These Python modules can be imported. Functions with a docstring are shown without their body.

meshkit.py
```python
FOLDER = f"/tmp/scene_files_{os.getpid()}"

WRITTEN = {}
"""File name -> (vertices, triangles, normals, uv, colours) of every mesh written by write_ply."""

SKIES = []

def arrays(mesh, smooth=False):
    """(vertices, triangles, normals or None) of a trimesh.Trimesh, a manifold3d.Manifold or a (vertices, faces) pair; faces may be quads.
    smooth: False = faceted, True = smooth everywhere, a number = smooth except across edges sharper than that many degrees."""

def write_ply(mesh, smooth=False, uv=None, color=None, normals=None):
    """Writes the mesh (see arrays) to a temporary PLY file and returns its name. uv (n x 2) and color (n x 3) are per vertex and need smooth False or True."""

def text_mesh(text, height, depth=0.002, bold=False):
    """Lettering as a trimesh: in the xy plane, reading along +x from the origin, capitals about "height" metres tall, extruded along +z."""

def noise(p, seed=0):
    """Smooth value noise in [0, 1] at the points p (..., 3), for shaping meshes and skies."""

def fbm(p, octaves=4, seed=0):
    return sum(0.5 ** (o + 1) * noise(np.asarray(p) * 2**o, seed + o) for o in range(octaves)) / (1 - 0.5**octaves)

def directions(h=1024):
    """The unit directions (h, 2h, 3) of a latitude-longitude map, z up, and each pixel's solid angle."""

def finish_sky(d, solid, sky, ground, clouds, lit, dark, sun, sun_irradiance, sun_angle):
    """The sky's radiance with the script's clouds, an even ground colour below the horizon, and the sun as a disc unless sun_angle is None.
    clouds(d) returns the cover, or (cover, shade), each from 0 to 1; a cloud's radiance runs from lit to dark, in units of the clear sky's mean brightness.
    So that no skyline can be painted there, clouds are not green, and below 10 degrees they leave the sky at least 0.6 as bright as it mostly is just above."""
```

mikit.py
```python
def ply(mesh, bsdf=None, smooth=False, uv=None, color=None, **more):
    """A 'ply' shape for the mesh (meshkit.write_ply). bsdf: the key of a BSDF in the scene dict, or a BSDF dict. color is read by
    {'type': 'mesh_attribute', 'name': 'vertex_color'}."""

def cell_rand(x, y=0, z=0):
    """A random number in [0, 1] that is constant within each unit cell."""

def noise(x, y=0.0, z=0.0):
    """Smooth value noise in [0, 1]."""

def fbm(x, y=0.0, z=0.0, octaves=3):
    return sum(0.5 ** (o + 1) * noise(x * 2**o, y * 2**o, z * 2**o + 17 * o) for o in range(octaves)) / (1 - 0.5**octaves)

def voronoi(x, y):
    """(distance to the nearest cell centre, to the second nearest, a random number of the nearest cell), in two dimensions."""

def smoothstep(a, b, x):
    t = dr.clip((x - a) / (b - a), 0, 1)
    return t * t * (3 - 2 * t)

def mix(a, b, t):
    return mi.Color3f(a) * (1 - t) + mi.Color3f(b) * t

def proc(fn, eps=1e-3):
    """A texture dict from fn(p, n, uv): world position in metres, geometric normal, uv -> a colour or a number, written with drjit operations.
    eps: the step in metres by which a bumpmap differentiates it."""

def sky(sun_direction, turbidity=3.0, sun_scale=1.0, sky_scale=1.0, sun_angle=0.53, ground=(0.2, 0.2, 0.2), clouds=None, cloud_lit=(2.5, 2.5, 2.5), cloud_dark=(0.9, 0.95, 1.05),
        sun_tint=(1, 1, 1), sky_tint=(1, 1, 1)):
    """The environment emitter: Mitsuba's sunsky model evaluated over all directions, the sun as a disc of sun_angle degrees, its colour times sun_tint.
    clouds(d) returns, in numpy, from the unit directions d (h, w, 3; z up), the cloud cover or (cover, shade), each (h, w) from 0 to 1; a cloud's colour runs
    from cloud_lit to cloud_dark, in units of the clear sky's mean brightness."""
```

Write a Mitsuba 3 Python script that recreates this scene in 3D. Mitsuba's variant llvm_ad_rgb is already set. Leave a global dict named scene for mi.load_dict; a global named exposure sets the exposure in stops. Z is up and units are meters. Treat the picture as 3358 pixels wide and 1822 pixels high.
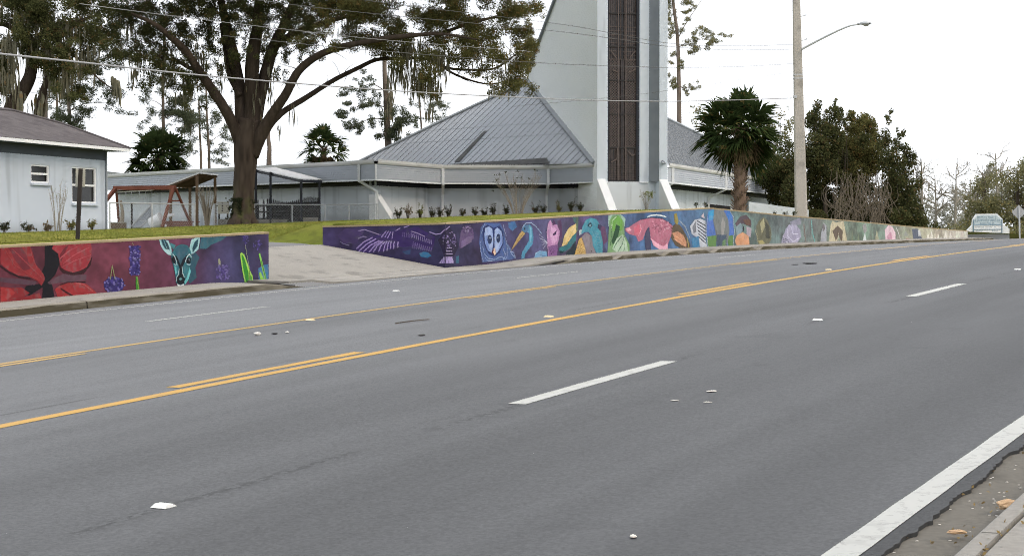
import math, random
import numpy as np, trimesh, drjit as dr, mitsuba as mi, mikit, meshkit
from mikit import noise, fbm, voronoi, cell_rand, smoothstep, mix
from shapely.geometry import Polygon
T = mi.ScalarTransform4f
scene, labels = {'type': 'scene'}, {}

# ---------------------------------------------------------------- camera, sky, exposure
EYE, PITCH, FOCAL = 1.9048, 0.028868, 5500.0 / 3358      # eye height (m), downward tilt (rad), focal length in picture widths
scene['camera'] = {'type': 'perspective', 'fov': math.degrees(2 * math.atan(0.5 / FOCAL)), 'fov_axis': 'x', 'near_clip': 0.2, 'far_clip': 3000.0,
                   'to_world': T().look_at(origin=[0, 0, EYE], target=[0, math.cos(PITCH), EYE - math.sin(PITCH)], up=[0, 0, 1])}


def clouds(d):
    n = meshkit.fbm(d * [3.0, 3.0, 6.0] + [4, 9, 2], 4)
    return np.ones(n.shape), np.clip((n - 0.45) * 1.6, 0, 0.55)


SUN = np.array([0.55, -0.48, 0.62])
scene['daylight'] = mikit.sky(SUN, turbidity=3, sun_scale=0.16, sun_angle=24, clouds=clouds, cloud_lit=(2.45, 2.52, 2.62), cloud_dark=(1.95, 2.03, 2.15))
exposure = 2.72

# ---------------------------------------------------------------- helpers
rng = np.random.default_rng(7)
AZ = 0.490014                                   # the street runs this far to the right of straight ahead
SA, CA = math.sin(AZ), math.cos(AZ)


def st(s, t, z=0.0):
    """Street coordinates (s along the street, t across it, away from the camera) to the world."""
    s, t, z = np.broadcast_arrays(np.asarray(s, float), np.asarray(t, float), np.asarray(z, float))
    return np.stack([s * SA - t * CA, s * CA + t * SA, z], -1)


def to_st(x, y):
    return x * SA + y * CA, -x * CA + y * SA


CP, SP = math.cos(PITCH), math.sin(PITCH)


def at(px, py, Y):
    """The point at distance Y (m, straight ahead) seen at the survey position (px, py) of a 2576 wide picture."""
    u, v = (px - 1288) / 2576 / FOCAL, (py - 698.85) / 2576 / FOCAL
    d = np.array([u, CP - v * SP, -SP - v * CP])
    return d * (Y / d[1]) + np.array([0, 0, EYE])


def on_plane(px, py, P, n):
    """The point of the plane through P with normal n seen at (px, py)."""
    d = at(px, py, 1.0) - [0, 0, EYE]
    return d * (np.dot(np.asarray(P) - [0, 0, EYE], n) / np.dot(d, n)) + [0, 0, EYE]


G0, G1, G3 = 0.0527546, 0.00050544, 1.63668e-6


def road_profile(s):
    s = np.asarray(s, float)
    p = lambda x: G0 * x - G1 * x**2 + G3 * x**3
    e = np.clip(s - 100, 0, None)
    far = np.where(e < 60, -0.0003 * e**2, -1.08 - 0.036 * (e - 60))
    near = np.clip(-30 - s, 0, None)
    return p(np.clip(s, -30, 100)) + far - near * 0.08


def zr(s, t):
    """Height of the carriageway: crown in the middle, tilted towards the far side."""
    tc = 11.863
    return road_profile(s) - 0.015759 * (np.abs(t - tc) - tc) - 0.028778 * np.asarray(t, float)


WS = np.array([-60, -20, 23.3, 27.1, 31.8, 40, 44.1, 49.1, 53, 59.9, 70, 78, 86, 94.5, 102.5, 130])
WZ = np.array([-1.2, 0.3, 1.60, 1.71, 1.85, 2.09, 2.215, 2.385, 2.51, 2.735, 2.49, 2.335, 2.15, 1.97, 1.83, 1.5])


def wall_top(s):
    return np.interp(s, WS, WZ)


def sstep(a, b, x):
    u = np.clip((x - a) / (b - a), 0, 1)
    return u * u * (3 - 2 * u)


def drive_z(s, t):
    return zr(s, 22.2) + 0.02 + 0.03 * (np.minimum(t, 23.4) - 22.2) + 0.15 * np.clip(t - 23.4, 0, 4.5) + 0.03 * np.clip(t - 27.9, 0, None)


def box_dist(s, t, a, b, c, d):
    return np.hypot(np.maximum(np.maximum(a - s, s - b), 0), np.maximum(np.maximum(c - t, t - d), 0))


def lawn_z(x, y):
    s, t = to_st(np.asarray(x, float), np.asarray(y, float))
    base = 1.90 + 0.0345 * np.clip(x, -45, 60) + 0.0080 * np.clip(y, 0, 170) - 0.045 * np.clip(s - 60, 0, 90) * sstep(6, 22, x)
    base = np.clip(base, 0.9, None)
    w = sstep(0, 12, t - 23.5)
    z = (wall_top(s) - 0.05) * (1 - w) + base * w
    dist = np.minimum(box_dist(s, t, 31.9, 39.9, 20, 30.2), box_dist(s, t, 8, 39.9, 27.2, 30.2))
    k = sstep(0.0, 4.2, dist)
    k = np.where((s > 40.05) & (t < 27.45), 1.0, np.where((s < 31.85) & (t < 25.5), 1.0, k))
    return z * k + (drive_z(s, t) - 0.06) * (1 - k)


def lin(c):
    c = np.asarray(c, float) / 255
    return np.where(c < 0.04045, c / 12.92, ((c + 0.055) / 1.055) ** 2.4)


def alb(r, g, b, k=1.0, most=0.85):
    """Base colour of a surface that reads as (r, g, b) when it gets the share k of the light that falls on open ground."""
    return [float(v) for v in np.minimum(lin([r, g, b]) / k, most)]


def free(name):
    if name not in scene and name not in labels:
        return name
    i = 1
    while f'{name}_{i:03d}' in scene or f'{name}_{i:03d}' in labels:
        i += 1
    return f'{name}_{i:03d}'


def thing(name, label, category, group=None):
    """A key for a thing whose parts are entries of their own."""
    k = free(name)
    labels[k] = {'label': label, 'category': category}
    if group:
        labels[k]['group'] = group
    return k


def put(name, mesh, mat, smooth=False, parent=None, label=None, category=None, group=None, kind=None, uv=None):
    k = free(f'{parent}__{name}' if parent else name)
    if isinstance(mesh, list):
        mesh = join(mesh)
    scene[k] = mikit.ply(mesh, mat, smooth=smooth, uv=uv)
    e = {a: b for a, b in (('label', label), ('category', category), ('group', group), ('kind', kind)) if b}
    if e:
        labels[k] = e
    return k


def join(ms):
    v, f, n = [], [], 0
    for m in ms:
        v.append(np.asarray(m.vertices))
        f.append(np.asarray(m.faces) + n)
        n += len(m.vertices)
    return trimesh.Trimesh(np.vstack(v), np.vstack(f), process=False)


def mesh(v, f):
    f = np.asarray(f, int)
    if f.shape[1] == 4:
        f = np.vstack([f[:, [0, 1, 2]], f[:, [0, 2, 3]]])
    return trimesh.Trimesh(np.asarray(v, float), f, process=False)


def unit(v):
    v = np.asarray(v, float)
    return v / np.linalg.norm(v)


def grid(P, flip=False):
    """A sheet from an (a, b, 3) array of points."""
    a, b = P.shape[:2]
    i, j = np.meshgrid(np.arange(a - 1), np.arange(b - 1), indexing='ij')
    q = np.stack([i * b + j, (i + 1) * b + j, (i + 1) * b + j + 1, i * b + j + 1], -1).reshape(-1, 4)
    return mesh(P.reshape(-1, 3), q[:, ::-1] if flip else q)


def prism(pts, O, u, v, n, depth):
    """The outline pts (in the axes u, v from O) as a solid that reaches depth along n."""
    m = trimesh.creation.extrude_polygon(Polygon(pts), depth, engine='earcut')
    u, v, n = unit(u), unit(v), unit(n)
    M = np.eye(4)
    M[:3, 0], M[:3, 1], M[:3, 2], M[:3, 3] = u, v, n, O
    w = np.asarray(m.vertices) @ M[:3, :3].T + np.asarray(O)
    f = np.asarray(m.faces)
    if np.dot(np.cross(u, v), n) < 0:
        f = f[:, ::-1]
    return trimesh.Trimesh(w, f, process=False)


def slab(corners, depth):
    """A plate over four or more coplanar corners, thickened by depth against its normal."""
    c = np.asarray(corners, float)
    n = unit(np.cross(c[1] - c[0], c[2] - c[0]))
    k = len(c)
    v = np.vstack([c, c - n * depth])
    f = [[0, i, i + 1] for i in range(1, k - 1)] + [[k, k + i + 1, k + i] for i in range(1, k - 1)]
    for i in range(k):
        j = (i + 1) % k
        f += [[i, k + i, k + j], [i, k + j, j]]
    return mesh(v, f)


def bar(a, b, w, h=None, up=(0, 0, 1)):
    """A square-cut bar from a to b, w wide and h high."""
    a, b = np.asarray(a, float), np.asarray(b, float)
    h = h or w
    d = unit(b - a)
    up = np.asarray(up, float) if abs(np.dot(d, up)) < 0.97 else np.array([0, 1.0, 0])
    x = unit(np.cross(d, up)) * w / 2
    y = unit(np.cross(x, d)) * h / 2
    v = [p + i * x + j * y for p in (a, b) for i, j in ((-1, -1), (1, -1), (1, 1), (-1, 1))]
    return mesh(v, [[3, 2, 1, 0], [4, 5, 6, 7], [0, 1, 5, 4], [1, 2, 6, 5], [2, 3, 7, 6], [3, 0, 4, 7]])


def block(c, sx, sy, sz, rz=0.0):
    """A box on its base centre c."""
    m = trimesh.creation.box([sx, sy, sz])
    m.apply_translation([0, 0, sz / 2])
    m.apply_transform(trimesh.transformations.rotation_matrix(rz, [0, 0, 1]))
    m.apply_translation(c)
    return m


def spline(pts, k=6):
    p = np.asarray(pts, float)
    if len(p) < 3:
        return p
    q = np.vstack([2 * p[0] - p[1], p, 2 * p[-1] - p[-2]])
    out = []
    for i in range(1, len(q) - 2):
        for u in np.arange(k) / k:
            a, b, c, d = q[i - 1:i + 3]
            out.append(0.5 * (2 * b + (c - a) * u + (2 * a - 5 * b + 4 * c - d) * u * u + (3 * b - a - 3 * c + d) * u**3))
    return np.vstack([out, p[-1:]])


def tube(pts, rad, sides=8, rough=0.0, k=6, seed=0):
    """A tapered limb along a smooth path."""
    pts = np.asarray(pts, float)
    rad = np.broadcast_to(np.asarray(rad, float), (len(pts),))
    p = spline(pts, k)
    r = np.interp(np.linspace(0, 1, len(p)), np.linspace(0, 1, len(pts)), rad)
    t = np.gradient(p, axis=0)
    t /= np.linalg.norm(t, axis=1, keepdims=True) + 1e-12
    ref = np.array([0.3, 0.9, 0.1]) if abs(t[0][1]) < 0.9 else np.array([1.0, 0, 0])
    x = []
    for ti in t:
        ref = unit(ref - np.dot(ref, ti) * ti)
        x.append(ref)
    x = np.array(x)
    y = np.cross(t, x)
    a = np.arange(sides) * 2 * np.pi / sides
    ring = np.cos(a)[None, :, None] * x[:, None] + np.sin(a)[None, :, None] * y[:, None]
    v = p[:, None] + ring * r[:, None, None]
    if rough:
        v = p[:, None] + ring * (r[:, None] * (1 + rough * (meshkit.fbm(v * [5, 5, 1.2] + seed, 3) - 0.5) * 2))[..., None]
    n = len(p)
    i, j = np.meshgrid(np.arange(n - 1), np.arange(sides), indexing='ij')
    q = np.stack([i * sides + j, i * sides + (j + 1) % sides, (i + 1) * sides + (j + 1) % sides, (i + 1) * sides + j], -1).reshape(-1, 4)
    f = np.vstack([q[:, [0, 1, 2]], q[:, [0, 2, 3]]])
    m = len(v.reshape(-1, 3))
    caps = [[m, (j + 1) % sides, j] for j in range(sides)] + [[m + 1, (n - 1) * sides + j, (n - 1) * sides + (j + 1) % sides] for j in range(sides)]
    return trimesh.Trimesh(np.vstack([v.reshape(-1, 3), p[:1], p[-1:]]), np.vstack([f, caps]), process=False)


def leaves(P, size, rg, slim=0.5, droop=0.0):
    """A rhombic leaf at each point of P, turned at random."""
    n = len(P)
    a = rg.normal(size=(n, 3))
    a[:, 2] -= droop
    a /= np.linalg.norm(a, axis=1, keepdims=True)
    b = np.cross(a, rg.normal(size=(n, 3)))
    b /= np.linalg.norm(b, axis=1, keepdims=True) + 1e-9
    L = size * rg.uniform(0.6, 1.3, (n, 1))
    v = np.stack([P - a * L / 2, P + b * L * slim / 2, P + a * L / 2, P - b * L * slim / 2], 1).reshape(-1, 3)
    i = np.arange(n)[:, None] * 4
    return trimesh.Trimesh(v, np.vstack([i + [0, 1, 2], i + [0, 2, 3]]), process=False)


def cloud(cl, per, rg, gap=0.5, scale=1.1, seed=0):
    """Points through a list of ellipsoid clumps (centre, radii), thinned by noise so that gaps show through."""
    out = []
    for c, r in cl:
        r = np.asarray(r, float)
        n = int(per * r[0] * r[1] * r[2] * 4.2) + 4
        q = rg.normal(size=(n, 3))
        q /= np.linalg.norm(q, axis=1, keepdims=True)
        q *= rg.uniform(0, 1, (n, 1)) ** 0.42
        edge = np.linalg.norm(q, axis=1)
        p = np.asarray(c) + q * r
        keep = meshkit.fbm(p * scale + seed, 3) > gap * (0.55 + 0.6 * edge)
        out.append(p[keep])
    return np.vstack(out)


def strands(P, length, rg, width=0.05):
    """Hanging ribbons of moss from the points P."""
    n = len(P)
    L = length * rg.uniform(0.35, 1.25, n)
    a = rg.uniform(0, np.pi, n)
    side = np.stack([np.cos(a), np.sin(a), 0 * a], -1)
    w = width * rg.uniform(0.5, 1.4, n)
    sway = rg.normal(0, 0.04, (n, 3)) * L[:, None]
    sway[:, 2] = 0
    rows = []
    for u, ww in ((0, 0.6), (0.35, 1.0), (0.7, 0.7), (1.0, 0.08)):
        c = P + sway * u + rg.normal(0, 0.015, (n, 3))
        c[:, 2] = P[:, 2] - L * u
        rows += [c - side * (w * ww)[:, None], c + side * (w * ww)[:, None]]
    v = np.stack(rows, 1).reshape(-1, 3)
    i = np.arange(n)[:, None] * 8
    f = [i + q for k in (0, 2, 4) for q in ([k, k + 1, k + 3], [k, k + 3, k + 2])]
    return trimesh.Trimesh(v, np.vstack(f), process=False)
# ---------------------------------------------------------------- materials
def S_(p):
    return p.x * SA + p.y * CA


def T_(p):
    return p.y * SA - p.x * CA


def mat(key, color, rough=0.8, spec=0.4, bump=None, bscale=1.0, eps=1e-3, metallic=0.0, **more):
    c = mikit.proc(color) if callable(color) else {'type': 'rgb', 'value': [float(v) for v in color]}
    r = mikit.proc(rough) if callable(rough) else float(rough)
    b = {'type': 'principled', 'base_color': c, 'roughness': r, 'specular': float(spec), 'metallic': float(metallic), **more}
    if bump:
        b = {'type': 'bumpmap', 'arbitrary': mikit.proc(bump, eps), 'scale': float(bscale), 'bsdf': b}
    scene[key] = {'type': 'twosided', 'bsdf': b}
    return key


def vary(a, b, f=1.0, fz=None):
    fz = f if fz is None else fz
    a, b = [float(x) for x in a], [float(x) for x in b]
    return lambda p, n, uv: mix(a, b, fbm(p.x * f, p.y * f, p.z * fz))


def asphalt(p, n, uv):
    s, t = S_(p), T_(p)
    lane = dr.abs(dr.abs(t - 11.86) - 5.5)
    speck = noise(p.x * 55, p.y * 55) * 0.6 + noise(p.x * 140, p.y * 140) * 0.4
    blot = fbm(s * 0.25, t * 0.9)
    streak = fbm(s * 0.12, t * 3.5)
    v = 0.094 + 0.052 * (speck - 0.5) + 0.030 * (blot - 0.5) + 0.026 * (streak - 0.5)
    v = v * (1 - 0.34 * smoothstep(11.0, 3.0, t)) * (1 - 0.50 * smoothstep(2.34, 2.27, t))  # near lanes darkened to imitate view-dependent sheen, plus a dark edge strip
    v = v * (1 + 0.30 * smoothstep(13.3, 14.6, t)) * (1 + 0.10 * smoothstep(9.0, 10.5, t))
    track = dr.exp(-dr.square((t - 7.7) / 0.45)) * 0.17 + dr.exp(-dr.square((t - 5.3) / 0.45)) * 0.10 + dr.exp(-dr.square((t - 3.2) / 0.42)) * 0.17 + dr.exp(-dr.square((t - 13.2) / 0.3)) * 0.10
    v = v * (1 - track * (0.6 + 0.8 * blot))
    # construction joints: along the lane dashes and beside the near yellow line
    j1 = dr.exp(-dr.square((t - 6.36 - 0.05 * (noise(s * 1.3) - 0.5)) / 0.060)) * smoothstep(0.30, 0.62, noise(s * 26, t * 40)) * smoothstep(0.2, 0.5, noise(s * 1.1)) * 0.42
    j2 = dr.exp(-dr.square((t - 10.33 - 0.03 * (noise(s * 2.1) - 0.5)) / 0.022)) * smoothstep(0.3, 0.6, noise(s * 1.2)) * 0.55
    j3 = dr.exp(-dr.square((t - 17.2) / 0.03)) * smoothstep(0.4, 0.6, noise(s * 0.9 + 5)) * 0.3
    stain = smoothstep(0.72, 0.86, fbm(p.x * 1.7 + 9, p.y * 1.7)) * 0.10
    v = v * (1 - j1) * (1 - j2) * (1 - j3) * (1 - stain)
    return mi.Color3f(v * 0.960, v * 0.992, v * 1.060)


mat('m_asphalt', asphalt, rough=0.62, spec=0.35, bump=lambda p, n, uv: 0.0035 * noise(p.x * 60, p.y * 60) + 0.002 * noise(p.x * 150, p.y * 150), eps=3e-3)


def paint_white(p, n, uv):
    w = fbm(p.x * 9, p.y * 9)
    c = smoothstep(0.60, 0.75, fbm(p.x * 24, p.y * 24)) * 0.35 + smoothstep(0.62, 0.8, w) * 0.25
    return mix([0.365, 0.37, 0.355], [0.19, 0.19, 0.185], c)


def paint_yellow(p, n, uv):
    s, t = S_(p), T_(p)
    c = smoothstep(0.50, 0.80, fbm(s * 3, t * 30)) * 0.40
    far = smoothstep(12.5, 13.2, t) * 0.30
    return mix(mix([0.40, 0.235, 0.050], [0.36, 0.28, 0.15], far), [0.19, 0.15, 0.09], c)


mat('m_white_line', paint_white, rough=0.6)
mat('m_yellow_line', paint_yellow, rough=0.6)


def concrete(base, dark):
    def f(p, n, uv):
        a = fbm(p.x * 0.7, p.y * 0.7, p.z * 0.7)
        b = noise(p.x * 40, p.y * 40, p.z * 40)
        st_ = smoothstep(0.55, 0.8, fbm(p.x * 2.5 + 3, p.y * 2.5, p.z * 2.5))
        return mix(mix(base, dark, a * 0.7), [v * 0.55 for v in dark], st_ * 0.5) * (0.88 + 0.24 * b)
    return f


mat('m_concrete', concrete([0.232, 0.222, 0.206], [0.170, 0.161, 0.148]), rough=0.9, spec=0.2, bump=lambda p, n, uv: 0.002 * noise(p.x * 60, p.y * 60, p.z * 60), eps=3e-3)
mat('m_gutter', concrete([0.128, 0.120, 0.106], [0.085, 0.079, 0.069]), rough=0.9, spec=0.2, bump=lambda p, n, uv: 0.003 * noise(p.x * 70, p.y * 70), eps=3e-3)


def kerb_face(p, n, uv):
    s = S_(p)
    a = fbm(s * 1.6, p.z * 8)
    clean = smoothstep(0.55, 0.9, n.z)
    dirt = mix([0.065, 0.057, 0.038], [0.15, 0.138, 0.11], smoothstep(0.4, 0.75, a))
    return mix(dirt, mix([0.25, 0.23, 0.20], [0.135, 0.123, 0.097], fbm(p.x * 3, p.y * 3)), clean)


mat('m_kerb', kerb_face, rough=0.95, spec=0.2)
mat('m_drive', vary([0.10, 0.10, 0.105], [0.145, 0.145, 0.145], 1.5), rough=0.9)


def lawn_col(p, n, uv):
    a = fbm(p.x * 0.35, p.y * 0.35)
    b = fbm(p.x * 5, p.y * 2.2)
    c = mix([0.095, 0.110, 0.018], [0.140, 0.134, 0.030], smoothstep(0.3, 0.75, a))
    return mix(c, [0.058, 0.066, 0.014], smoothstep(0.35, 0.75, b) * 0.6)


mat('m_lawn', lawn_col, rough=1.0, spec=0.1)
mat('m_grass', lambda p, n, uv: mix([0.125, 0.150, 0.024], [0.20, 0.19, 0.045], smoothstep(0.3, 0.75, fbm(p.x * 1.1, p.y * 1.1) * 0.6 + 0.4 * cell_rand(p.x * 9, p.y * 9))), rough=0.9, spec=0.15)
mat('m_soil', vary([0.10, 0.07, 0.045], [0.19, 0.13, 0.08], 3.0), rough=1.0, spec=0.1)


def bark(a, b, moss=None, mz=0.0):
    def f(p, n, uv):
        g = fbm(p.x * 7, p.y * 7, p.z * 1.1)
        c = mix(a, b, g)
        if moss is not None:
            c = mix(c, moss, smoothstep(0.45, 0.7, fbm(p.x * 2.2, p.y * 2.2, p.z * 0.9)) * smoothstep(mz + 1.6, mz, p.z))
        return c
    return f


mat('m_oak_bark', bark([0.026, 0.019, 0.015], [0.098, 0.074, 0.058], [0.070, 0.074, 0.028], 3.0), rough=0.95, spec=0.15, bump=lambda p, n, uv: 0.05 * fbm(p.x * 9, p.y * 9, p.z * 1.6), eps=6e-3)
mat('m_seam_grey', [0.13, 0.14, 0.15], rough=0.6)
mat('m_vine', bark([0.11, 0.092, 0.074], [0.22, 0.185, 0.15]), rough=0.95, spec=0.15)
mat('m_oak_limb', bark([0.035, 0.028, 0.022], [0.11, 0.09, 0.072]), rough=0.95, spec=0.15)
mat('m_pine_bark', bark([0.14, 0.11, 0.09], [0.27, 0.225, 0.19]), rough=0.95, spec=0.15)
mat('m_bare', bark([0.19, 0.16, 0.125], [0.36, 0.31, 0.25]), rough=0.95, spec=0.15)
mat('m_palm_boot', bark([0.085, 0.055, 0.042], [0.26, 0.19, 0.145]), rough=0.95, spec=0.15)
mat('m_grey_twig', bark([0.20, 0.185, 0.16], [0.32, 0.295, 0.26]), rough=0.95, spec=0.15)


def leaf_mat(key, a, b, dry=None, share=0.0, f=0.9):
    def col(p, n, uv):
        g = fbm(p.x * f, p.y * f, p.z * f)
        r = cell_rand(p.x * 6.1, p.y * 6.1, p.z * 6.1)
        c = mix(a, b, dr.clip(g * 0.75 + r * 0.35 - 0.05, 0, 1))
        if dry is not None:
            c = mix(c, dry, smoothstep(1 - share, 1.02 - share, cell_rand(p.x * 5.3 + 3, p.y * 5.3, p.z * 5.3)))
        return c
    scene[key] = {'type': 'principledthin', 'base_color': mikit.proc(col), 'roughness': 0.65, 'diff_trans': 0.55, 'spec_trans': 0.0, 'eta': 1.25}
    return key


leaf_mat('m_oak_leaf', [0.070, 0.072, 0.024], [0.205, 0.195, 0.080], [0.24, 0.155, 0.06], 0.10)
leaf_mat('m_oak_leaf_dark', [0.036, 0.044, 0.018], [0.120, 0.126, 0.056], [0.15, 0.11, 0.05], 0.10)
leaf_mat('m_pine_leaf', [0.055, 0.070, 0.042], [0.145, 0.165, 0.10])
leaf_mat('m_palm_leaf', [0.016, 0.032, 0.012], [0.070, 0.098, 0.034], [0.16, 0.13, 0.05], 0.06, 1.6)
leaf_mat('m_palm_dead', [0.10, 0.075, 0.045], [0.20, 0.155, 0.09])
leaf_mat('m_bush_leaf', [0.018, 0.024, 0.014], [0.060, 0.068, 0.036], [0.11, 0.075, 0.04], 0.08, 2.0)
leaf_mat('m_bright_leaf', [0.09, 0.115, 0.025], [0.20, 0.215, 0.065], [0.25, 0.19, 0.07], 0.10)
leaf_mat('m_far_leaf', [0.12, 0.122, 0.058], [0.25, 0.245, 0.135], [0.30, 0.24, 0.10], 0.12)  # far foliage, lightened in the colour to imitate glare
leaf_mat('m_far_grey', [0.24, 0.24, 0.20], [0.38, 0.375, 0.32])  # washed-out grey: distance haze put into the leaf colour
leaf_mat('m_moss', [0.15, 0.142, 0.10], [0.28, 0.265, 0.20], [0.25, 0.18, 0.10], 0.06)

mat('m_siding', vary(alb(146, 152, 161, 0.80), alb(154, 159, 167, 0.80), 0.8), rough=0.6)
mat('m_trim', vary(alb(222, 225, 228, 0.95), alb(205, 208, 212, 0.95), 2.0), rough=0.5)
mat('m_gutter_metal', vary(alb(196, 198, 200, 0.9), alb(172, 172, 170, 0.9), 1.2), rough=0.45)


def stucco(a, b, z0):
    def f(p, n, uv):
        g = fbm(p.x * 0.9, p.y * 0.9, p.z * 0.5)
        streak = smoothstep(0.55, 0.8, fbm(p.x * 2.4, p.y * 2.4, p.z * 0.25)) * 0.22
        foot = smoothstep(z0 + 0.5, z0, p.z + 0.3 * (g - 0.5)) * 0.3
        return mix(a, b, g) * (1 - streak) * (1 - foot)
    return f


mat('m_church_wall', stucco(alb(150, 156, 162, 0.58), alb(163, 168, 173, 0.58), 2.5), rough=0.9, spec=0.2)
mat('m_fin', vary(alb(214, 216, 218, 0.9), alb(200, 203, 206, 0.9), 1.0), rough=0.85, spec=0.2)
# side wall of the tower: painted brick, too fine at this distance to pick the bricks apart
TU = np.array([0.225, 0.974])


def brick_h(p, n, uv):
    run = (p.x * 0.225 - p.y * 0.974) / 0.21
    row = p.z / 0.0765
    sh = 0.5 * (dr.floor(row) - 2 * dr.floor(row / 2))
    fx, fz = run + sh - dr.floor(run + sh), row - dr.floor(row)
    e = smoothstep(0.0, 0.12, fz) * smoothstep(1.0, 0.88, fz) * smoothstep(0.0, 0.05, fx) * smoothstep(1.0, 0.95, fx)
    return 0.010 * e + 0.006 * cell_rand(dr.floor(run + sh), dr.floor(row))


def brick_c(p, n, uv):
    run = (p.x * 0.225 - p.y * 0.974) / 0.21
    row = p.z / 0.0765
    sh = 0.5 * (dr.floor(row) - 2 * dr.floor(row / 2))
    fz = row - dr.floor(row)
    joint = 1 - smoothstep(0.0, 0.12, fz) * smoothstep(1.0, 0.86, fz)
    r = cell_rand(dr.floor(run + sh), dr.floor(row))
    g = fbm(p.x * 0.5, p.y * 0.5, p.z * 0.35)
    return mix(alb(214, 219, 226, 0.82), alb(206, 212, 219, 0.82), g * 0.7 + r * 0.3) * (1 - 0.16 * joint)


mat('m_brick', brick_c, rough=0.8, spec=0.25, bump=brick_h, eps=4e-3)
mat('m_tower_face', stucco(alb(176, 185, 195, 0.82), alb(184, 192, 202, 0.82), 2.5), rough=0.85, spec=0.2)


def metal_roof(a, b):
    def f(p, n, uv):
        g = fbm(p.x * 0.45, p.y * 0.45, p.z * 0.45)
        h = fbm(p.x * 3.1, p.y * 3.1, p.z * 1.2)
        low = smoothstep(6.9, 5.9, p.z + 1.2 * (h - 0.5)) * smoothstep(0.45, 0.7, h) * 0.45
        return mix(a, b, g) * (1 - 0.10 * h) * (1 - low)
    return f


mat('m_roof', metal_roof(alb(152, 158, 166, 1.1), alb(168, 173, 181, 1.1)), rough=0.5, spec=0.4)
mat('m_seam', [0.030, 0.034, 0.042], rough=0.5)
mat('m_roof_edge', vary(alb(140, 146, 152), alb(120, 126, 130), 2.0), rough=0.6)
mat('m_tar', vary([0.045, 0.048, 0.05], [0.12, 0.12, 0.12], 2.5), rough=0.9)
mat('m_stain_glass', lambda p, n, uv: mix([0.016, 0.012, 0.013], [0.040, 0.030, 0.029], smoothstep(0.35, 0.7, noise(p.x * 9, p.y * 9, p.z * 5)) ), rough=0.25, spec=0.5)
mat('m_lead', vary([0.095, 0.072, 0.068], [0.15, 0.118, 0.108], 4.0), rough=0.6)
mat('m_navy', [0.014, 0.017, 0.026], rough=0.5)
mat('m_dark', vary([0.012, 0.012, 0.014], [0.030, 0.028, 0.028], 3.0), rough=0.7)
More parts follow.
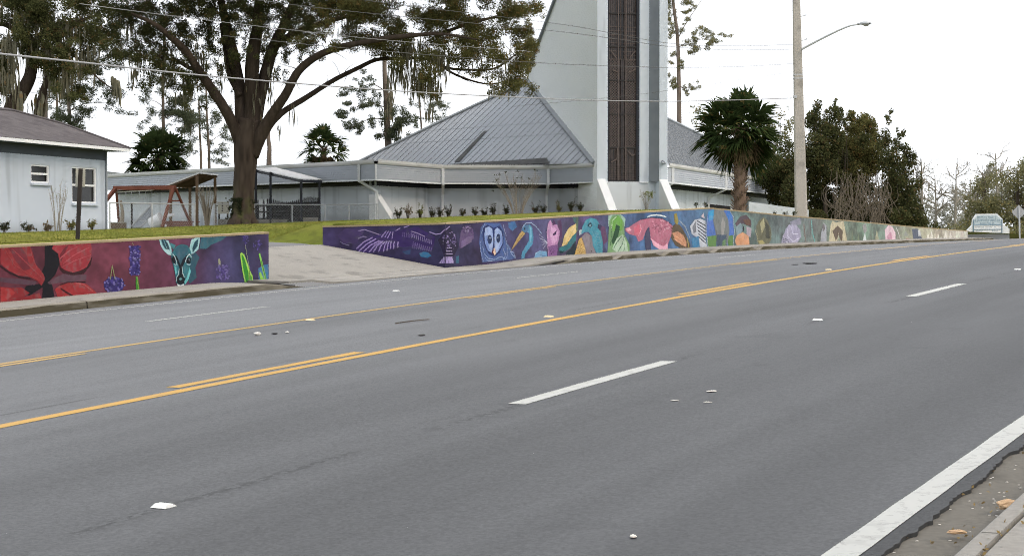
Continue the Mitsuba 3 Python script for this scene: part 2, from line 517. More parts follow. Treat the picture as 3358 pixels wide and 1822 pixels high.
mat('m_house', stucco(alb(170, 178, 190, 0.88), alb(178, 186, 198, 0.88), 1.8), rough=0.9, spec=0.2)
mat('m_shaded_frieze', vary([0.060, 0.072, 0.092], [0.080, 0.092, 0.112], 1.5), rough=0.8)  # grey-blue darkened to hold the shade under the eaves
mat('m_white', vary([0.74, 0.75, 0.77], [0.66, 0.67, 0.69], 2.0), rough=0.5)


def shingle(p, n, uv):
    run, row = p.y / 0.3, p.z / 0.055
    sh = cell_rand(dr.floor(row)) * 3
    r = cell_rand(dr.floor(run + sh), dr.floor(row))
    return mix([0.058, 0.052, 0.056], [0.105, 0.096, 0.100], r * 0.6 + 0.6 * fbm(p.x, p.y, p.z * 2)) * (1 - 0.25 * smoothstep(0.85, 1.0, row - dr.floor(row)))


mat('m_shingle', shingle, rough=0.95, spec=0.15)
mat('m_pane', [0.012, 0.013, 0.013], rough=0.08, spec=0.22)
mat('m_room', [0.030, 0.030, 0.032], rough=0.9)
mat('m_curtain', [0.26, 0.25, 0.22], rough=0.95)
mat('m_red_wood', vary([0.14, 0.040, 0.026], [0.25, 0.085, 0.050], 3.0, 0.6), rough=0.75)
mat('m_brown_wood', vary([0.10, 0.065, 0.040], [0.20, 0.135, 0.085], 3.0, 0.6), rough=0.8)
mat('m_galv', vary([0.50, 0.52, 0.54], [0.36, 0.37, 0.38], 3.0), rough=0.5)
mat('m_grey_paint_and_shade', vary(alb(120, 126, 134), alb(140, 146, 152), 2.0), rough=0.7)
mat('m_sign_back', [0.33, 0.34, 0.345], rough=0.5, metallic=0.2)
mat('m_sign_face', [0.42, 0.50, 0.55], rough=0.6)
mat('m_sign_type', [0.16, 0.24, 0.31], rough=0.6)
mat('m_pole', concrete([0.40, 0.375, 0.335], [0.32, 0.30, 0.265]), rough=0.85, spec=0.2)
mat('m_post', vary([0.012, 0.009, 0.007], [0.028, 0.02, 0.016], 6.0), rough=0.7)
mat('m_tan', [0.40, 0.39, 0.33], rough=0.6)
mat('m_cable', [0.10, 0.10, 0.10], rough=0.6)
mat('m_cable_light', [0.30, 0.30, 0.31], rough=0.5)
mat('m_litter', vary([0.62, 0.60, 0.57], [0.45, 0.42, 0.38], 20.0), rough=0.7)
mat('m_dead_leaf', vary([0.34, 0.22, 0.13], [0.52, 0.36, 0.22], 25.0), rough=0.8)
mat('m_leaf_litter', vary([0.16, 0.11, 0.05], [0.24, 0.17, 0.06], 12.0), rough=0.9)
mat('m_reflector', [0.60, 0.61, 0.60], rough=0.3)
mat('m_reflector_amber', [0.62, 0.50, 0.30], rough=0.3)
# ---------------------------------------------------------------- the street
def steps(*parts):
    return np.unique(np.round(np.concatenate([np.arange(a, b, c) for a, b, c in parts]), 4))


SS = steps((-60, 0, 3), (0, 6, 0.5), (6, 14, 0.03), (14, 120, 1.0), (120, 520, 10))
ts = np.array([2.19, 2.6, 4, 6.4, 8, 9.8, 11.863, 13.8, 15.5, 17.2, 19.2, 21.2, 22.22])
S2, T2 = np.meshgrid(SS, ts, indexing='ij')
edge = 0.022 * (meshkit.noise(np.stack([SS * 23, SS * 0, SS * 0], -1)) - 0.5) + 0.03 * (meshkit.noise(np.stack([SS * 7, SS * 0, SS * 0], -1)) - 0.5) + 0.05 * (meshkit.noise(np.stack([SS * 1.3, SS * 0 + 4, SS * 0], -1)) - 0.5)
T2[:, 0] += edge
P = st(S2, T2, zr(S2, T2))
skirt = P[:, :1].copy()
skirt[:, 0, 2] -= 0.06
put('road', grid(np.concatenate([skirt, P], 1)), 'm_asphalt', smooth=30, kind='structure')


def stripe(s0, s1, t, w, mat_, name, lift=0.004, d=1.0, jag=0.006, seed=0):
    s = np.linspace(s0, s1, max(3, int((s1 - s0) / d) + 1))
    j = jag * (meshkit.noise(np.stack([s * 7, s * 0 + seed, s * 0 + t], -1)) - 0.5) * 2
    a, b = t - w / 2 + j, t + w / 2 + np.roll(j, 3)
    put(name, grid(np.stack([st(s, a, zr(s, a) + lift), st(s, b, zr(s, b) + lift)], 1)), mat_, parent='road')


stripe(-60, 104, 2.365, 0.165, 'm_white_line', 'edge_line', d=0.5)
stripe(-60, 104, 21.2, 0.13, 'm_white_line', 'edge_line')
stripe(-60, 104, 9.83, 0.15, 'm_yellow_line', 'centre_line', d=0.8, jag=0.012)
stripe(-60, 104, 13.92, 0.13, 'm_yellow_line', 'centre_line')
for k in range(-3, 8):
    stripe(12.05 + 12.29 * k, 15.25 + 12.29 * k, 6.385, 0.165, 'm_white_line', 'lane_dash', d=0.4)
    stripe(12.2 + 12.30 * k, 15.35 + 12.30 * k, 10.07, 0.15, 'm_yellow_line', 'centre_dash', d=0.4, jag=0.012)
    stripe(11.85 + 12.30 * k, 15.0 + 12.30 * k, 13.70, 0.13, 'm_yellow_line', 'centre_dash', d=0.4)
    stripe(8.0 + 12.2 * k, 11.1 + 12.2 * k, 17.17, 0.12, 'm_white_line', 'lane_dash', d=0.4)


def reflector_mesh(s, t):
    """A raised pavement marker: low plinth with two sloping faces."""
    c = st(s, t, zr(s, t) + 0.001)
    a, b = unit(st(1, 0)), unit(st(0, 1))
    lo = [(-0.055, -0.055), (0.055, -0.055), (0.055, 0.055), (-0.055, 0.055)]
    hi = [(-0.022, -0.047), (0.022, -0.047), (0.022, 0.047), (-0.022, 0.047)]
    v = [c + a * x + b * y for x, y in lo] + [c + a * x + b * y + [0, 0, 0.02] for x, y in hi]
    return mesh(v, [[4, 5, 6, 7], [0, 1, 5, 4], [1, 2, 6, 5], [2, 3, 7, 6], [3, 0, 4, 7], [3, 2, 1, 0]])


for s, t, m, lb in ((7.63, 6.37, 'm_reflector', 'white raised lane reflector nearest the camera, on the left of the near lane line'),
                    (20.04, 6.41, 'm_reflector', 'white raised lane reflector between the two white dashes of the near lane line'),
                    (32.34, 6.46, 'm_reflector', 'white raised lane reflector beyond the last near dash at the right edge'),
                    (27.61, 17.27, 'm_reflector', 'small white reflector in the far lane line opposite the concrete driveway'),
                    (20.02, 10.12, 'm_reflector_amber', 'amber reflector beside the near yellow line, between its two nearer dashes'),
                    (19.64, 13.72, 'm_reflector_amber', 'amber reflector on the far yellow line in front of the driveway'),
                    (32.33, 10.12, 'm_reflector_amber', 'amber reflector beside the near yellow line, beyond its second dash')):
    put('road_reflector', reflector_mesh(s, t), m, label=lb, category='road reflector', group='raised reflectors on the road')

# near kerb side: gutter pan, kerb and pavement slabs
sg = steps((-40, 0, 4), (0, 16, 0.5), (16, 120, 6))


def band(sv, tz, lift=0.0):
    return grid(np.stack([st(sv, t, zr(sv, 2.2) + z + lift) for t, z in tz[::-1]], 1), flip=True)


put('gutter', band(sg, [(2.26, -0.022), (1.79, -0.03)]), 'm_gutter', kind='structure')
put('near_kerb', [band(np.array([a + 0.006, min(a + 3.0, 120) - 0.006]) if a > 14 else np.linspace(a + 0.006, a + 2.994, 5), [(1.79, -0.04), (1.775, 0.10), (1.755, 0.115), (1.672, 0.118), (1.672, 0.02)]) for a in np.arange(-10, 118, 3.0)], 'm_concrete', smooth=30, kind='structure')
P1 = []
for i, a in enumerate(np.arange(-6, 24, 1.5)):
    put('near_pavement_slab', band(np.array([a + 0.008, a + 1.492]), [(1.652, 0.05), (1.645, 0.112), (0.1, 0.10), (-0.2, 0.02)]), 'm_concrete', parent='near_pavement')
labels['near_pavement'] = {'kind': 'structure'}
put('near_verge', grid(np.stack([st(SS, t, zr(SS, 2.2) + z) for t, z in ((-400, -1.0), (-40, 0.2), (-6, 0.06), (0.15, 0.06), (1.68, 0.06))], 1), flip=False), 'm_lawn', kind='structure')

# far kerb, in lengths, dropped at the driveway
def kerb_piece(s0, s1, e0=0.0, e1=0.0):
    n = max(3, int((s1 - s0) / 0.5) + 1)
    s = np.linspace(s0, s1, n)
    h = np.full(n, 0.14)
    if e0: h *= sstep(0, e0, s - s0) * 0.98 + 0.02
    if e1: h *= sstep(0, e1, s1 - s) * 0.98 + 0.02
    h = h * (0.9 + 0.2 * meshkit.noise(np.stack([s * 1.7, s * 0, s * 0], -1)))
    bow = 0.03 * (meshkit.noise(np.stack([s * 1.1, s * 0 + 3, s * 0], -1)) - 0.5)
    z0 = zr(s, 22.2)
    return grid(np.stack([st(s, 22.20 + bow, z0 - 0.05), st(s, 22.22 + bow, z0 + h * 0.9), st(s, 22.25 + bow, z0 + h), st(s, 22.42, z0 + h + 0.004), st(s, 22.42, z0 - 0.05)], 1))


for s0, s1, e0, e1 in ((-60, 10, 0, 0), (10.02, 18, 0, 0), (18.02, 24.4, 0, 0), (24.43, 31.6, 0, 1.6), (44.6, 48.4, 1.6, 0), (48.7, 52.4, 0.1, 0.1), (52.65, 54.2, 0.1, 0.1), (54.6, 57.0, 0.1, 0.1), (57.25, 61.8, 0.1, 0.1), (62.1, 72, 0.1, 0), (72.05, 84, 0, 0), (84.05, 104, 0, 0)):
    put('kerb', kerb_piece(s0, s1, e0, e1), 'm_kerb', parent='far_pavement')
labels['far_pavement'] = {'kind': 'structure'}


def walk_slab(s0, s1):
    s = np.linspace(s0 + 0.006, s1 - 0.006, 4)
    drop = 1 - 0.85 * sstep(29.6, 32.0, s) * (1 - sstep(43.5, 46.0, s))
    zf = zr(s, 22.2)
    a, b = zf + 0.14 * drop + 0.006, zf + 0.13 * drop + 0.04
    return grid(np.stack([st(s, 22.42, zf - 0.05), st(s, 22.425, a), st(s, 23.42, b)], 1))


for a in np.arange(12, 31.5, 1.5):
    put('slab', walk_slab(a, a + 1.5), 'm_concrete', parent='far_pavement')
for a in np.arange(40.5, 103, 2.5):
    put('slab', walk_slab(a, a + 2.5), 'm_concrete', parent='far_pavement')
put('slab', walk_slab(-60, 12), 'm_concrete', parent='far_pavement')

# driveway: concrete apron in slabs, then the asphalt drive
def drive_patch(s0, s1, t0, t1, lift=0.0, n=6, f=drive_z, side=0.05):
    s, t = np.meshgrid(np.linspace(s0, s1, n), np.linspace(t0, t1, n), indexing='ij')
    P = st(s, t, f(s, t) + lift)
    lo = P.copy()
    lo[..., 2] -= side
    ring = lambda q: np.concatenate([q[:, 0], q[-1, 1:], q[-2::-1, -1], q[0, -2:0:-1]])
    a, b = ring(P), ring(lo)
    return join([grid(P), grid(np.stack([np.vstack([b, b[:1]]), np.vstack([a, a[:1]])], 1), flip=True)])


def apron_z(s, t):
    k = sstep(31.6, 33.2, s) * (1 - sstep(42.2, 45.4, s))
    return drive_z(s, t) * k + (zr(s, 22.2) + 0.15) * (1 - k)


for a, b in ((31.0, 34.5), (34.5, 38.0), (38.0, 41.5), (41.5, 45.4)):
    put('slab', drive_patch(a + 0.006, b - 0.006, 22.24, 23.40, 0.006, 5, apron_z), 'm_concrete', parent='driveway')
for a, b in ((31.9, 35.9), (35.9, 39.95)):
    for c, d in ((23.42, 25.4), (25.4, 27.55)):
        put('slab', drive_patch(a + 0.006, b - 0.006, c + 0.006, d - 0.006, 0.006), 'm_concrete', parent='driveway')
put('tarmac', join([drive_patch(31.9, 39.8, 27.56, 30.3, -0.02), drive_patch(10, 31.9, 27.56, 30.3, -0.02)]), 'm_drive', parent='driveway')
labels['driveway'] = {'kind': 'structure'}

# lawn: one sheet behind the walls out to the horizon
sv = steps((-600, -80, 40), (-80, 10, 5), (10, 30, 1.0), (30, 31.8, 0.3), (31.8, 32.1, 0.05), (32.1, 39.9, 0.4), (39.9, 40.2, 0.05), (40.2, 60, 0.6), (60, 160, 4), (160, 1000, 40))
tv = steps((23.45, 27.2, 0.25), (27.2, 36, 0.4), (36, 60, 1.5), (60, 160, 5), (160, 1000, 40))
S3, T3 = np.meshgrid(sv, tv, indexing='ij')
Q = st(S3, T3)
Q[..., 2] = lawn_z(Q[..., 0], Q[..., 1]) + 0.03 * (meshkit.fbm(Q * 0.6, 3) - 0.5) * (T3 > 24)
put('lawn', grid(Q), 'm_lawn', smooth=True, kind='structure')
# blades: the strips of lawn that show above the walls and on the bank beside the drive
def blades(n, s0, s1, t0, t1, h, rg):
    s, t = rg.uniform(s0, s1, n), t0 + (t1 - t0) * rg.uniform(0, 1, n) ** 1.6
    keep = (box_dist(s, t, 31.9, 39.9, 20, 30.4) > 0.0) & (box_dist(s, t, 8, 39.9, 27.2, 30.4) > 0.0)
    s, t = s[keep], t[keep]
    n = len(s)
    b = st(s, t)
    b[:, 2] = lawn_z(b[:, 0], b[:, 1]) - 0.01
    a = rg.uniform(0, 2 * np.pi, n)
    d = np.stack([np.cos(a), np.sin(a), 0 * a], -1)
    L = h * rg.uniform(0.4, 1.2, n)[:, None]
    tip = b + rg.normal(0, 0.35, (n, 3)) * L * [1, 1, 0] + [0, 0, 1] * L
    v = np.stack([b - d * 0.012, b + d * 0.012, tip], 1).reshape(-1, 3)
    return trimesh.Trimesh(v, np.arange(3 * n).reshape(-1, 3), process=False)


put('grass', [blades(60000, 14, 32, 23.7, 50, 0.032, rng), blades(60000, 32, 62, 23.7, 62, 0.032, rng), blades(26000, 30, 46, 30, 37, 0.05, rng), blades(9000, 14, 60, 23.66, 24.2, 0.05, rng)], 'm_grass', label='short mown grass of the sloping lawn', kind='stuff')
# ---------------------------------------------------------------- mural walls
WT = 23.42          # the walls' painted face
MURAL_BG = [(20, (104, 44, 58)), (26.5, (104, 46, 62)), (28.6, (98, 50, 74)), (29.6, (66, 50, 84)), (30.8, (58, 54, 92)), (31.9, (64, 50, 84)), (36, (64, 50, 92)), (38.6, (50, 42, 80)), (40.4, (46, 42, 74)),
            (42, (62, 50, 88)), (45, (76, 72, 112)), (47.5, (88, 76, 108)), (49.0, (92, 74, 114)), (51, (78, 90, 126)), (54, (72, 98, 140)), (58.5, (84, 110, 146)), (61.5, (96, 122, 132)),
            (64, (104, 120, 116)), (68, (106, 116, 118)), (72, (112, 116, 116)), (76, (118, 122, 112)), (80, (118, 134, 120)), (84.5, (124, 136, 128)), (87, (140, 140, 128)), (90, (160, 150, 130)), (95, (182, 172, 156)), (103, (200, 192, 184))]  # far stops painted paler to take in glare
BGK = [(s, alb(*[0.9 * v + 0.1 * (c[0] * 0.3 + c[1] * 0.5 + c[2] * 0.2) for v in c], 1.38)) for s, c in MURAL_BG]
BGK2 = [(s, alb(min(255, c[0] * 1.08 + 8), min(255, c[1] * 1.16 + 8), min(255, c[2] * 1.14 + 8), 1.32)) for s, c in MURAL_BG]


def mural_ground(p, n, uv):
    s = S_(p) - 0.0 * p.z
    # the wing beside the drive is painted as the wall would go on to the left of its corner
    s = s - dr.maximum(T_(p) - WT, 0) * 1.0
    a, b = mi.Color3f(BGK[0][1]), mi.Color3f(BGK2[0][1])
    for (s0, _), (s1, c), (_, d) in zip(BGK[:-1], BGK[1:], BGK2[1:]):
        k = dr.clip((s - s0) / (s1 - s0), 0, 1)
        a, b = mix(a, c, k), mix(b, d, k)
    g = fbm(s * 0.9, p.z * 1.5 + 3)
    h = fbm(s * 2.6 + 7, p.z * 3.2)
    k = fbm(s * 7 + 3, p.z * 8)
    c = mix(a, b, smoothstep(0.36, 0.7, g) * 0.7 + 0.4 * smoothstep(0.4, 0.7, h))
    c = c * (0.72 + 0.56 * k)
    dark = smoothstep(0.52, 0.75, fbm(s * 1.2 + 20, p.z * 1.3))
    return c * (1 - 0.33 * dark) * (0.94 + 0.12 * noise(p.x * 30, p.y * 30, p.z * 30))


mat('m_mural', mural_ground, rough=0.7, spec=0.25, bump=lambda p, n, uv: 0.004 * noise(p.x * 22, p.y * 22, p.z * 22), eps=4e-3)
mat('m_coping', vary(alb(176, 160, 132, 1.25), alb(140, 124, 92, 1.25), 2.0), rough=0.95)
mat('m_wall_back', vary([0.25, 0.24, 0.22], [0.32, 0.31, 0.28], 1.0), rough=0.9)

w0 = thing('mural_wall', 'low wall left of the driveway, painted with a red hibiscus and a teal deer', 'mural wall')
w1 = thing('mural_wall', 'long low wall right of the driveway, painted with a row of animals', 'mural wall')


def wall_run(key, s, close0=True, close1=True):
    zt, zb = wall_top(s), zr(s, 22.2) - 0.1
    put('face', grid(np.stack([st(s, WT, zb), st(s, WT, zt - 0.045)], 1)), 'm_mural', parent=key)
    put('back', [grid(np.stack([st(s, WT + 0.22, zb), st(s, WT + 0.22, zt - 0.045)], 1))] + [grid(np.stack([st([e, e], [WT, WT + 0.22], [zb[i]] * 2), st([e, e], [WT, WT + 0.22], [zt[i] - 0.045] * 2)])) for e, i in ((s[0], 0), (s[-1], -1))], 'm_wall_back', parent=key)
    a, b = WT - 0.012, WT + 0.235
    put('coping', grid(np.stack([st(s, a, zt - 0.047), st(s, a, zt - 0.006), st(s, a + 0.008, zt), st(s, b - 0.008, zt), st(s, b, zt - 0.047), st(s, a, zt - 0.047)], 1)), 'm_coping', smooth=40, parent=key)


wall_run(w0, np.append(np.arange(10, 31.7, 0.3), 31.85))
wall_run(w1, np.concatenate([np.arange(40.0, 59.9, 0.5), [59.9], np.arange(60.5, 103, 0.75)]))
# the wing that turns up beside the drive
tw = np.linspace(WT, 27.5, 10)
WING_TOP = np.interp(tw, [WT, 27.5], [wall_top(40.0), 2.01])
zb = drive_z(40.0, tw) - 0.15
put('wing_face', grid(np.stack([st(40.0 - 0.002, tw, zb), st(40.0 - 0.002, tw, WING_TOP - 0.045)], 1)), 'm_mural', parent=w1)
put('wing_coping', grid(np.stack([st(39.985, tw, WING_TOP - 0.047), st(39.985, tw, WING_TOP), st(40.23, tw, WING_TOP + 0.002), st(40.23, tw, zb)], 1)), 'm_coping', smooth=40, parent=w1)
# ---------------------------------------------------------------- the mural: flat coats of paint on the walls
# every coat: (coat number, palette entry, brush width or 0 for an area, outline as "distance along the wall,height" in metres)
PALETTE = [(98, 66, 80), (90, 58, 74), (20, 16, 26), (60, 20, 28), (154, 40, 46), (122, 38, 50), (172, 58, 64), (178, 60, 62), (178, 66, 72), (48, 18, 26), (164, 46, 56), (120, 34, 46), (184, 74, 82), (150, 36, 42), (176, 44, 46), (168, 42, 46), (66, 20, 26), (196, 80, 84), (40, 16, 22), (52, 42, 112), (40, 32, 104), (74, 62, 150), (112, 102, 176), (148, 146, 100), (54, 42, 118), (76, 64, 152), (116, 106, 180), (60, 140, 40), (160, 190, 80), (150, 150, 110), (48, 98, 116), (40, 84, 104), (150, 200, 206), (30, 72, 88), (110, 170, 175), (60, 130, 140), (28, 74, 90), (150, 215, 210), (44, 116, 130), (50, 98, 118), (98, 192, 196), (86, 176, 180), (14, 26, 40), (10, 24, 34), (100, 160, 164), (216, 226, 232), (20, 40, 50), (12, 22, 34), (205, 228, 234), (190, 220, 228), (150, 170, 190), (190, 210, 220), (70, 54, 130), (92, 76, 150), (110, 96, 168), (160, 160, 136), (58, 44, 124), (80, 66, 144), (84, 70, 150), (52, 116, 168), (150, 206, 70), (44, 140, 34), (64, 150, 44), (26, 60, 30), (160, 170, 140), (120, 196, 66), (130, 200, 64), (40, 90, 40), (58, 38, 104), (72, 54, 106), (160, 138, 198), (164, 144, 190), (120, 104, 150), (120, 108, 156), (150, 134, 180), (146, 126, 184), (128, 108, 168), (110, 90, 150), (44, 112, 160), (52, 74, 120), (40, 30, 66), (160, 140, 196), (100, 82, 140), (140, 122, 176), (176, 160, 205), (158, 138, 198), (46, 34, 80), (96, 74, 122), (118, 94, 142), (150, 130, 175), (70, 50, 96), (52, 98, 128), (70, 96, 160), (26, 46, 112), (150, 174, 224), (110, 138, 205), (118, 146, 210), (26, 46, 92), (200, 215, 240), (228, 192, 168), (112, 42, 42), (160, 182, 222), (60, 110, 168), (72, 150, 190), (112, 184, 214), (70, 118, 160), (20, 40, 60), (192, 156, 88), (110, 90, 50), (170, 196, 230), (150, 176, 215), (92, 56, 100), (190, 132, 186), (216, 160, 208), (132, 82, 146), (60, 32, 82), (84, 46, 96), (110, 60, 120), (70, 36, 84), (190, 190, 215), (225, 175, 215), (104, 156, 200), (160, 195, 225), (60, 100, 150), (34, 50, 62), (226, 196, 122), (44, 116, 126), (84, 112, 92), (18, 54, 66), (200, 165, 90), (70, 110, 110), (66, 152, 176), (136, 126, 136), (202, 162, 84), (160, 120, 60), (226, 196, 120), (28, 70, 92), (150, 200, 210), (14, 30, 40), (62, 56, 92), (172, 192, 196), (20, 20, 30), (46, 126, 156), (100, 66, 104), (150, 190, 170), (118, 164, 104), (104, 168, 66), (40, 84, 50), (176, 204, 176), (64, 112, 76), (190, 220, 180), (190, 106, 132), (236, 168, 192), (216, 98, 122), (240, 160, 175), (70, 70, 102), (236, 170, 186), (222, 232, 236), (158, 84, 110), (210, 140, 160), (60, 40, 70), (98, 82, 62), (206, 138, 98), (156, 142, 62), (182, 164, 74), (235, 178, 140), (160, 170, 180), (188, 194, 206), (48, 54, 70), (62, 132, 182), (120, 124, 134), (196, 180, 190), (76, 116, 202), (50, 150, 206), (56, 120, 206), (94, 140, 72), (90, 136, 72), (122, 128, 128), (152, 152, 150), (74, 90, 112), (100, 140, 90), (212, 220, 224), (90, 100, 106), (92, 78, 88), (128, 152, 162), (216, 152, 108), (170, 154, 168), (110, 80, 66), (40, 40, 50), (110, 110, 86), (166, 162, 122), (76, 78, 66), (172, 162, 102), (170, 166, 128), (164, 160, 190), (140, 140, 162), (206, 204, 226), (92, 92, 118), (124, 98, 92), (92, 170, 166), (150, 205, 200), (162, 166, 176), (120, 116, 120), (198, 188, 154), (104, 90, 76), (226, 218, 190), (206, 220, 220), (150, 150, 150), (166, 166, 136), (118, 128, 104), (126, 140, 112), (226, 192, 206), (202, 146, 170), (226, 228, 226), (178, 140, 126), (92, 102, 122), (196, 200, 206), (150, 156, 150), (226, 222, 212)]
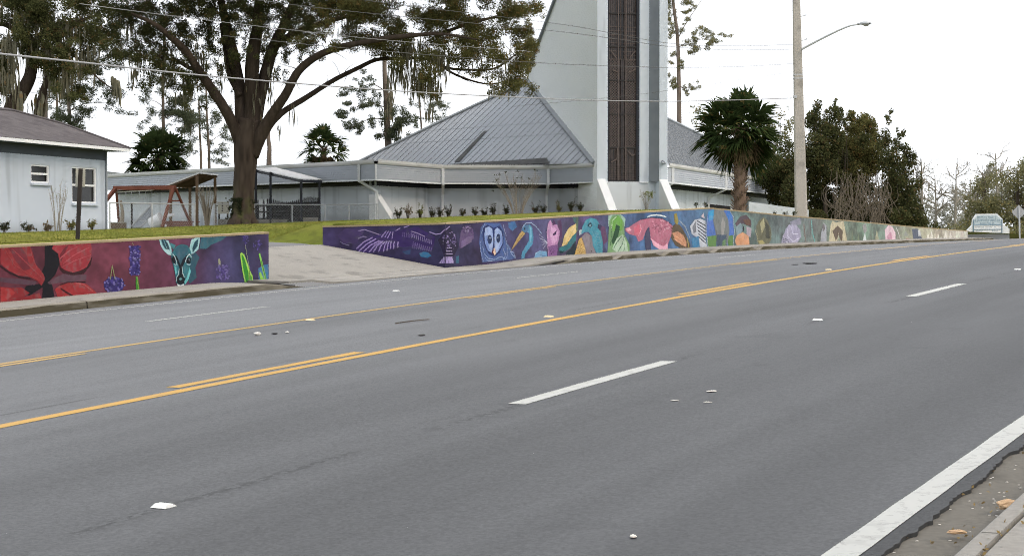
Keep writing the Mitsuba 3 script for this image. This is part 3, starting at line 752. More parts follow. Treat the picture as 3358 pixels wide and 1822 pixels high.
MURAL = [
 ('painted_hibiscus', 'huge painted red hibiscus with a black centre', 0, [
  (0, 0, 0, '24.624,0.873 24.836,0.963 25.051,1.027 25.726,0.997 25.704,0.885 25.049,0.861 24.662,0.831'),
  (0, 1, 0, '23.372,1 23.914,0.96 24.322,0.895 24.284,0.828 23.731,0.871 23.371,0.921'),
  (0, 2, 0, '24.556,1.61 24.921,1.593 24.955,1.208 24.837,1.018 24.701,0.912 24.776,0.746 24.813,0.552 24.469,0.551 24.49,0.782 24.132,0.631 23.966,0.69 24.042,0.822 24.397,0.852 24.568,0.97 24.475,1.081 24.552,1.215'),
  (0, 3, 0, '24.955,1.208 25.247,1.092 25.606,1.14 25.892,1.36 25.849,1.191 25.645,1.013 25.325,0.986 25.051,1.041 24.954,1.125'),
  (1, 4, 0, '23.379,1.58 24.162,1.616 24.234,1.437 24.288,1.247 24.512,1.039 24.549,0.93 24.453,0.81 24.341,0.908 24.136,0.994 23.824,1.029 23.589,1.127 23.429,1.223 23.376,1.264'),
  (2, 5, 0, '23.594,1.578 23.922,1.588 24.067,1.399 24.157,1.142 23.971,1.119 23.772,1.31'),
  (3, 6, 0.0182, '23.648,1.577 23.846,1.415 24.102,1.224 24.455,0.973'),
  (3, 7, 0.013, '23.486,1.539 23.735,1.231 24.1,1.049 24.397,0.92'),
  (3, 8, 0.013, '24.153,1.606 24.188,1.411 24.325,1.166'),
  (2, 9, 0.0252, '23.375,1.218 23.589,1.094 23.878,0.994 24.154,0.96'),
  (1, 10, 0, '24.786,1.619 24.96,1.648 25.854,1.656 25.873,1.515 25.851,1.318 25.727,1.151 25.545,1.085 25.326,1.048 25.13,1.094 24.993,1.152 24.956,1.263 24.919,1.429 24.746,1.526'),
  (2, 11, 0, '24.957,1.401 25.115,1.564 25.214,1.619 25.054,1.372 24.995,1.262'),
  (3, 12, 0.0252, '24.957,1.332 25.212,1.48 25.611,1.63'),
  (3, 12, 0.0224, '25.053,1.234 25.35,1.395 25.792,1.544'),
  (3, 12, 0.0168, '25.013,1.166 25.368,1.284 25.831,1.389'),
  (3, 12, 0.013, '24.862,1.566 25.018,1.593 25.175,1.64'),
  (1, 13, 0, '23.37,0.829 23.693,0.793 23.912,0.799 24.133,0.685 23.965,0.61 24.395,0.676 24.469,0.538 23.909,0.525 23.367,0.506'),
  (2, 14, 0, '23.37,0.816 23.639,0.781 23.747,0.698 23.546,0.572 23.367,0.539'),
  (1, 15, 0, '24.815,0.731 25.009,0.835 25.364,0.866 25.704,0.815 25.885,0.711 26.027,0.607 25.701,0.562 24.909,0.542'),
  (2, 16, 0.0364, '24.989,0.739 25.125,0.666 25.301,0.59'),
  (2, 17, 0.0168, '25.363,0.85 25.643,0.803 25.905,0.654'),
  (2, 18, 0.0196, '24.97,0.815 25.166,0.858 25.684,0.851'),
 ]),
 ('painted_lupine', 'squat painted blue lupine beside the hibiscus', 0, [
  (0, 19, 0, '26.837,0.754 26.805,0.676 26.719,0.616 26.595,0.586 26.459,0.59 26.337,0.629 26.254,0.694 26.225,0.772 26.256,0.848 26.34,0.908 26.462,0.939 26.598,0.936 26.721,0.898 26.807,0.833'),
  (1, 20, 0, '26.7,0.711 26.68,0.692 26.641,0.693 26.621,0.713 26.641,0.733 26.681,0.732'),
  (2, 21, 0, '26.733,0.688 26.717,0.674 26.685,0.675 26.67,0.69 26.686,0.704 26.717,0.703'),
  (3, 22, 0, '26.548,0.825 26.533,0.806 26.504,0.807 26.489,0.826 26.504,0.845 26.534,0.844'),
  (1, 20, 0, '26.347,0.708 26.328,0.683 26.291,0.685 26.273,0.71 26.291,0.735 26.329,0.734'),
  (2, 21, 0, '26.51,0.617 26.491,0.601 26.455,0.602 26.437,0.619 26.455,0.634 26.492,0.633'),
  (3, 22, 0, '26.871,0.751 26.857,0.735 26.829,0.736 26.815,0.753 26.829,0.769 26.857,0.768'),
  (1, 20, 0, '26.75,0.847 26.734,0.824 26.702,0.825 26.686,0.849 26.702,0.871 26.734,0.87'),
  (2, 21, 0, '26.821,0.724 26.806,0.711 26.776,0.712 26.762,0.726 26.776,0.739 26.806,0.738'),
  (3, 22, 0, '26.392,0.918 26.38,0.898 26.355,0.899 26.343,0.92 26.355,0.94 26.38,0.939'),
  (1, 20, 0, '26.483,0.611 26.465,0.597 26.428,0.598 26.409,0.613 26.428,0.628 26.465,0.626'),
  (2, 21, 0, '26.69,0.891 26.671,0.868 26.635,0.869 26.616,0.893 26.635,0.916 26.672,0.915'),
  (3, 22, 0, '26.322,0.698 26.302,0.686 26.261,0.687 26.241,0.701 26.261,0.714 26.302,0.712'),
  (1, 20, 0, '26.678,0.854 26.662,0.84 26.63,0.841 26.614,0.855 26.63,0.869 26.662,0.868'),
  (2, 21, 0, '26.516,0.859 26.495,0.843 26.454,0.844 26.434,0.861 26.455,0.876 26.495,0.875'),
  (3, 22, 0, '26.379,0.811 26.362,0.797 26.327,0.798 26.31,0.813 26.328,0.827 26.362,0.827'),
  (1, 20, 0, '26.682,0.612 26.662,0.593 26.624,0.594 26.605,0.614 26.625,0.634 26.663,0.632'),
  (2, 21, 0, '26.696,0.799 26.675,0.785 26.635,0.786 26.615,0.801 26.635,0.815 26.676,0.813'),
  (3, 22, 0, '26.809,0.788 26.791,0.763 26.756,0.764 26.739,0.79 26.756,0.815 26.791,0.814'),
  (1, 20, 0, '26.616,0.922 26.605,0.905 26.583,0.906 26.573,0.923 26.584,0.94 26.605,0.939'),
  (2, 21, 0, '26.674,0.717 26.661,0.693 26.635,0.694 26.623,0.718 26.636,0.742 26.661,0.741'),
  (3, 22, 0, '26.681,0.685 26.664,0.662 26.632,0.663 26.617,0.687 26.633,0.711 26.665,0.71'),
  (1, 20, 0, '26.816,0.789 26.803,0.77 26.777,0.771 26.765,0.791 26.778,0.81 26.803,0.809'),
  (2, 21, 0, '26.545,0.803 26.527,0.787 26.491,0.788 26.473,0.805 26.491,0.822 26.527,0.821'),
  (3, 22, 0, '26.347,0.849 26.329,0.83 26.294,0.831 26.276,0.851 26.294,0.87 26.33,0.869'),
  (1, 20, 0, '26.428,0.793 26.412,0.78 26.381,0.781 26.365,0.795 26.381,0.808 26.413,0.808'),
  (2, 21, 0, '26.338,0.752 26.319,0.735 26.281,0.736 26.262,0.754 26.281,0.771 26.319,0.77'),
  (3, 22, 0, '26.783,0.739 26.77,0.717 26.745,0.717 26.732,0.74 26.745,0.762 26.771,0.761'),
  (1, 20, 0, '26.421,0.692 26.4,0.675 26.358,0.677 26.338,0.695 26.359,0.711 26.4,0.71'),
  (2, 21, 0, '26.451,0.676 26.435,0.663 26.404,0.664 26.388,0.678 26.404,0.69 26.435,0.689'),
  (3, 22, 0, '26.274,0.821 26.257,0.8 26.224,0.801 26.208,0.823 26.224,0.845 26.257,0.844'),
  (1, 20, 0, '26.843,0.81 26.824,0.787 26.786,0.789 26.767,0.812 26.786,0.835 26.824,0.834'),
  (2, 21, 0, '26.629,0.845 26.613,0.829 26.581,0.83 26.565,0.847 26.581,0.863 26.613,0.862'),
  (3, 22, 0, '26.537,0.622 26.523,0.602 26.496,0.603 26.482,0.624 26.496,0.644 26.524,0.643'),
  (1, 20, 0, '26.471,0.794 26.455,0.777 26.425,0.778 26.41,0.796 26.425,0.813 26.456,0.812'),
  (2, 21, 0, '26.528,0.816 26.516,0.797 26.491,0.798 26.479,0.817 26.492,0.836 26.516,0.835'),
  (3, 22, 0, '26.344,0.683 26.33,0.668 26.302,0.669 26.288,0.684 26.302,0.698 26.33,0.698'),
  (1, 20, 0, '26.695,0.797 26.683,0.781 26.659,0.782 26.647,0.798 26.66,0.813 26.683,0.813'),
  (2, 21, 0, '26.481,0.689 26.464,0.665 26.431,0.666 26.415,0.691 26.432,0.716 26.465,0.715'),
  (3, 22, 0, '26.708,0.672 26.689,0.648 26.653,0.649 26.635,0.674 26.654,0.698 26.69,0.697'),
  (1, 20, 0, '26.682,0.759 26.665,0.735 26.632,0.736 26.616,0.761 26.632,0.784 26.666,0.783'),
  (2, 21, 0, '26.783,0.708 26.771,0.686 26.746,0.687 26.734,0.71 26.747,0.732 26.771,0.731'),
  (3, 22, 0, '26.765,0.809 26.755,0.796 26.734,0.797 26.724,0.81 26.734,0.823 26.755,0.822'),
  (1, 20, 0, '26.304,0.683 26.291,0.662 26.265,0.663 26.253,0.685 26.266,0.705 26.291,0.704'),
  (2, 21, 0, '26.43,0.712 26.412,0.696 26.375,0.697 26.357,0.714 26.376,0.73 26.412,0.729'),
  (3, 22, 0, '26.368,0.65 26.352,0.628 26.321,0.629 26.305,0.652 26.321,0.674 26.353,0.673'),
  (1, 20, 0, '26.434,0.773 26.418,0.749 26.388,0.75 26.373,0.775 26.388,0.798 26.419,0.797'),
  (2, 21, 0, '26.266,0.842 26.256,0.826 26.236,0.827 26.226,0.843 26.236,0.86 26.256,0.859'),
  (3, 22, 0, '26.594,0.915 26.577,0.894 26.544,0.895 26.527,0.916 26.544,0.937 26.578,0.936'),
  (1, 20, 0, '26.75,0.865 26.733,0.846 26.7,0.847 26.683,0.867 26.7,0.886 26.733,0.886'),
  (2, 21, 0, '26.475,0.856 26.457,0.836 26.421,0.837 26.403,0.858 26.421,0.878 26.457,0.877'),
  (3, 22, 0, '26.599,0.887 26.589,0.868 26.568,0.868 26.557,0.888 26.568,0.907 26.589,0.907'),
  (1, 20, 0, '26.724,0.874 26.706,0.857 26.67,0.858 26.653,0.876 26.671,0.893 26.706,0.892'),
  (2, 21, 0, '26.384,0.643 26.373,0.62 26.351,0.621 26.34,0.645 26.351,0.668 26.373,0.668'),
  (3, 22, 0, '26.775,0.885 26.763,0.872 26.74,0.872 26.728,0.886 26.74,0.9 26.764,0.899'),
  (1, 20, 0, '26.714,0.831 26.7,0.814 26.673,0.815 26.66,0.832 26.674,0.849 26.701,0.849'),
  (2, 21, 0, '26.492,0.827 26.476,0.806 26.445,0.807 26.429,0.829 26.445,0.849 26.477,0.848'),
  (3, 22, 0, '26.562,0.782 26.542,0.765 26.502,0.766 26.483,0.784 26.503,0.802 26.542,0.801'),
  (1, 20, 0, '26.338,0.714 26.324,0.69 26.298,0.691 26.285,0.715 26.298,0.739 26.325,0.738'),
  (2, 21, 0, '26.607,0.627 26.594,0.607 26.57,0.607 26.558,0.628 26.57,0.648 26.595,0.648'),
  (3, 22, 0, '26.797,0.857 26.785,0.837 26.761,0.838 26.749,0.859 26.761,0.879 26.785,0.878'),
  (3, 23, 0.0224, '26.414,0.895 26.469,1.165 26.551,0.891'),
 ]),
 ('painted_lupine', 'tall painted blue lupine between the hibiscus and the deer', 0, [
  (0, 24, 0, '27.006,1.561 27.31,1.566 27.337,0.959 27.043,0.951'),
  (1, 20, 0, '27.178,1.135 27.16,1.118 27.123,1.119 27.105,1.136 27.124,1.153 27.16,1.153'),
  (2, 25, 0, '27.154,1.174 27.137,1.153 27.105,1.154 27.089,1.175 27.105,1.195 27.138,1.195'),
  (3, 26, 0, '27.171,1.004 27.159,0.991 27.135,0.991 27.123,1.005 27.135,1.018 27.159,1.018'),
  (1, 20, 0, '27.366,1.431 27.353,1.418 27.327,1.418 27.314,1.432 27.328,1.446 27.353,1.446'),
  (2, 25, 0, '27.323,1.449 27.303,1.432 27.263,1.432 27.243,1.45 27.263,1.467 27.303,1.467'),
  (3, 26, 0, '27.346,1.267 27.329,1.248 27.295,1.249 27.278,1.268 27.295,1.286 27.329,1.286'),
  (1, 20, 0, '27.335,1.009 27.325,0.989 27.305,0.989 27.295,1.01 27.305,1.03 27.325,1.029'),
  (2, 25, 0, '27.09,1.086 27.069,1.068 27.027,1.069 27.007,1.087 27.028,1.105 27.069,1.104'),
  (3, 26, 0, '27.304,1.111 27.293,1.097 27.272,1.098 27.262,1.112 27.272,1.126 27.293,1.126'),
  (1, 20, 0, '27.258,1.093 27.241,1.072 27.207,1.073 27.19,1.094 27.207,1.115 27.241,1.115'),
  (2, 25, 0, '27.083,0.962 27.073,0.941 27.053,0.942 27.043,0.962 27.053,0.983 27.073,0.982'),
  (3, 26, 0, '27.047,1.334 27.033,1.316 27.006,1.317 26.993,1.334 27.007,1.352 27.034,1.351'),
  (1, 20, 0, '27.061,0.993 27.051,0.97 27.03,0.97 27.02,0.994 27.03,1.017 27.051,1.017'),
  (2, 25, 0, '27.039,1.304 27.022,1.284 26.987,1.285 26.97,1.305 26.987,1.324 27.022,1.324'),
  (3, 26, 0, '27.158,1.198 27.148,1.175 27.128,1.176 27.118,1.198 27.128,1.221 27.148,1.22'),
  (1, 20, 0, '27.098,1.176 27.087,1.161 27.067,1.162 27.057,1.176 27.067,1.191 27.088,1.19'),
  (2, 25, 0, '27.29,1.209 27.27,1.188 27.23,1.189 27.21,1.21 27.23,1.23 27.27,1.23'),
  (3, 26, 0, '27.079,1.431 27.063,1.41 27.029,1.411 27.013,1.432 27.03,1.453 27.063,1.452'),
  (1, 20, 0, '27.294,0.979 27.283,0.966 27.262,0.967 27.251,0.98 27.262,0.992 27.283,0.991'),
  (2, 25, 0, '27.183,1.185 27.164,1.173 27.127,1.174 27.109,1.186 27.127,1.198 27.164,1.197'),
  (3, 26, 0, '27.17,1.288 27.157,1.269 27.131,1.269 27.118,1.289 27.131,1.308 27.157,1.307'),
  (1, 20, 0, '27.349,1.262 27.329,1.249 27.29,1.249 27.271,1.263 27.291,1.277 27.329,1.276'),
  (2, 25, 0, '27.1,1.132 27.087,1.119 27.06,1.12 27.047,1.133 27.06,1.146 27.087,1.145'),
  (3, 26, 0, '27.053,1.548 27.033,1.526 26.992,1.527 26.972,1.548 26.992,1.57 27.033,1.569'),
  (1, 20, 0, '27.331,1.085 27.313,1.067 27.278,1.068 27.26,1.087 27.278,1.105 27.313,1.104'),
  (2, 25, 0, '27.204,1.529 27.193,1.51 27.171,1.51 27.161,1.529 27.172,1.549 27.193,1.548'),
  (3, 26, 0, '27.284,1.396 27.27,1.381 27.242,1.382 27.228,1.397 27.242,1.412 27.27,1.411'),
  (1, 20, 0, '27.313,1.488 27.3,1.467 27.276,1.467 27.264,1.488 27.276,1.509 27.3,1.509'),
  (2, 25, 0, '27.356,1.018 27.344,1.005 27.319,1.005 27.307,1.019 27.319,1.032 27.344,1.032'),
  (3, 26, 0, '27.155,1.212 27.137,1.19 27.102,1.191 27.085,1.213 27.102,1.235 27.137,1.234'),
  (1, 20, 0, '27.046,1.542 27.035,1.53 27.015,1.53 27.005,1.543 27.015,1.556 27.036,1.555'),
  (2, 25, 0, '27.194,1.299 27.182,1.287 27.158,1.288 27.146,1.3 27.158,1.312 27.182,1.311'),
  (3, 26, 0, '27.143,1.319 27.13,1.298 27.105,1.298 27.092,1.32 27.105,1.341 27.131,1.34'),
  (1, 20, 0, '27.208,1.333 27.191,1.314 27.158,1.315 27.142,1.334 27.159,1.353 27.191,1.353'),
  (2, 25, 0, '27.357,1.548 27.342,1.536 27.314,1.537 27.3,1.549 27.314,1.56 27.343,1.56'),
  (3, 26, 0, '27.254,1.225 27.243,1.203 27.222,1.204 27.211,1.226 27.222,1.248 27.244,1.247'),
  (1, 20, 0, '27.296,1.556 27.284,1.535 27.26,1.535 27.248,1.557 27.26,1.579 27.284,1.578'),
  (2, 25, 0, '27.204,1.136 27.188,1.125 27.155,1.126 27.138,1.138 27.155,1.149 27.188,1.149'),
  (3, 26, 0, '27.142,1.461 27.132,1.446 27.113,1.446 27.103,1.461 27.113,1.476 27.132,1.476'),
  (1, 20, 0, '27.223,1.011 27.205,0.996 27.17,0.997 27.152,1.012 27.17,1.027 27.206,1.026'),
  (2, 25, 0, '27.213,1.417 27.193,1.394 27.153,1.394 27.134,1.418 27.154,1.44 27.193,1.44'),
  (3, 26, 0, '27.298,0.965 27.284,0.947 27.256,0.948 27.242,0.966 27.256,0.984 27.285,0.984'),
  (1, 20, 0, '27.283,1.543 27.266,1.53 27.233,1.531 27.216,1.544 27.233,1.556 27.267,1.556'),
  (2, 25, 0, '27.352,1.335 27.337,1.319 27.309,1.319 27.294,1.336 27.309,1.352 27.338,1.352'),
  (3, 26, 0, '27.064,1.38 27.053,1.366 27.033,1.366 27.022,1.38 27.033,1.395 27.054,1.394'),
  (1, 20, 0, '27.368,1.537 27.353,1.515 27.324,1.515 27.31,1.538 27.324,1.561 27.353,1.561'),
  (2, 25, 0, '27.289,1.038 27.277,1.02 27.254,1.02 27.243,1.039 27.255,1.057 27.278,1.056'),
  (3, 26, 0, '27.222,1.423 27.203,1.407 27.165,1.407 27.146,1.424 27.165,1.44 27.203,1.439'),
  (1, 20, 0, '27.136,1.541 27.115,1.527 27.073,1.527 27.052,1.541 27.073,1.555 27.115,1.555'),
  (2, 25, 0, '27.024,1.09 27.013,1.079 26.992,1.079 26.981,1.091 26.992,1.103 27.013,1.103'),
  (3, 26, 0, '27.353,1.016 27.334,1.004 27.297,1.005 27.279,1.017 27.298,1.029 27.334,1.028'),
  (1, 20, 0, '27.031,1.056 27.017,1.035 26.991,1.036 26.978,1.057 26.991,1.078 27.018,1.077'),
  (2, 25, 0, '27.247,0.971 27.232,0.948 27.201,0.949 27.186,0.972 27.202,0.994 27.232,0.994'),
  (3, 26, 0, '27.209,1.312 27.192,1.298 27.157,1.299 27.14,1.313 27.158,1.327 27.192,1.326'),
  (1, 20, 0, '27.13,1.447 27.119,1.425 27.097,1.425 27.087,1.447 27.098,1.469 27.12,1.469'),
  (2, 25, 0, '27.263,1.202 27.252,1.179 27.231,1.179 27.221,1.202 27.231,1.225 27.252,1.225'),
  (3, 26, 0, '27.065,1.117 27.053,1.093 27.031,1.094 27.02,1.118 27.031,1.141 27.054,1.141'),
  (1, 20, 0, '27.257,1.437 27.241,1.425 27.21,1.425 27.195,1.438 27.21,1.45 27.242,1.45'),
  (2, 25, 0, '27.08,1.323 27.07,1.311 27.049,1.311 27.038,1.323 27.049,1.335 27.07,1.334'),
  (3, 26, 0, '27.274,1.312 27.262,1.3 27.238,1.3 27.226,1.313 27.238,1.326 27.262,1.326'),
  (1, 20, 0, '27.323,1.29 27.303,1.268 27.264,1.269 27.244,1.291 27.264,1.313 27.303,1.312'),
  (2, 25, 0, '27.196,1.481 27.179,1.47 27.146,1.47 27.13,1.482 27.147,1.494 27.18,1.493'),
  (3, 26, 0, '27.186,1.468 27.176,1.451 27.156,1.452 27.147,1.469 27.157,1.485 27.176,1.485'),
  (1, 20, 0, '27.071,1.271 27.058,1.259 27.032,1.26 27.019,1.272 27.032,1.284 27.058,1.284'),
  (2, 25, 0, '27.141,1.136 27.123,1.124 27.085,1.125 27.066,1.137 27.085,1.148 27.123,1.147'),
  (3, 26, 0, '27.236,1.276 27.22,1.264 27.187,1.264 27.171,1.277 27.187,1.289 27.22,1.288'),
  (1, 20, 0, '27.281,1.152 27.268,1.129 27.241,1.129 27.228,1.153 27.242,1.175 27.268,1.175'),
  (2, 25, 0, '27.169,1.163 27.148,1.146 27.107,1.146 27.087,1.165 27.108,1.182 27.149,1.182'),
  (3, 26, 0, '27.033,1.072 27.02,1.06 26.993,1.061 26.98,1.073 26.993,1.086 27.02,1.085'),
  (1, 20, 0, '27.355,1.464 27.334,1.442 27.291,1.442 27.27,1.465 27.291,1.488 27.334,1.487'),
  (2, 25, 0, '27.079,1.31 27.066,1.296 27.042,1.297 27.03,1.311 27.042,1.324 27.067,1.324'),
  (3, 26, 0, '27.042,1.007 27.027,0.986 26.998,0.987 26.983,1.008 26.998,1.029 27.028,1.028'),
  (1, 20, 0, '27.097,1.423 27.081,1.405 27.05,1.405 27.035,1.424 27.05,1.442 27.081,1.441'),
  (2, 25, 0, '27.071,1.269 27.052,1.246 27.014,1.247 26.995,1.27 27.014,1.293 27.052,1.292'),
  (3, 26, 0, '27.355,1.379 27.343,1.357 27.321,1.357 27.31,1.38 27.321,1.402 27.344,1.402'),
  (1, 20, 0, '27.362,1.28 27.346,1.268 27.315,1.268 27.299,1.281 27.315,1.293 27.347,1.292'),
  (2, 25, 0, '27.06,1.497 27.05,1.479 27.03,1.479 27.02,1.497 27.03,1.515 27.05,1.515'),
  (3, 26, 0, '27.335,1.152 27.317,1.133 27.283,1.134 27.266,1.154 27.283,1.173 27.318,1.172'),
  (1, 20, 0, '27.059,1.18 27.047,1.164 27.023,1.164 27.011,1.181 27.023,1.198 27.047,1.198'),
  (2, 25, 0, '27.11,1.415 27.098,1.395 27.075,1.396 27.064,1.416 27.076,1.436 27.098,1.435'),
  (1, 27, 0, '27.195,0.933 27.26,0.917 27.323,0.6 27.203,0.59'),
  (2, 28, 0.012, '27.228,0.918 27.29,0.609'),
  (1, 29, 0.014, '27.104,1.626 27.136,1.575'),
 ]),
 ('painted_deer', 'painted teal deer face with large ears', 0, [
  (0, 30, 0, '29.355,1.733 29.771,1.786 30.271,1.803 30.094,1.66 29.72,1.569 29.548,1.478 29.304,1.48'),
  (0, 31, 0, '29.015,1.331 29.159,1.405 29.303,1.296 29.156,1.069 29.203,0.853 28.962,0.722 28.915,0.799'),
  (1, 32, 0, '27.95,1.734 28.109,1.746 28.246,1.67 28.337,1.535 28.359,1.445 28.381,1.339 28.22,1.372 28.084,1.463 27.994,1.568'),
  (2, 33, 0, '28.007,1.694 28.136,1.693 28.227,1.603 28.295,1.468 28.153,1.484 28.058,1.575'),
  (3, 34, 0.018, '28.086,1.679 28.199,1.491'),
  (1, 35, 0, '28.292,1.625 28.499,1.564 28.429,1.474 28.337,1.535'),
  (1, 32, 0, '28.957,1.514 29.018,1.681 29.162,1.749 29.319,1.759 29.306,1.634 29.256,1.465 29.039,1.361 28.968,1.423'),
  (2, 36, 0, '29.052,1.513 29.137,1.635 29.253,1.703 29.228,1.542 29.063,1.399'),
  (3, 37, 0.024, '29.017,1.529 29.138,1.681 29.258,1.734'),
  (2, 38, 0, '28.336,1.385 28.522,1.548 28.686,1.589 28.875,1.56 28.992,1.438 29.039,1.3 28.966,1.133 28.941,0.997 28.892,0.861 28.82,0.741 28.725,0.668 28.561,0.658 28.492,0.781 28.47,0.932 28.425,1.083 28.346,1.265'),
  (3, 39, 0, '28.464,1.481 28.686,1.58 28.886,1.53 28.897,1.423 28.73,1.259 28.635,1.139 28.52,1.277'),
  (3, 40, 0, '28.761,0.773 28.869,0.892 28.946,1.073 28.993,0.996 28.892,0.8 28.796,0.712'),
  (3, 41, 0, '28.437,1.128 28.495,1.097 28.517,0.961 28.459,0.947'),
  (4, 42, 0, '28.451,1.353 28.52,1.322 28.635,1.139 28.73,1.274 28.873,1.363 28.825,1.257 28.693,1.078 28.681,0.942 28.606,0.944 28.6,1.08 28.52,1.232'),
  (4, 43, 0, '28.516,0.87 28.61,0.944 28.704,0.941 28.785,0.833 28.749,0.728 28.632,0.701 28.527,0.75'),
  (5, 44, 0, '28.574,0.836 28.633,0.87 28.691,0.833 28.632,0.798'),
  (5, 45, 0, '28.515,0.735 28.632,0.698 28.738,0.736 28.742,0.668 28.631,0.632 28.538,0.65'),
  (6, 46, 0, '28.562,0.741 28.632,0.754 28.707,0.737 28.632,0.701'),
  (4, 47, 0, '28.339,1.28 28.404,1.339 28.455,1.293 28.477,1.165 28.385,1.189'),
  (4, 47, 0, '28.825,1.25 28.92,1.309 28.995,1.262 28.966,1.164 28.847,1.166'),
  (5, 48, 0.018, '28.37,1.377 28.428,1.339 28.492,1.232 28.514,1.142'),
  (5, 48, 0.018, '28.796,1.197 28.844,1.303 28.939,1.37 28.996,1.308'),
  (5, 49, 0.018, '28.843,1.158 28.918,1.131 28.971,1.152'),
  (6, 50, 0.018, '28.91,1.256 28.933,1.225'),
  (5, 51, 0.015, '28.414,1.166 28.461,1.135'),
  (5, 48, 0.015, '28.583,1.05 28.564,0.945 28.493,0.863 28.481,0.796'),
  (5, 48, 0.015, '28.682,1.093 28.704,0.957 28.755,0.872'),
 ]),
 ('painted_lupine', 'faint painted violet lupine right of the deer', 0, [
  (0, 52, 0, '30.121,1.014 30.108,1.002 30.083,1.003 30.07,1.015 30.083,1.028 30.109,1.027'),
  (1, 53, 0, '30.044,1.015 30.024,1.002 29.985,1.003 29.965,1.017 29.985,1.03 30.024,1.029'),
  (2, 54, 0, '30.026,1.067 30.005,1.048 29.964,1.049 29.944,1.069 29.965,1.088 30.005,1.087'),
  (0, 52, 0, '30.318,1.002 30.308,0.988 30.288,0.988 30.279,1.003 30.289,1.018 30.309,1.017'),
  (1, 53, 0, '30.139,1.057 30.122,1.045 30.087,1.046 30.07,1.058 30.088,1.07 30.122,1.069'),
  (2, 54, 0, '30.056,1.041 30.036,1.03 29.994,1.031 29.974,1.043 29.995,1.054 30.036,1.053'),
  (0, 52, 0, '29.994,0.824 29.979,0.808 29.951,0.809 29.937,0.825 29.951,0.841 29.979,0.841'),
  (1, 53, 0, '30.098,0.897 30.085,0.876 30.058,0.877 30.045,0.899 30.058,0.92 30.085,0.919'),
  (2, 54, 0, '30.165,1.051 30.147,1.03 30.112,1.031 30.095,1.052 30.113,1.072 30.147,1.071'),
  (0, 52, 0, '30.155,0.989 30.143,0.967 30.12,0.967 30.108,0.99 30.12,1.012 30.144,1.012'),
  (1, 53, 0, '30.103,0.785 30.086,0.764 30.052,0.765 30.035,0.787 30.052,0.808 30.086,0.807'),
  (2, 54, 0, '30.379,0.855 30.359,0.842 30.319,0.843 30.299,0.857 30.319,0.871 30.359,0.87'),
  (0, 52, 0, '30.148,0.961 30.128,0.946 30.089,0.947 30.069,0.963 30.089,0.978 30.128,0.977'),
  (1, 53, 0, '30.12,1.115 30.11,1.093 30.09,1.094 30.08,1.115 30.09,1.137 30.11,1.136'),
  (2, 54, 0, '30.225,0.9 30.21,0.886 30.18,0.887 30.165,0.901 30.18,0.914 30.21,0.914'),
  (0, 52, 0, '30.079,1.014 30.062,0.994 30.028,0.995 30.011,1.015 30.028,1.035 30.062,1.034'),
  (1, 53, 0, '30.303,0.971 30.29,0.953 30.263,0.954 30.25,0.972 30.263,0.989 30.29,0.989'),
  (2, 54, 0, '30,1.096 29.984,1.081 29.951,1.081 29.935,1.098 29.951,1.113 29.984,1.113'),
  (0, 52, 0, '30.08,0.795 30.063,0.784 30.029,0.785 30.012,0.797 30.029,0.808 30.063,0.807'),
  (1, 53, 0, '30.111,0.874 30.095,0.86 30.065,0.86 30.049,0.876 30.065,0.891 30.096,0.89'),
  (2, 54, 0, '30.252,0.829 30.234,0.815 30.199,0.816 30.182,0.831 30.2,0.845 30.234,0.844'),
  (0, 52, 0, '30.177,0.998 30.167,0.979 30.146,0.979 30.135,0.999 30.146,1.018 30.167,1.017'),
  (1, 53, 0, '29.944,1.014 29.924,0.997 29.883,0.998 29.863,1.016 29.884,1.032 29.924,1.031'),
  (2, 54, 0, '30.232,1.083 30.217,1.067 30.185,1.068 30.17,1.085 30.185,1.101 30.217,1.101'),
  (0, 52, 0, '30.298,0.949 30.284,0.933 30.254,0.934 30.239,0.951 30.254,0.967 30.284,0.966'),
  (1, 53, 0, '30.107,0.983 30.089,0.973 30.055,0.973 30.038,0.985 30.055,0.996 30.089,0.995'),
  (2, 54, 0, '30.018,0.864 30.002,0.847 29.969,0.848 29.953,0.866 29.97,0.883 30.002,0.882'),
  (0, 52, 0, '30.108,0.965 30.094,0.946 30.067,0.947 30.054,0.967 30.067,0.986 30.094,0.985'),
  (1, 53, 0, '29.938,0.867 29.922,0.85 29.89,0.85 29.874,0.868 29.89,0.885 29.922,0.885'),
  (2, 54, 0, '30.018,1.116 30.008,1.104 29.988,1.104 29.979,1.117 29.988,1.128 30.008,1.128'),
  (0, 52, 0, '30.235,0.9 30.225,0.877 30.205,0.877 30.195,0.901 30.205,0.923 30.225,0.923'),
  (1, 53, 0, '30.26,0.839 30.239,0.823 30.199,0.824 30.18,0.841 30.2,0.857 30.24,0.856'),
  (2, 54, 0, '30.145,0.845 30.13,0.831 30.101,0.832 30.086,0.847 30.101,0.861 30.13,0.86'),
  (0, 52, 0, '29.969,0.929 29.958,0.908 29.936,0.908 29.926,0.93 29.937,0.951 29.958,0.95'),
  (1, 53, 0, '30.331,0.97 30.319,0.949 30.297,0.949 30.287,0.971 30.298,0.993 30.32,0.993'),
  (2, 54, 0, '30.032,0.861 30.02,0.84 29.994,0.84 29.982,0.863 29.995,0.884 30.02,0.884'),
  (0, 52, 0, '30.09,1.044 30.076,1.029 30.048,1.029 30.034,1.045 30.049,1.061 30.077,1.06'),
  (1, 53, 0, '29.996,0.845 29.976,0.835 29.935,0.836 29.914,0.847 29.935,0.858 29.976,0.857'),
  (2, 54, 0, '30.28,1.086 30.267,1.064 30.242,1.064 30.23,1.087 30.243,1.109 30.267,1.109'),
  (0, 52, 0, '30.296,1.056 30.285,1.04 30.263,1.041 30.252,1.057 30.263,1.073 30.285,1.073'),
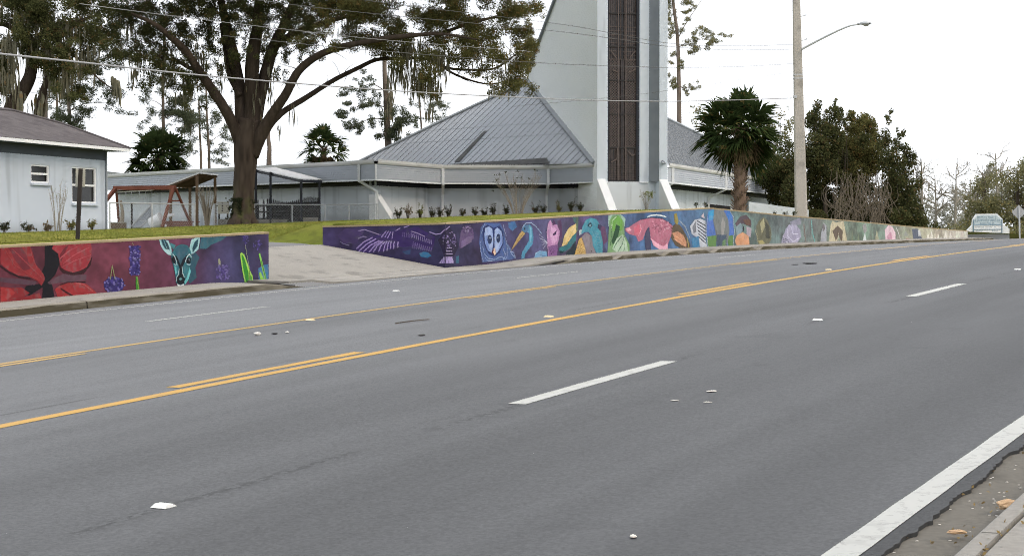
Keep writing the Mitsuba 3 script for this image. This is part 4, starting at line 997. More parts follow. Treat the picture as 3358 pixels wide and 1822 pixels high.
  (1, 53, 0, '30.144,1.087 30.133,1.067 30.112,1.067 30.102,1.088 30.113,1.107 30.134,1.107'),
  (2, 54, 0, '30.036,0.902 30.022,0.891 29.995,0.891 29.981,0.903 29.995,0.915 30.022,0.914'),
  (0, 52, 0, '30.135,0.929 30.113,0.917 30.071,0.918 30.05,0.931 30.071,0.943 30.113,0.942'),
  (1, 53, 0, '30.066,0.861 30.051,0.847 30.021,0.848 30.006,0.863 30.021,0.877 30.051,0.876'),
  (2, 54, 0, '30.243,0.998 30.222,0.983 30.179,0.984 30.158,1 30.179,1.015 30.222,1.014'),
  (0, 52, 0, '30.287,0.956 30.276,0.935 30.255,0.936 30.244,0.957 30.255,0.977 30.277,0.977'),
  (1, 53, 0, '30.276,0.808 30.256,0.795 30.216,0.796 30.197,0.81 30.217,0.822 30.257,0.821'),
  (2, 54, 0, '30.071,0.82 30.051,0.799 30.011,0.8 29.992,0.822 30.012,0.843 30.051,0.842'),
  (0, 52, 0, '29.954,0.939 29.935,0.927 29.897,0.928 29.879,0.941 29.898,0.953 29.935,0.952'),
  (1, 53, 0, '30.363,1.016 30.35,0.997 30.325,0.998 30.313,1.017 30.325,1.035 30.351,1.034'),
  (2, 54, 0, '30.112,1.098 30.101,1.087 30.08,1.087 30.069,1.099 30.08,1.11 30.101,1.109'),
  (0, 52, 0, '30.158,0.887 30.143,0.867 30.112,0.868 30.097,0.888 30.112,0.907 30.143,0.907'),
  (1, 53, 0, '29.923,1.033 29.907,1.018 29.877,1.018 29.862,1.035 29.877,1.05 29.907,1.05'),
  (2, 54, 0, '30.328,0.81 30.31,0.788 30.275,0.789 30.257,0.812 30.275,0.835 30.31,0.834'),
  (0, 52, 0, '30.218,0.967 30.201,0.951 30.167,0.952 30.151,0.969 30.168,0.985 30.201,0.984'),
  (1, 53, 0, '30.15,0.986 30.132,0.969 30.098,0.97 30.08,0.988 30.098,1.006 30.133,1.005'),
  (2, 54, 0, '30.083,0.901 30.065,0.89 30.03,0.891 30.013,0.902 30.03,0.913 30.065,0.912'),
  (0, 52, 0, '30.117,0.921 30.104,0.908 30.077,0.908 30.064,0.922 30.077,0.936 30.104,0.935'),
  (1, 53, 0, '29.99,1.056 29.972,1.04 29.937,1.041 29.919,1.057 29.937,1.072 29.973,1.072'),
  (2, 54, 0, '30.152,1.099 30.136,1.08 30.104,1.08 30.088,1.101 30.104,1.121 30.136,1.12'),
  (0, 52, 0, '30.336,0.966 30.315,0.948 30.273,0.949 30.252,0.968 30.273,0.986 30.315,0.985'),
  (1, 53, 0, '30.01,0.865 29.992,0.851 29.958,0.852 29.941,0.867 29.958,0.881 29.993,0.88'),
  (2, 54, 0, '30.293,0.998 30.276,0.977 30.242,0.978 30.225,1 30.242,1.021 30.276,1.02'),
  (0, 52, 0, '30.254,1.08 30.236,1.061 30.2,1.061 30.182,1.082 30.2,1.101 30.236,1.101'),
  (1, 53, 0, '30.006,1.014 29.986,1.002 29.946,1.003 29.926,1.016 29.946,1.028 29.986,1.027'),
  (2, 54, 0, '30.24,0.869 30.227,0.846 30.202,0.847 30.19,0.87 30.203,0.892 30.228,0.892'),
  (0, 52, 0, '29.903,0.986 29.887,0.973 29.855,0.973 29.84,0.987 29.856,1 29.887,0.999'),
  (1, 53, 0, '30.312,1.069 30.301,1.049 30.278,1.049 30.267,1.07 30.279,1.09 30.301,1.089'),
  (2, 54, 0, '30.04,0.982 30.026,0.963 29.999,0.964 29.985,0.984 29.999,1.003 30.026,1.002'),
  (0, 52, 0, '30.224,0.81 30.208,0.793 30.176,0.794 30.16,0.811 30.176,0.828 30.208,0.827'),
  (1, 53, 0, '30.244,0.789 30.228,0.77 30.195,0.771 30.18,0.79 30.196,0.809 30.228,0.808'),
  (2, 54, 0, '30.046,1.025 30.028,1.01 29.992,1.011 29.974,1.027 29.992,1.042 30.028,1.041'),
  (0, 52, 0, '30.296,1.004 30.284,0.987 30.26,0.988 30.248,1.005 30.26,1.021 30.284,1.02'),
  (1, 53, 0, '29.938,0.838 29.924,0.817 29.898,0.818 29.885,0.84 29.898,0.861 29.925,0.86'),
  (2, 54, 0, '30.235,0.934 30.222,0.914 30.196,0.915 30.183,0.935 30.196,0.954 30.222,0.954'),
  (0, 52, 0, '30.007,1.022 29.992,1.002 29.963,1.002 29.949,1.023 29.964,1.044 29.992,1.043'),
  (1, 53, 0, '30.189,0.782 30.174,0.764 30.146,0.764 30.132,0.784 30.146,0.803 30.175,0.802'),
  (2, 54, 0, '30.208,1.058 30.196,1.045 30.172,1.045 30.16,1.059 30.172,1.073 30.196,1.072'),
  (0, 52, 0, '30.144,0.889 30.129,0.87 30.1,0.871 30.085,0.89 30.1,0.908 30.13,0.908'),
  (1, 53, 0, '29.959,0.832 29.938,0.812 29.897,0.813 29.877,0.834 29.898,0.853 29.938,0.852'),
  (2, 54, 0, '30.191,1.047 30.172,1.036 30.135,1.037 30.117,1.049 30.135,1.06 30.172,1.059'),
  (0, 52, 0, '30.209,0.939 30.195,0.92 30.168,0.921 30.155,0.941 30.168,0.96 30.195,0.959'),
  (1, 53, 0, '30.308,0.92 30.291,0.9 30.257,0.9 30.241,0.922 30.257,0.943 30.291,0.942'),
  (2, 54, 0, '30.015,0.986 30.004,0.969 29.983,0.969 29.972,0.987 29.983,1.003 30.004,1.003'),
  (0, 52, 0, '30.232,1.106 30.214,1.094 30.181,1.094 30.164,1.108 30.181,1.12 30.215,1.119'),
  (1, 53, 0, '30.191,0.927 30.178,0.91 30.152,0.911 30.139,0.928 30.152,0.945 30.178,0.945'),
  (2, 54, 0, '30.263,0.824 30.249,0.804 30.222,0.805 30.209,0.826 30.222,0.846 30.249,0.845'),
  (0, 52, 0, '29.913,0.983 29.9,0.966 29.875,0.966 29.863,0.984 29.875,1.001 29.901,1.001'),
  (1, 53, 0, '30.18,0.962 30.16,0.945 30.119,0.945 30.098,0.964 30.119,0.981 30.16,0.98'),
  (2, 54, 0, '30.286,0.946 30.27,0.927 30.239,0.928 30.224,0.947 30.239,0.966 30.27,0.965'),
  (1, 55, 0, '29.953,1.24 30.003,1.262 30.045,1.176 30.027,1.098 29.965,1.115'),
  (0, 56, 0, '30.913,1.743 30.894,1.731 30.856,1.731 30.838,1.743 30.856,1.755 30.894,1.754'),
  (1, 57, 0, '30.975,1.77 30.955,1.749 30.917,1.749 30.897,1.77 30.917,1.791 30.956,1.791'),
  (0, 56, 0, '30.924,1.661 30.905,1.64 30.866,1.64 30.847,1.661 30.867,1.682 30.905,1.681'),
  (1, 57, 0, '31.008,1.807 30.988,1.791 30.948,1.791 30.929,1.807 30.949,1.822 30.988,1.822'),
  (0, 56, 0, '30.962,1.663 30.948,1.651 30.919,1.651 30.905,1.663 30.92,1.676 30.948,1.676'),
  (1, 57, 0, '30.977,1.785 30.957,1.767 30.918,1.767 30.899,1.785 30.918,1.803 30.958,1.803'),
  (0, 56, 0, '30.981,1.608 30.966,1.592 30.936,1.593 30.921,1.609 30.936,1.625 30.966,1.625'),
  (1, 57, 0, '31.065,1.723 31.052,1.71 31.026,1.71 31.013,1.724 31.026,1.737 31.052,1.737'),
  (0, 56, 0, '30.95,1.704 30.935,1.683 30.907,1.684 30.892,1.704 30.907,1.724 30.936,1.724'),
  (1, 57, 0, '31.059,1.734 31.044,1.72 31.013,1.72 30.998,1.734 31.013,1.748 31.044,1.748'),
  (0, 56, 0, '30.918,1.732 30.901,1.711 30.868,1.712 30.852,1.733 30.868,1.753 30.901,1.753'),
  (1, 57, 0, '30.976,1.734 30.964,1.716 30.942,1.716 30.931,1.734 30.942,1.752 30.965,1.752'),
  (0, 56, 0, '31.079,1.702 31.06,1.689 31.023,1.689 31.004,1.703 31.023,1.716 31.06,1.715'),
  (1, 57, 0, '30.994,1.56 30.975,1.545 30.937,1.545 30.918,1.561 30.937,1.576 30.975,1.575'),
  (0, 56, 0, '31.026,1.78 31.008,1.763 30.972,1.764 30.954,1.78 30.972,1.797 31.008,1.797'),
  (1, 57, 0, '30.934,1.8 30.92,1.781 30.892,1.781 30.878,1.8 30.892,1.818 30.92,1.818'),
  (0, 56, 0, '30.999,1.693 30.987,1.679 30.962,1.679 30.95,1.693 30.963,1.707 30.987,1.707'),
  (1, 57, 0, '30.92,1.725 30.901,1.713 30.861,1.713 30.842,1.726 30.862,1.738 30.901,1.737'),
  (0, 56, 0, '30.963,1.653 30.951,1.637 30.929,1.637 30.918,1.654 30.929,1.67 30.952,1.67'),
  (1, 57, 0, '31.095,1.646 31.077,1.635 31.042,1.636 31.024,1.647 31.042,1.658 31.077,1.657'),
  (0, 56, 0, '30.992,1.73 30.977,1.717 30.947,1.718 30.932,1.73 30.947,1.742 30.977,1.742'),
  (1, 57, 0, '31.03,1.604 31.01,1.593 30.972,1.593 30.953,1.604 30.972,1.615 31.01,1.615'),
  (0, 56, 0, '31.012,1.6 30.992,1.586 30.952,1.587 30.933,1.601 30.953,1.615 30.992,1.615'),
  (1, 57, 0, '31.04,1.755 31.025,1.736 30.997,1.736 30.982,1.755 30.997,1.774 31.026,1.774'),
  (0, 56, 0, '30.999,1.599 30.989,1.583 30.97,1.583 30.96,1.599 30.97,1.615 30.99,1.615'),
  (1, 57, 0, '31.004,1.687 30.993,1.671 30.972,1.671 30.962,1.688 30.973,1.704 30.994,1.704'),
  (0, 56, 0, '31.562,1.581 31.542,1.568 31.501,1.568 31.48,1.582 31.501,1.596 31.542,1.595'),
  (1, 58, 0, '31.523,1.549 31.504,1.536 31.468,1.536 31.449,1.55 31.468,1.564 31.505,1.564'),
  (0, 56, 0, '31.454,1.565 31.441,1.545 31.415,1.545 31.402,1.566 31.415,1.587 31.441,1.586'),
  (1, 58, 0, '31.456,1.625 31.442,1.604 31.415,1.604 31.401,1.625 31.415,1.646 31.443,1.646'),
  (0, 56, 0, '31.456,1.501 31.446,1.483 31.425,1.483 31.415,1.501 31.426,1.519 31.446,1.519'),
  (1, 58, 0, '31.498,1.568 31.48,1.549 31.444,1.549 31.426,1.568 31.444,1.587 31.48,1.587'),
  (0, 56, 0, '31.477,1.469 31.461,1.458 31.429,1.458 31.413,1.469 31.429,1.48 31.461,1.48'),
  (1, 58, 0, '31.49,1.561 31.479,1.543 31.456,1.543 31.445,1.561 31.456,1.579 31.479,1.579'),
  (0, 56, 0, '31.304,1.549 31.288,1.538 31.254,1.538 31.238,1.549 31.254,1.56 31.288,1.56'),
  (1, 58, 0, '31.288,1.515 31.274,1.503 31.249,1.503 31.236,1.515 31.249,1.528 31.275,1.527'),
  (0, 56, 0, '31.476,1.568 31.462,1.547 31.433,1.547 31.419,1.569 31.434,1.59 31.462,1.59'),
  (1, 58, 0, '31.471,1.578 31.46,1.563 31.439,1.563 31.429,1.579 31.439,1.594 31.461,1.594'),
  (0, 56, 0, '31.379,1.641 31.367,1.626 31.344,1.626 31.332,1.641 31.344,1.656 31.367,1.656'),
  (1, 58, 0, '31.362,1.529 31.345,1.513 31.311,1.513 31.294,1.53 31.311,1.546 31.345,1.546'),
  (0, 56, 0, '31.317,1.498 31.304,1.481 31.278,1.481 31.265,1.499 31.278,1.515 31.304,1.515'),
  (1, 58, 0, '31.451,1.612 31.441,1.602 31.421,1.602 31.411,1.612 31.421,1.622 31.441,1.622'),
  (0, 56, 0, '31.483,1.646 31.466,1.635 31.43,1.636 31.413,1.646 31.431,1.656 31.466,1.656'),
  (1, 58, 0, '31.437,1.437 31.421,1.422 31.389,1.423 31.374,1.438 31.39,1.453 31.421,1.453'),
  (0, 56, 0, '31.593,1.566 31.58,1.548 31.555,1.548 31.543,1.567 31.556,1.585 31.581,1.585'),
  (1, 58, 0, '31.513,1.642 31.493,1.623 31.453,1.623 31.433,1.642 31.453,1.661 31.493,1.661'),
  (0, 56, 0, '31.517,1.521 31.505,1.503 31.481,1.503 31.469,1.521 31.481,1.538 31.505,1.538'),
  (1, 58, 0, '31.286,1.58 31.274,1.568 31.25,1.569 31.237,1.58 31.25,1.592 31.274,1.591'),
  (0, 56, 0, '31.522,1.537 31.502,1.52 31.463,1.52 31.443,1.538 31.463,1.555 31.502,1.554'),
  (1, 58, 0, '31.447,1.461 31.43,1.448 31.397,1.448 31.38,1.462 31.397,1.476 31.43,1.475'),
 ]),
 ('painted_leaves', 'bright green painted leaves at the right end of the left wall', 0, [
  (0, 59, 0, '31.435,1.007 31.704,1.09 31.9,1.103 31.914,0.719 31.675,0.71 31.46,0.715'),
  (1, 60, 0, '30.749,1.354 30.806,1.385 30.91,1.336 31.013,1.159 31.117,0.965 31.221,0.834 31.236,0.697 30.918,0.706 30.829,0.971'),
  (2, 61, 0, '30.795,1.322 30.858,1.321 30.961,1.144 31.051,0.935 31.075,0.71 30.952,0.713 30.868,0.986'),
  (2, 62, 0, '31.116,0.869 31.181,0.819 31.199,0.706 31.125,0.708'),
  (3, 63, 0.0128, '31.085,0.966 31.099,0.709'),
  (2, 64, 0.0128, '30.943,1.551 31.014,1.271 31.091,1.03'),
  (1, 65, 0, '31.451,1.345 31.505,1.361 31.597,1.149 31.703,0.888 31.761,0.71 31.675,0.71 31.569,1.02'),
  (2, 66, 0, '31.456,0.906 31.52,0.924 31.675,0.713 31.513,0.706'),
  (3, 67, 0.0128, '31.544,1.182 31.676,0.856 31.723,0.716'),
 ]),
 ('painted_wings', 'painted violet bird with spread striped wings on the wing wall and corner', 1, [
  (0, 68, 0, '37.069,1.367 37.589,1.705 37.945,1.805 38.534,1.889 39.115,1.98 39.689,1.692 39.593,1.331 38.921,1.426 38.513,1.408 37.944,1.288 37.149,1.241'),
  (0, 69, 0, '36.404,1.736 36.688,1.939 37.071,1.922 37.351,1.889 37.069,1.502 36.646,1.5'),
  (1, 70, 0.0357, '37.609,1.671 37.322,1.55 37.089,1.367'),
  (1, 70, 0.0357, '37.727,1.638 37.411,1.487 37.149,1.275'),
  (1, 70, 0.0336, '37.846,1.588 37.55,1.458 37.309,1.268'),
  (1, 70, 0.0357, '37.915,1.572 37.684,1.451 37.508,1.269'),
  (1, 70, 0.0357, '37.974,1.572 37.783,1.451 37.647,1.27'),
  (1, 70, 0.0357, '38.033,1.556 37.902,1.452 37.825,1.288'),
  (1, 70, 0.0336, '38.102,1.572 38.035,1.461 37.983,1.289'),
  (1, 70, 0.0357, '38.171,1.573 38.128,1.478 38.102,1.323'),
  (1, 70, 0.0357, '38.244,1.573 38.224,1.503 38.219,1.373'),
  (1, 70, 0.0357, '38.347,1.557 38.327,1.495 38.321,1.374'),
  (1, 70, 0.0357, '38.474,1.557 38.459,1.512 38.458,1.408'),
  (1, 71, 0.0224, '37.151,1.863 37.351,1.902 37.649,1.818 37.876,1.752'),
  (1, 72, 0.0408, '37.15,1.653 37.31,1.704 37.41,1.687'),
  (1, 73, 0.0204, '36.525,1.559 36.626,1.5 36.828,1.45'),
  (1, 70, 0.0289, '37.915,1.689 38.073,1.855'),
  (1, 70, 0.0272, '38.024,1.68 38.152,1.855'),
  (1, 70, 0.0289, '38.122,1.664 38.221,1.839'),
  (1, 70, 0.0289, '38.269,1.656 38.299,1.831'),
  (1, 70, 0.0272, '38.397,1.872 38.534,1.939'),
  (1, 70, 0.0272, '38.67,1.963 38.825,2.013'),
  (2, 74, 0.0272, '38.902,1.856 39.115,1.798 39.345,1.708'),
  (2, 75, 0.024, '38.922,1.798 38.937,1.691'),
  (1, 76, 0.0221, '38.969,1.551 38.95,1.385'),
  (2, 75, 0.0255, '38.991,1.777 39.006,1.669'),
  (1, 76, 0.0221, '39.035,1.533 39.015,1.376'),
  (2, 75, 0.024, '39.06,1.755 39.076,1.648'),
  (1, 76, 0.0221, '39.101,1.515 39.081,1.366'),
  (2, 75, 0.024, '39.13,1.734 39.145,1.627'),
  (1, 76, 0.0221, '39.166,1.497 39.146,1.357'),
  (2, 75, 0.0255, '39.199,1.713 39.214,1.606'),
  (1, 76, 0.0208, '39.231,1.479 39.212,1.347'),
  (2, 75, 0.024, '39.268,1.691 39.283,1.585'),
  (1, 76, 0.0208, '39.297,1.461 39.277,1.338'),
  (2, 75, 0.024, '39.337,1.67 39.352,1.563'),
  (1, 76, 0.0208, '39.362,1.443 39.342,1.328'),
  (2, 75, 0.024, '39.406,1.649 39.421,1.542'),
  (1, 76, 0.0221, '39.427,1.426 39.408,1.319'),
  (2, 75, 0.0255, '39.475,1.628 39.49,1.521'),
  (1, 76, 0.0221, '39.492,1.408 39.473,1.309'),
  (2, 75, 0.0255, '39.544,1.607 39.559,1.5'),
  (1, 76, 0.0208, '39.557,1.39 39.538,1.3'),
  (1, 77, 0.0204, '38.631,1.823 38.621,1.707'),
  (1, 77, 0.0204, '38.689,1.816 38.679,1.7'),
  (1, 77, 0.0192, '38.747,1.809 38.737,1.694'),
  (1, 77, 0.0204, '38.805,1.803 38.795,1.687'),
  (1, 77, 0.0192, '38.863,1.796 38.854,1.681'),
  (1, 77, 0.0204, '38.922,1.79 38.912,1.674'),
  (0, 78, 0, '39.152,1.246 39.306,1.288 39.459,1.265 39.555,1.175 39.421,1.116 39.21,1.148'),
  (0, 79, 0, '38.61,1.292 38.882,1.344 38.862,1.211 38.688,1.21'),
  (1, 80, 0, '39.765,1.611 39.955,1.84 40.215,1.955 40.575,1.74 40.707,1.409 40.442,1.147 39.973,1.154 39.878,1.382'),
  (2, 81, 0.0288, '39.498,1.836 39.689,1.771 39.851,1.788 39.974,1.889 40.215,1.984'),
  (2, 82, 0, '40.554,1.547 40.534,1.536 40.494,1.536 40.474,1.548 40.494,1.559 40.534,1.559'),
  (3, 83, 0, '40.113,1.579 40.095,1.56 40.061,1.561 40.044,1.58 40.061,1.598 40.096,1.598'),
  (2, 82, 0, '40.095,1.675 40.073,1.662 40.029,1.662 40.007,1.675 40.029,1.689 40.073,1.688'),
  (3, 83, 0, '40.142,1.7 40.122,1.683 40.081,1.683 40.061,1.701 40.081,1.718 40.122,1.717'),
  (2, 82, 0, '39.998,1.731 39.985,1.709 39.958,1.709 39.945,1.731 39.958,1.753 39.985,1.753'),
  (3, 83, 0, '40.309,1.303 40.288,1.291 40.246,1.291 40.225,1.304 40.246,1.315 40.288,1.315'),
  (2, 82, 0, '40.426,1.574 40.408,1.556 40.372,1.556 40.354,1.574 40.372,1.592 40.408,1.592'),
  (3, 83, 0, '40.514,1.742 40.49,1.722 40.44,1.722 40.416,1.743 40.441,1.763 40.49,1.763'),
  (2, 82, 0, '40.504,1.778 40.482,1.766 40.437,1.766 40.415,1.778 40.437,1.79 40.482,1.79'),
  (3, 83, 0, '40.043,1.663 40.022,1.649 39.988,1.649 39.976,1.663 39.988,1.676 40.022,1.676'),
  (2, 82, 0, '40.42,1.645 40.402,1.633 40.366,1.633 40.348,1.645 40.366,1.657 40.402,1.657'),
  (3, 83, 0, '40.562,1.706 40.537,1.693 40.487,1.693 40.462,1.706 40.487,1.719 40.537,1.719'),
  (2, 82, 0, '40.09,1.348 40.066,1.337 40.019,1.337 39.997,1.349 40.019,1.36 40.066,1.36'),
  (3, 83, 0, '40.177,1.563 40.154,1.543 40.108,1.544 40.085,1.564 40.108,1.584 40.154,1.584'),
  (2, 82, 0, '40.551,1.671 40.533,1.656 40.498,1.656 40.48,1.671 40.498,1.686 40.533,1.685'),
  (3, 83, 0, '40.137,1.73 40.112,1.714 40.063,1.714 40.038,1.73 40.063,1.746 40.112,1.746'),
  (2, 82, 0, '39.944,1.507 39.935,1.493 39.917,1.493 39.908,1.507 39.917,1.521 39.935,1.521'),
  (3, 83, 0, '40.56,1.45 40.54,1.435 40.502,1.435 40.483,1.451 40.502,1.466 40.541,1.466'),
  (2, 82, 0, '40.511,1.745 40.496,1.733 40.467,1.733 40.452,1.745 40.467,1.756 40.496,1.756'),
  (3, 83, 0, '40.51,1.763 40.491,1.744 40.452,1.744 40.433,1.763 40.452,1.782 40.491,1.782'),
  (2, 82, 0, '40.49,1.552 40.477,1.54 40.451,1.54 40.439,1.552 40.452,1.564 40.477,1.564'),
  (3, 83, 0, '40.501,1.506 40.482,1.49 40.442,1.491 40.422,1.506 40.442,1.521 40.482,1.521'),
  (2, 82, 0, '40.222,1.656 40.207,1.643 40.177,1.644 40.162,1.656 40.177,1.668 40.207,1.668'),
  (3, 83, 0, '39.956,1.59 39.948,1.569 39.932,1.569 39.924,1.59 39.932,1.611 39.948,1.611'),
  (2, 82, 0, '40.15,1.477 40.135,1.458 40.105,1.458 40.09,1.478 40.105,1.497 40.135,1.497'),
  (3, 83, 0, '40.481,1.567 40.465,1.55 40.433,1.551 40.418,1.567 40.434,1.584 40.465,1.584'),
  (2, 82, 0, '40.156,1.525 40.142,1.504 40.114,1.504 40.101,1.526 40.115,1.547 40.142,1.547'),
  (3, 83, 0, '39.97,1.682 39.955,1.664 39.926,1.664 39.912,1.682 39.927,1.699 39.955,1.699'),
  (2, 82, 0, '40.446,1.67 40.43,1.65 40.398,1.65 40.382,1.67 40.398,1.69 40.43,1.69'),
  (3, 83, 0, '40.163,1.451 40.145,1.436 40.109,1.437 40.091,1.452 40.109,1.467 40.145,1.467'),
  (2, 82, 0, '40.588,1.645 40.566,1.624 40.522,1.624 40.5,1.646 40.522,1.666 40.566,1.666'),
  (3, 83, 0, '40.245,1.434 40.228,1.417 40.196,1.417 40.179,1.435 40.196,1.452 40.229,1.452'),
  (2, 82, 0, '40.356,1.563 40.341,1.552 40.311,1.552 40.295,1.563 40.311,1.575 40.341,1.575'),
  (3, 83, 0, '40.244,1.488 40.229,1.473 40.197,1.473 40.181,1.488 40.197,1.504 40.229,1.503'),
  (2, 82, 0, '39.964,1.648 39.955,1.633 39.936,1.633 39.927,1.648 39.936,1.663 39.955,1.663'),
  (3, 83, 0, '40.284,1.605 40.266,1.593 40.228,1.594 40.209,1.605 40.228,1.617 40.266,1.617'),
  (2, 82, 0, '40.595,1.553 40.574,1.537 40.531,1.537 40.51,1.553 40.531,1.569 40.574,1.569'),
  (3, 83, 0, '40.383,1.831 40.363,1.815 40.324,1.815 40.304,1.831 40.324,1.846 40.363,1.846'),
  (2, 82, 0, '40.611,1.574 40.588,1.562 40.543,1.562 40.52,1.574 40.543,1.586 40.588,1.585'),
  (3, 83, 0, '40.095,1.533 40.071,1.519 40.022,1.52 39.998,1.534 40.022,1.547 40.071,1.547'),
  (2, 82, 0, '40.459,1.369 40.443,1.357 40.411,1.357 40.395,1.369 40.411,1.381 40.443,1.381'),
  (3, 83, 0, '40.384,1.533 40.366,1.52 40.33,1.52 40.313,1.534 40.33,1.547 40.366,1.547'),
  (2, 82, 0, '40.09,1.812 40.076,1.802 40.049,1.802 40.036,1.813 40.049,1.823 40.077,1.823'),
  (3, 83, 0, '40.28,1.804 40.256,1.792 40.209,1.792 40.185,1.804 40.209,1.816 40.256,1.816'),
  (3, 84, 0.0208, '40.051,1.395 40.328,1.393'),
  (3, 84, 0.0208, '40.025,1.307 40.347,1.303'),
  (3, 84, 0.0208, '40,1.227 40.367,1.223'),
  (2, 85, 0, '39.954,1.153 40.36,1.149 40.449,0.969 39.798,0.972'),
  (3, 86, 0.0144, '39.941,1.145 39.88,0.981'),
  (3, 86, 0.0153, '39.986,1.146 39.956,0.982'),
  (3, 86, 0.0144, '40.015,1.145 39.994,0.982'),
  (3, 86, 0.0144, '40.103,1.144 40.135,0.98'),
  (1, 87, 0, '40.841,1.856 41.109,2.005 41.38,2.023 41.551,1.889 41.602,1.653 41.21,1.504 40.773,1.358 40.741,1.508'),
  (2, 88, 0, '40.874,1.573 41.244,1.705 41.516,1.721 41.448,1.553 40.84,1.374'),
  (3, 89, 0, '41.186,1.948 41.172,1.934 41.145,1.934 41.132,1.947 41.145,1.961 41.172,1.961'),
  (4, 90, 0, '41.416,1.975 41.394,1.963 41.349,1.963 41.327,1.975 41.349,1.987 41.394,1.987'),
  (3, 89, 0, '41.117,1.874 41.103,1.855 41.075,1.855 41.061,1.874 41.075,1.893 41.103,1.893'),
  (4, 90, 0, '41.488,1.819 41.464,1.804 41.416,1.804 41.392,1.819 41.416,1.833 41.464,1.833'),
  (3, 89, 0, '41.008,1.954 40.988,1.936 40.947,1.936 40.927,1.954 40.947,1.973 40.988,1.973'),
  (4, 90, 0, '41.25,1.916 41.229,1.899 41.186,1.899 41.165,1.916 41.186,1.934 41.229,1.934'),
  (3, 89, 0, '41.208,1.868 41.192,1.852 41.161,1.852 41.145,1.868 41.161,1.884 41.192,1.884'),
  (4, 90, 0, '41.095,1.82 41.078,1.803 41.046,1.803 41.03,1.82 41.046,1.838 41.079,1.838'),
  (3, 89, 0, '41.283,1.894 41.264,1.876 41.226,1.876 41.206,1.894 41.226,1.913 41.264,1.913'),
  (4, 90, 0, '41.459,1.877 41.437,1.859 41.393,1.859 41.371,1.877 41.393,1.894 41.437,1.894'),
  (3, 89, 0, '41.102,1.843 41.09,1.828 41.067,1.828 41.056,1.843 41.067,1.858 41.09,1.858'),
  (4, 90, 0, '41.37,1.985 41.349,1.97 41.308,1.97 41.288,1.985 41.308,2 41.349,2'),
  (3, 89, 0, '41.241,1.827 41.228,1.813 41.201,1.813 41.188,1.827 41.201,1.84 41.228,1.84'),
  (4, 90, 0, '41.459,1.886 41.438,1.872 41.395,1.872 41.373,1.886 41.395,1.899 41.438,1.899'),
  (3, 89, 0, '41.392,1.958 41.371,1.937 41.328,1.937 41.306,1.958 41.328,1.979 41.371,1.979'),
  (4, 90, 0, '41.391,1.843 41.377,1.832 41.351,1.832 41.337,1.843 41.351,1.854 41.377,1.854'),
  (3, 89, 0, '41.244,1.897 41.225,1.877 41.187,1.877 41.168,1.897 41.187,1.916 41.225,1.916'),
  (4, 90, 0, '41.015,1.843 41.002,1.825 40.977,1.825 40.964,1.843 40.977,1.861 41.002,1.861'),
  (3, 89, 0, '41.292,1.977 41.269,1.962 41.223,1.962 41.2,1.977 41.223,1.993 41.269,1.993'),
  (4, 90, 0, '41.222,1.897 41.2,1.884 41.156,1.884 41.134,1.897 41.156,1.911 41.2,1.911'),
  (3, 89, 0, '41.162,1.965 41.149,1.951 41.122,1.951 41.109,1.965 41.122,1.98 41.149,1.98'),
  (4, 90, 0, '41.461,1.928 41.448,1.912 41.423,1.912 41.41,1.928 41.423,1.944 41.448,1.944'),
  (3, 89, 0, '41.273,1.899 41.262,1.881 41.24,1.881 41.229,1.899 41.24,1.918 41.262,1.918'),
  (4, 90, 0, '41.022,1.944 41.006,1.928 40.976,1.928 40.961,1.944 40.976,1.96 41.006,1.96'),
  (3, 89, 0, '41.309,1.856 41.291,1.837 41.254,1.837 41.236,1.856 41.254,1.876 41.291,1.875'),
  (4, 90, 0, '41.195,1.893 41.184,1.875 41.161,1.875 41.15,1.893 41.161,1.911 41.184,1.911'),
  (0, 91, 0, '40.574,1.154 40.74,1.176 40.74,0.961 40.574,0.964'),
 ]),
 ('painted_owl', 'painted blue barred owl face with big pale eye discs', 1, [
  (0, 92, 0, '41.993,1.959 42.22,2.099 43.184,2.085 43.403,1.856 43.477,1.577 43.809,1.365 44.146,1.062 43.846,1.014 42.079,0.965 41.905,1.519'),
  (1, 93, 0, '42.115,1.959 42.396,2.045 42.752,1.951 43.112,2.012 43.367,1.821 43.356,1.474 43.111,1.216 42.823,1.116 42.466,1.19 42.219,1.431 42.097,1.687'),
  (2, 94, 0, '42.255,1.942 42.467,1.994 42.662,1.925 42.716,1.719 42.733,1.513 42.68,1.341 42.626,1.23 42.395,1.31 42.237,1.516 42.202,1.772'),
  (2, 94, 0, '42.823,1.908 43.003,1.96 43.221,1.856 43.294,1.682 43.275,1.474 43.111,1.337 42.931,1.201 42.823,1.34 42.805,1.581'),
  (3, 95, 0, '42.255,1.721 42.396,1.754 42.431,1.447 42.573,1.274 42.395,1.319 42.248,1.516'),
  (3, 96, 0, '43.112,1.822 43.275,1.682 43.257,1.474 43.039,1.303 43.148,1.579'),
  (3, 97, 0, '42.644,1.616 42.63,1.558 42.59,1.512 42.533,1.487 42.47,1.487 42.414,1.513 42.374,1.56 42.36,1.618 42.374,1.676 42.414,1.722 42.47,1.747 42.534,1.747 42.591,1.721 42.63,1.674'),
  (3, 97, 0, '43.155,1.648 43.143,1.59 43.109,1.543 43.059,1.517 43.005,1.518 42.955,1.544 42.921,1.591 42.909,1.649 42.921,1.708 42.955,1.754 43.005,1.78 43.059,1.78 43.109,1.754 43.143,1.707'),
  (4, 98, 0, '42.555,1.66 42.553,1.649 42.546,1.641 42.536,1.636 42.525,1.636 42.515,1.641 42.508,1.649 42.506,1.66 42.508,1.67 42.515,1.679 42.525,1.683 42.536,1.683 42.546,1.678 42.553,1.67'),
  (4, 98, 0, '43.028,1.67 43.026,1.659 43.019,1.651 43.009,1.646 42.997,1.646 42.987,1.651 42.98,1.659 42.978,1.67 42.98,1.68 42.987,1.689 42.997,1.693 43.009,1.693 43.019,1.689 43.026,1.68'),
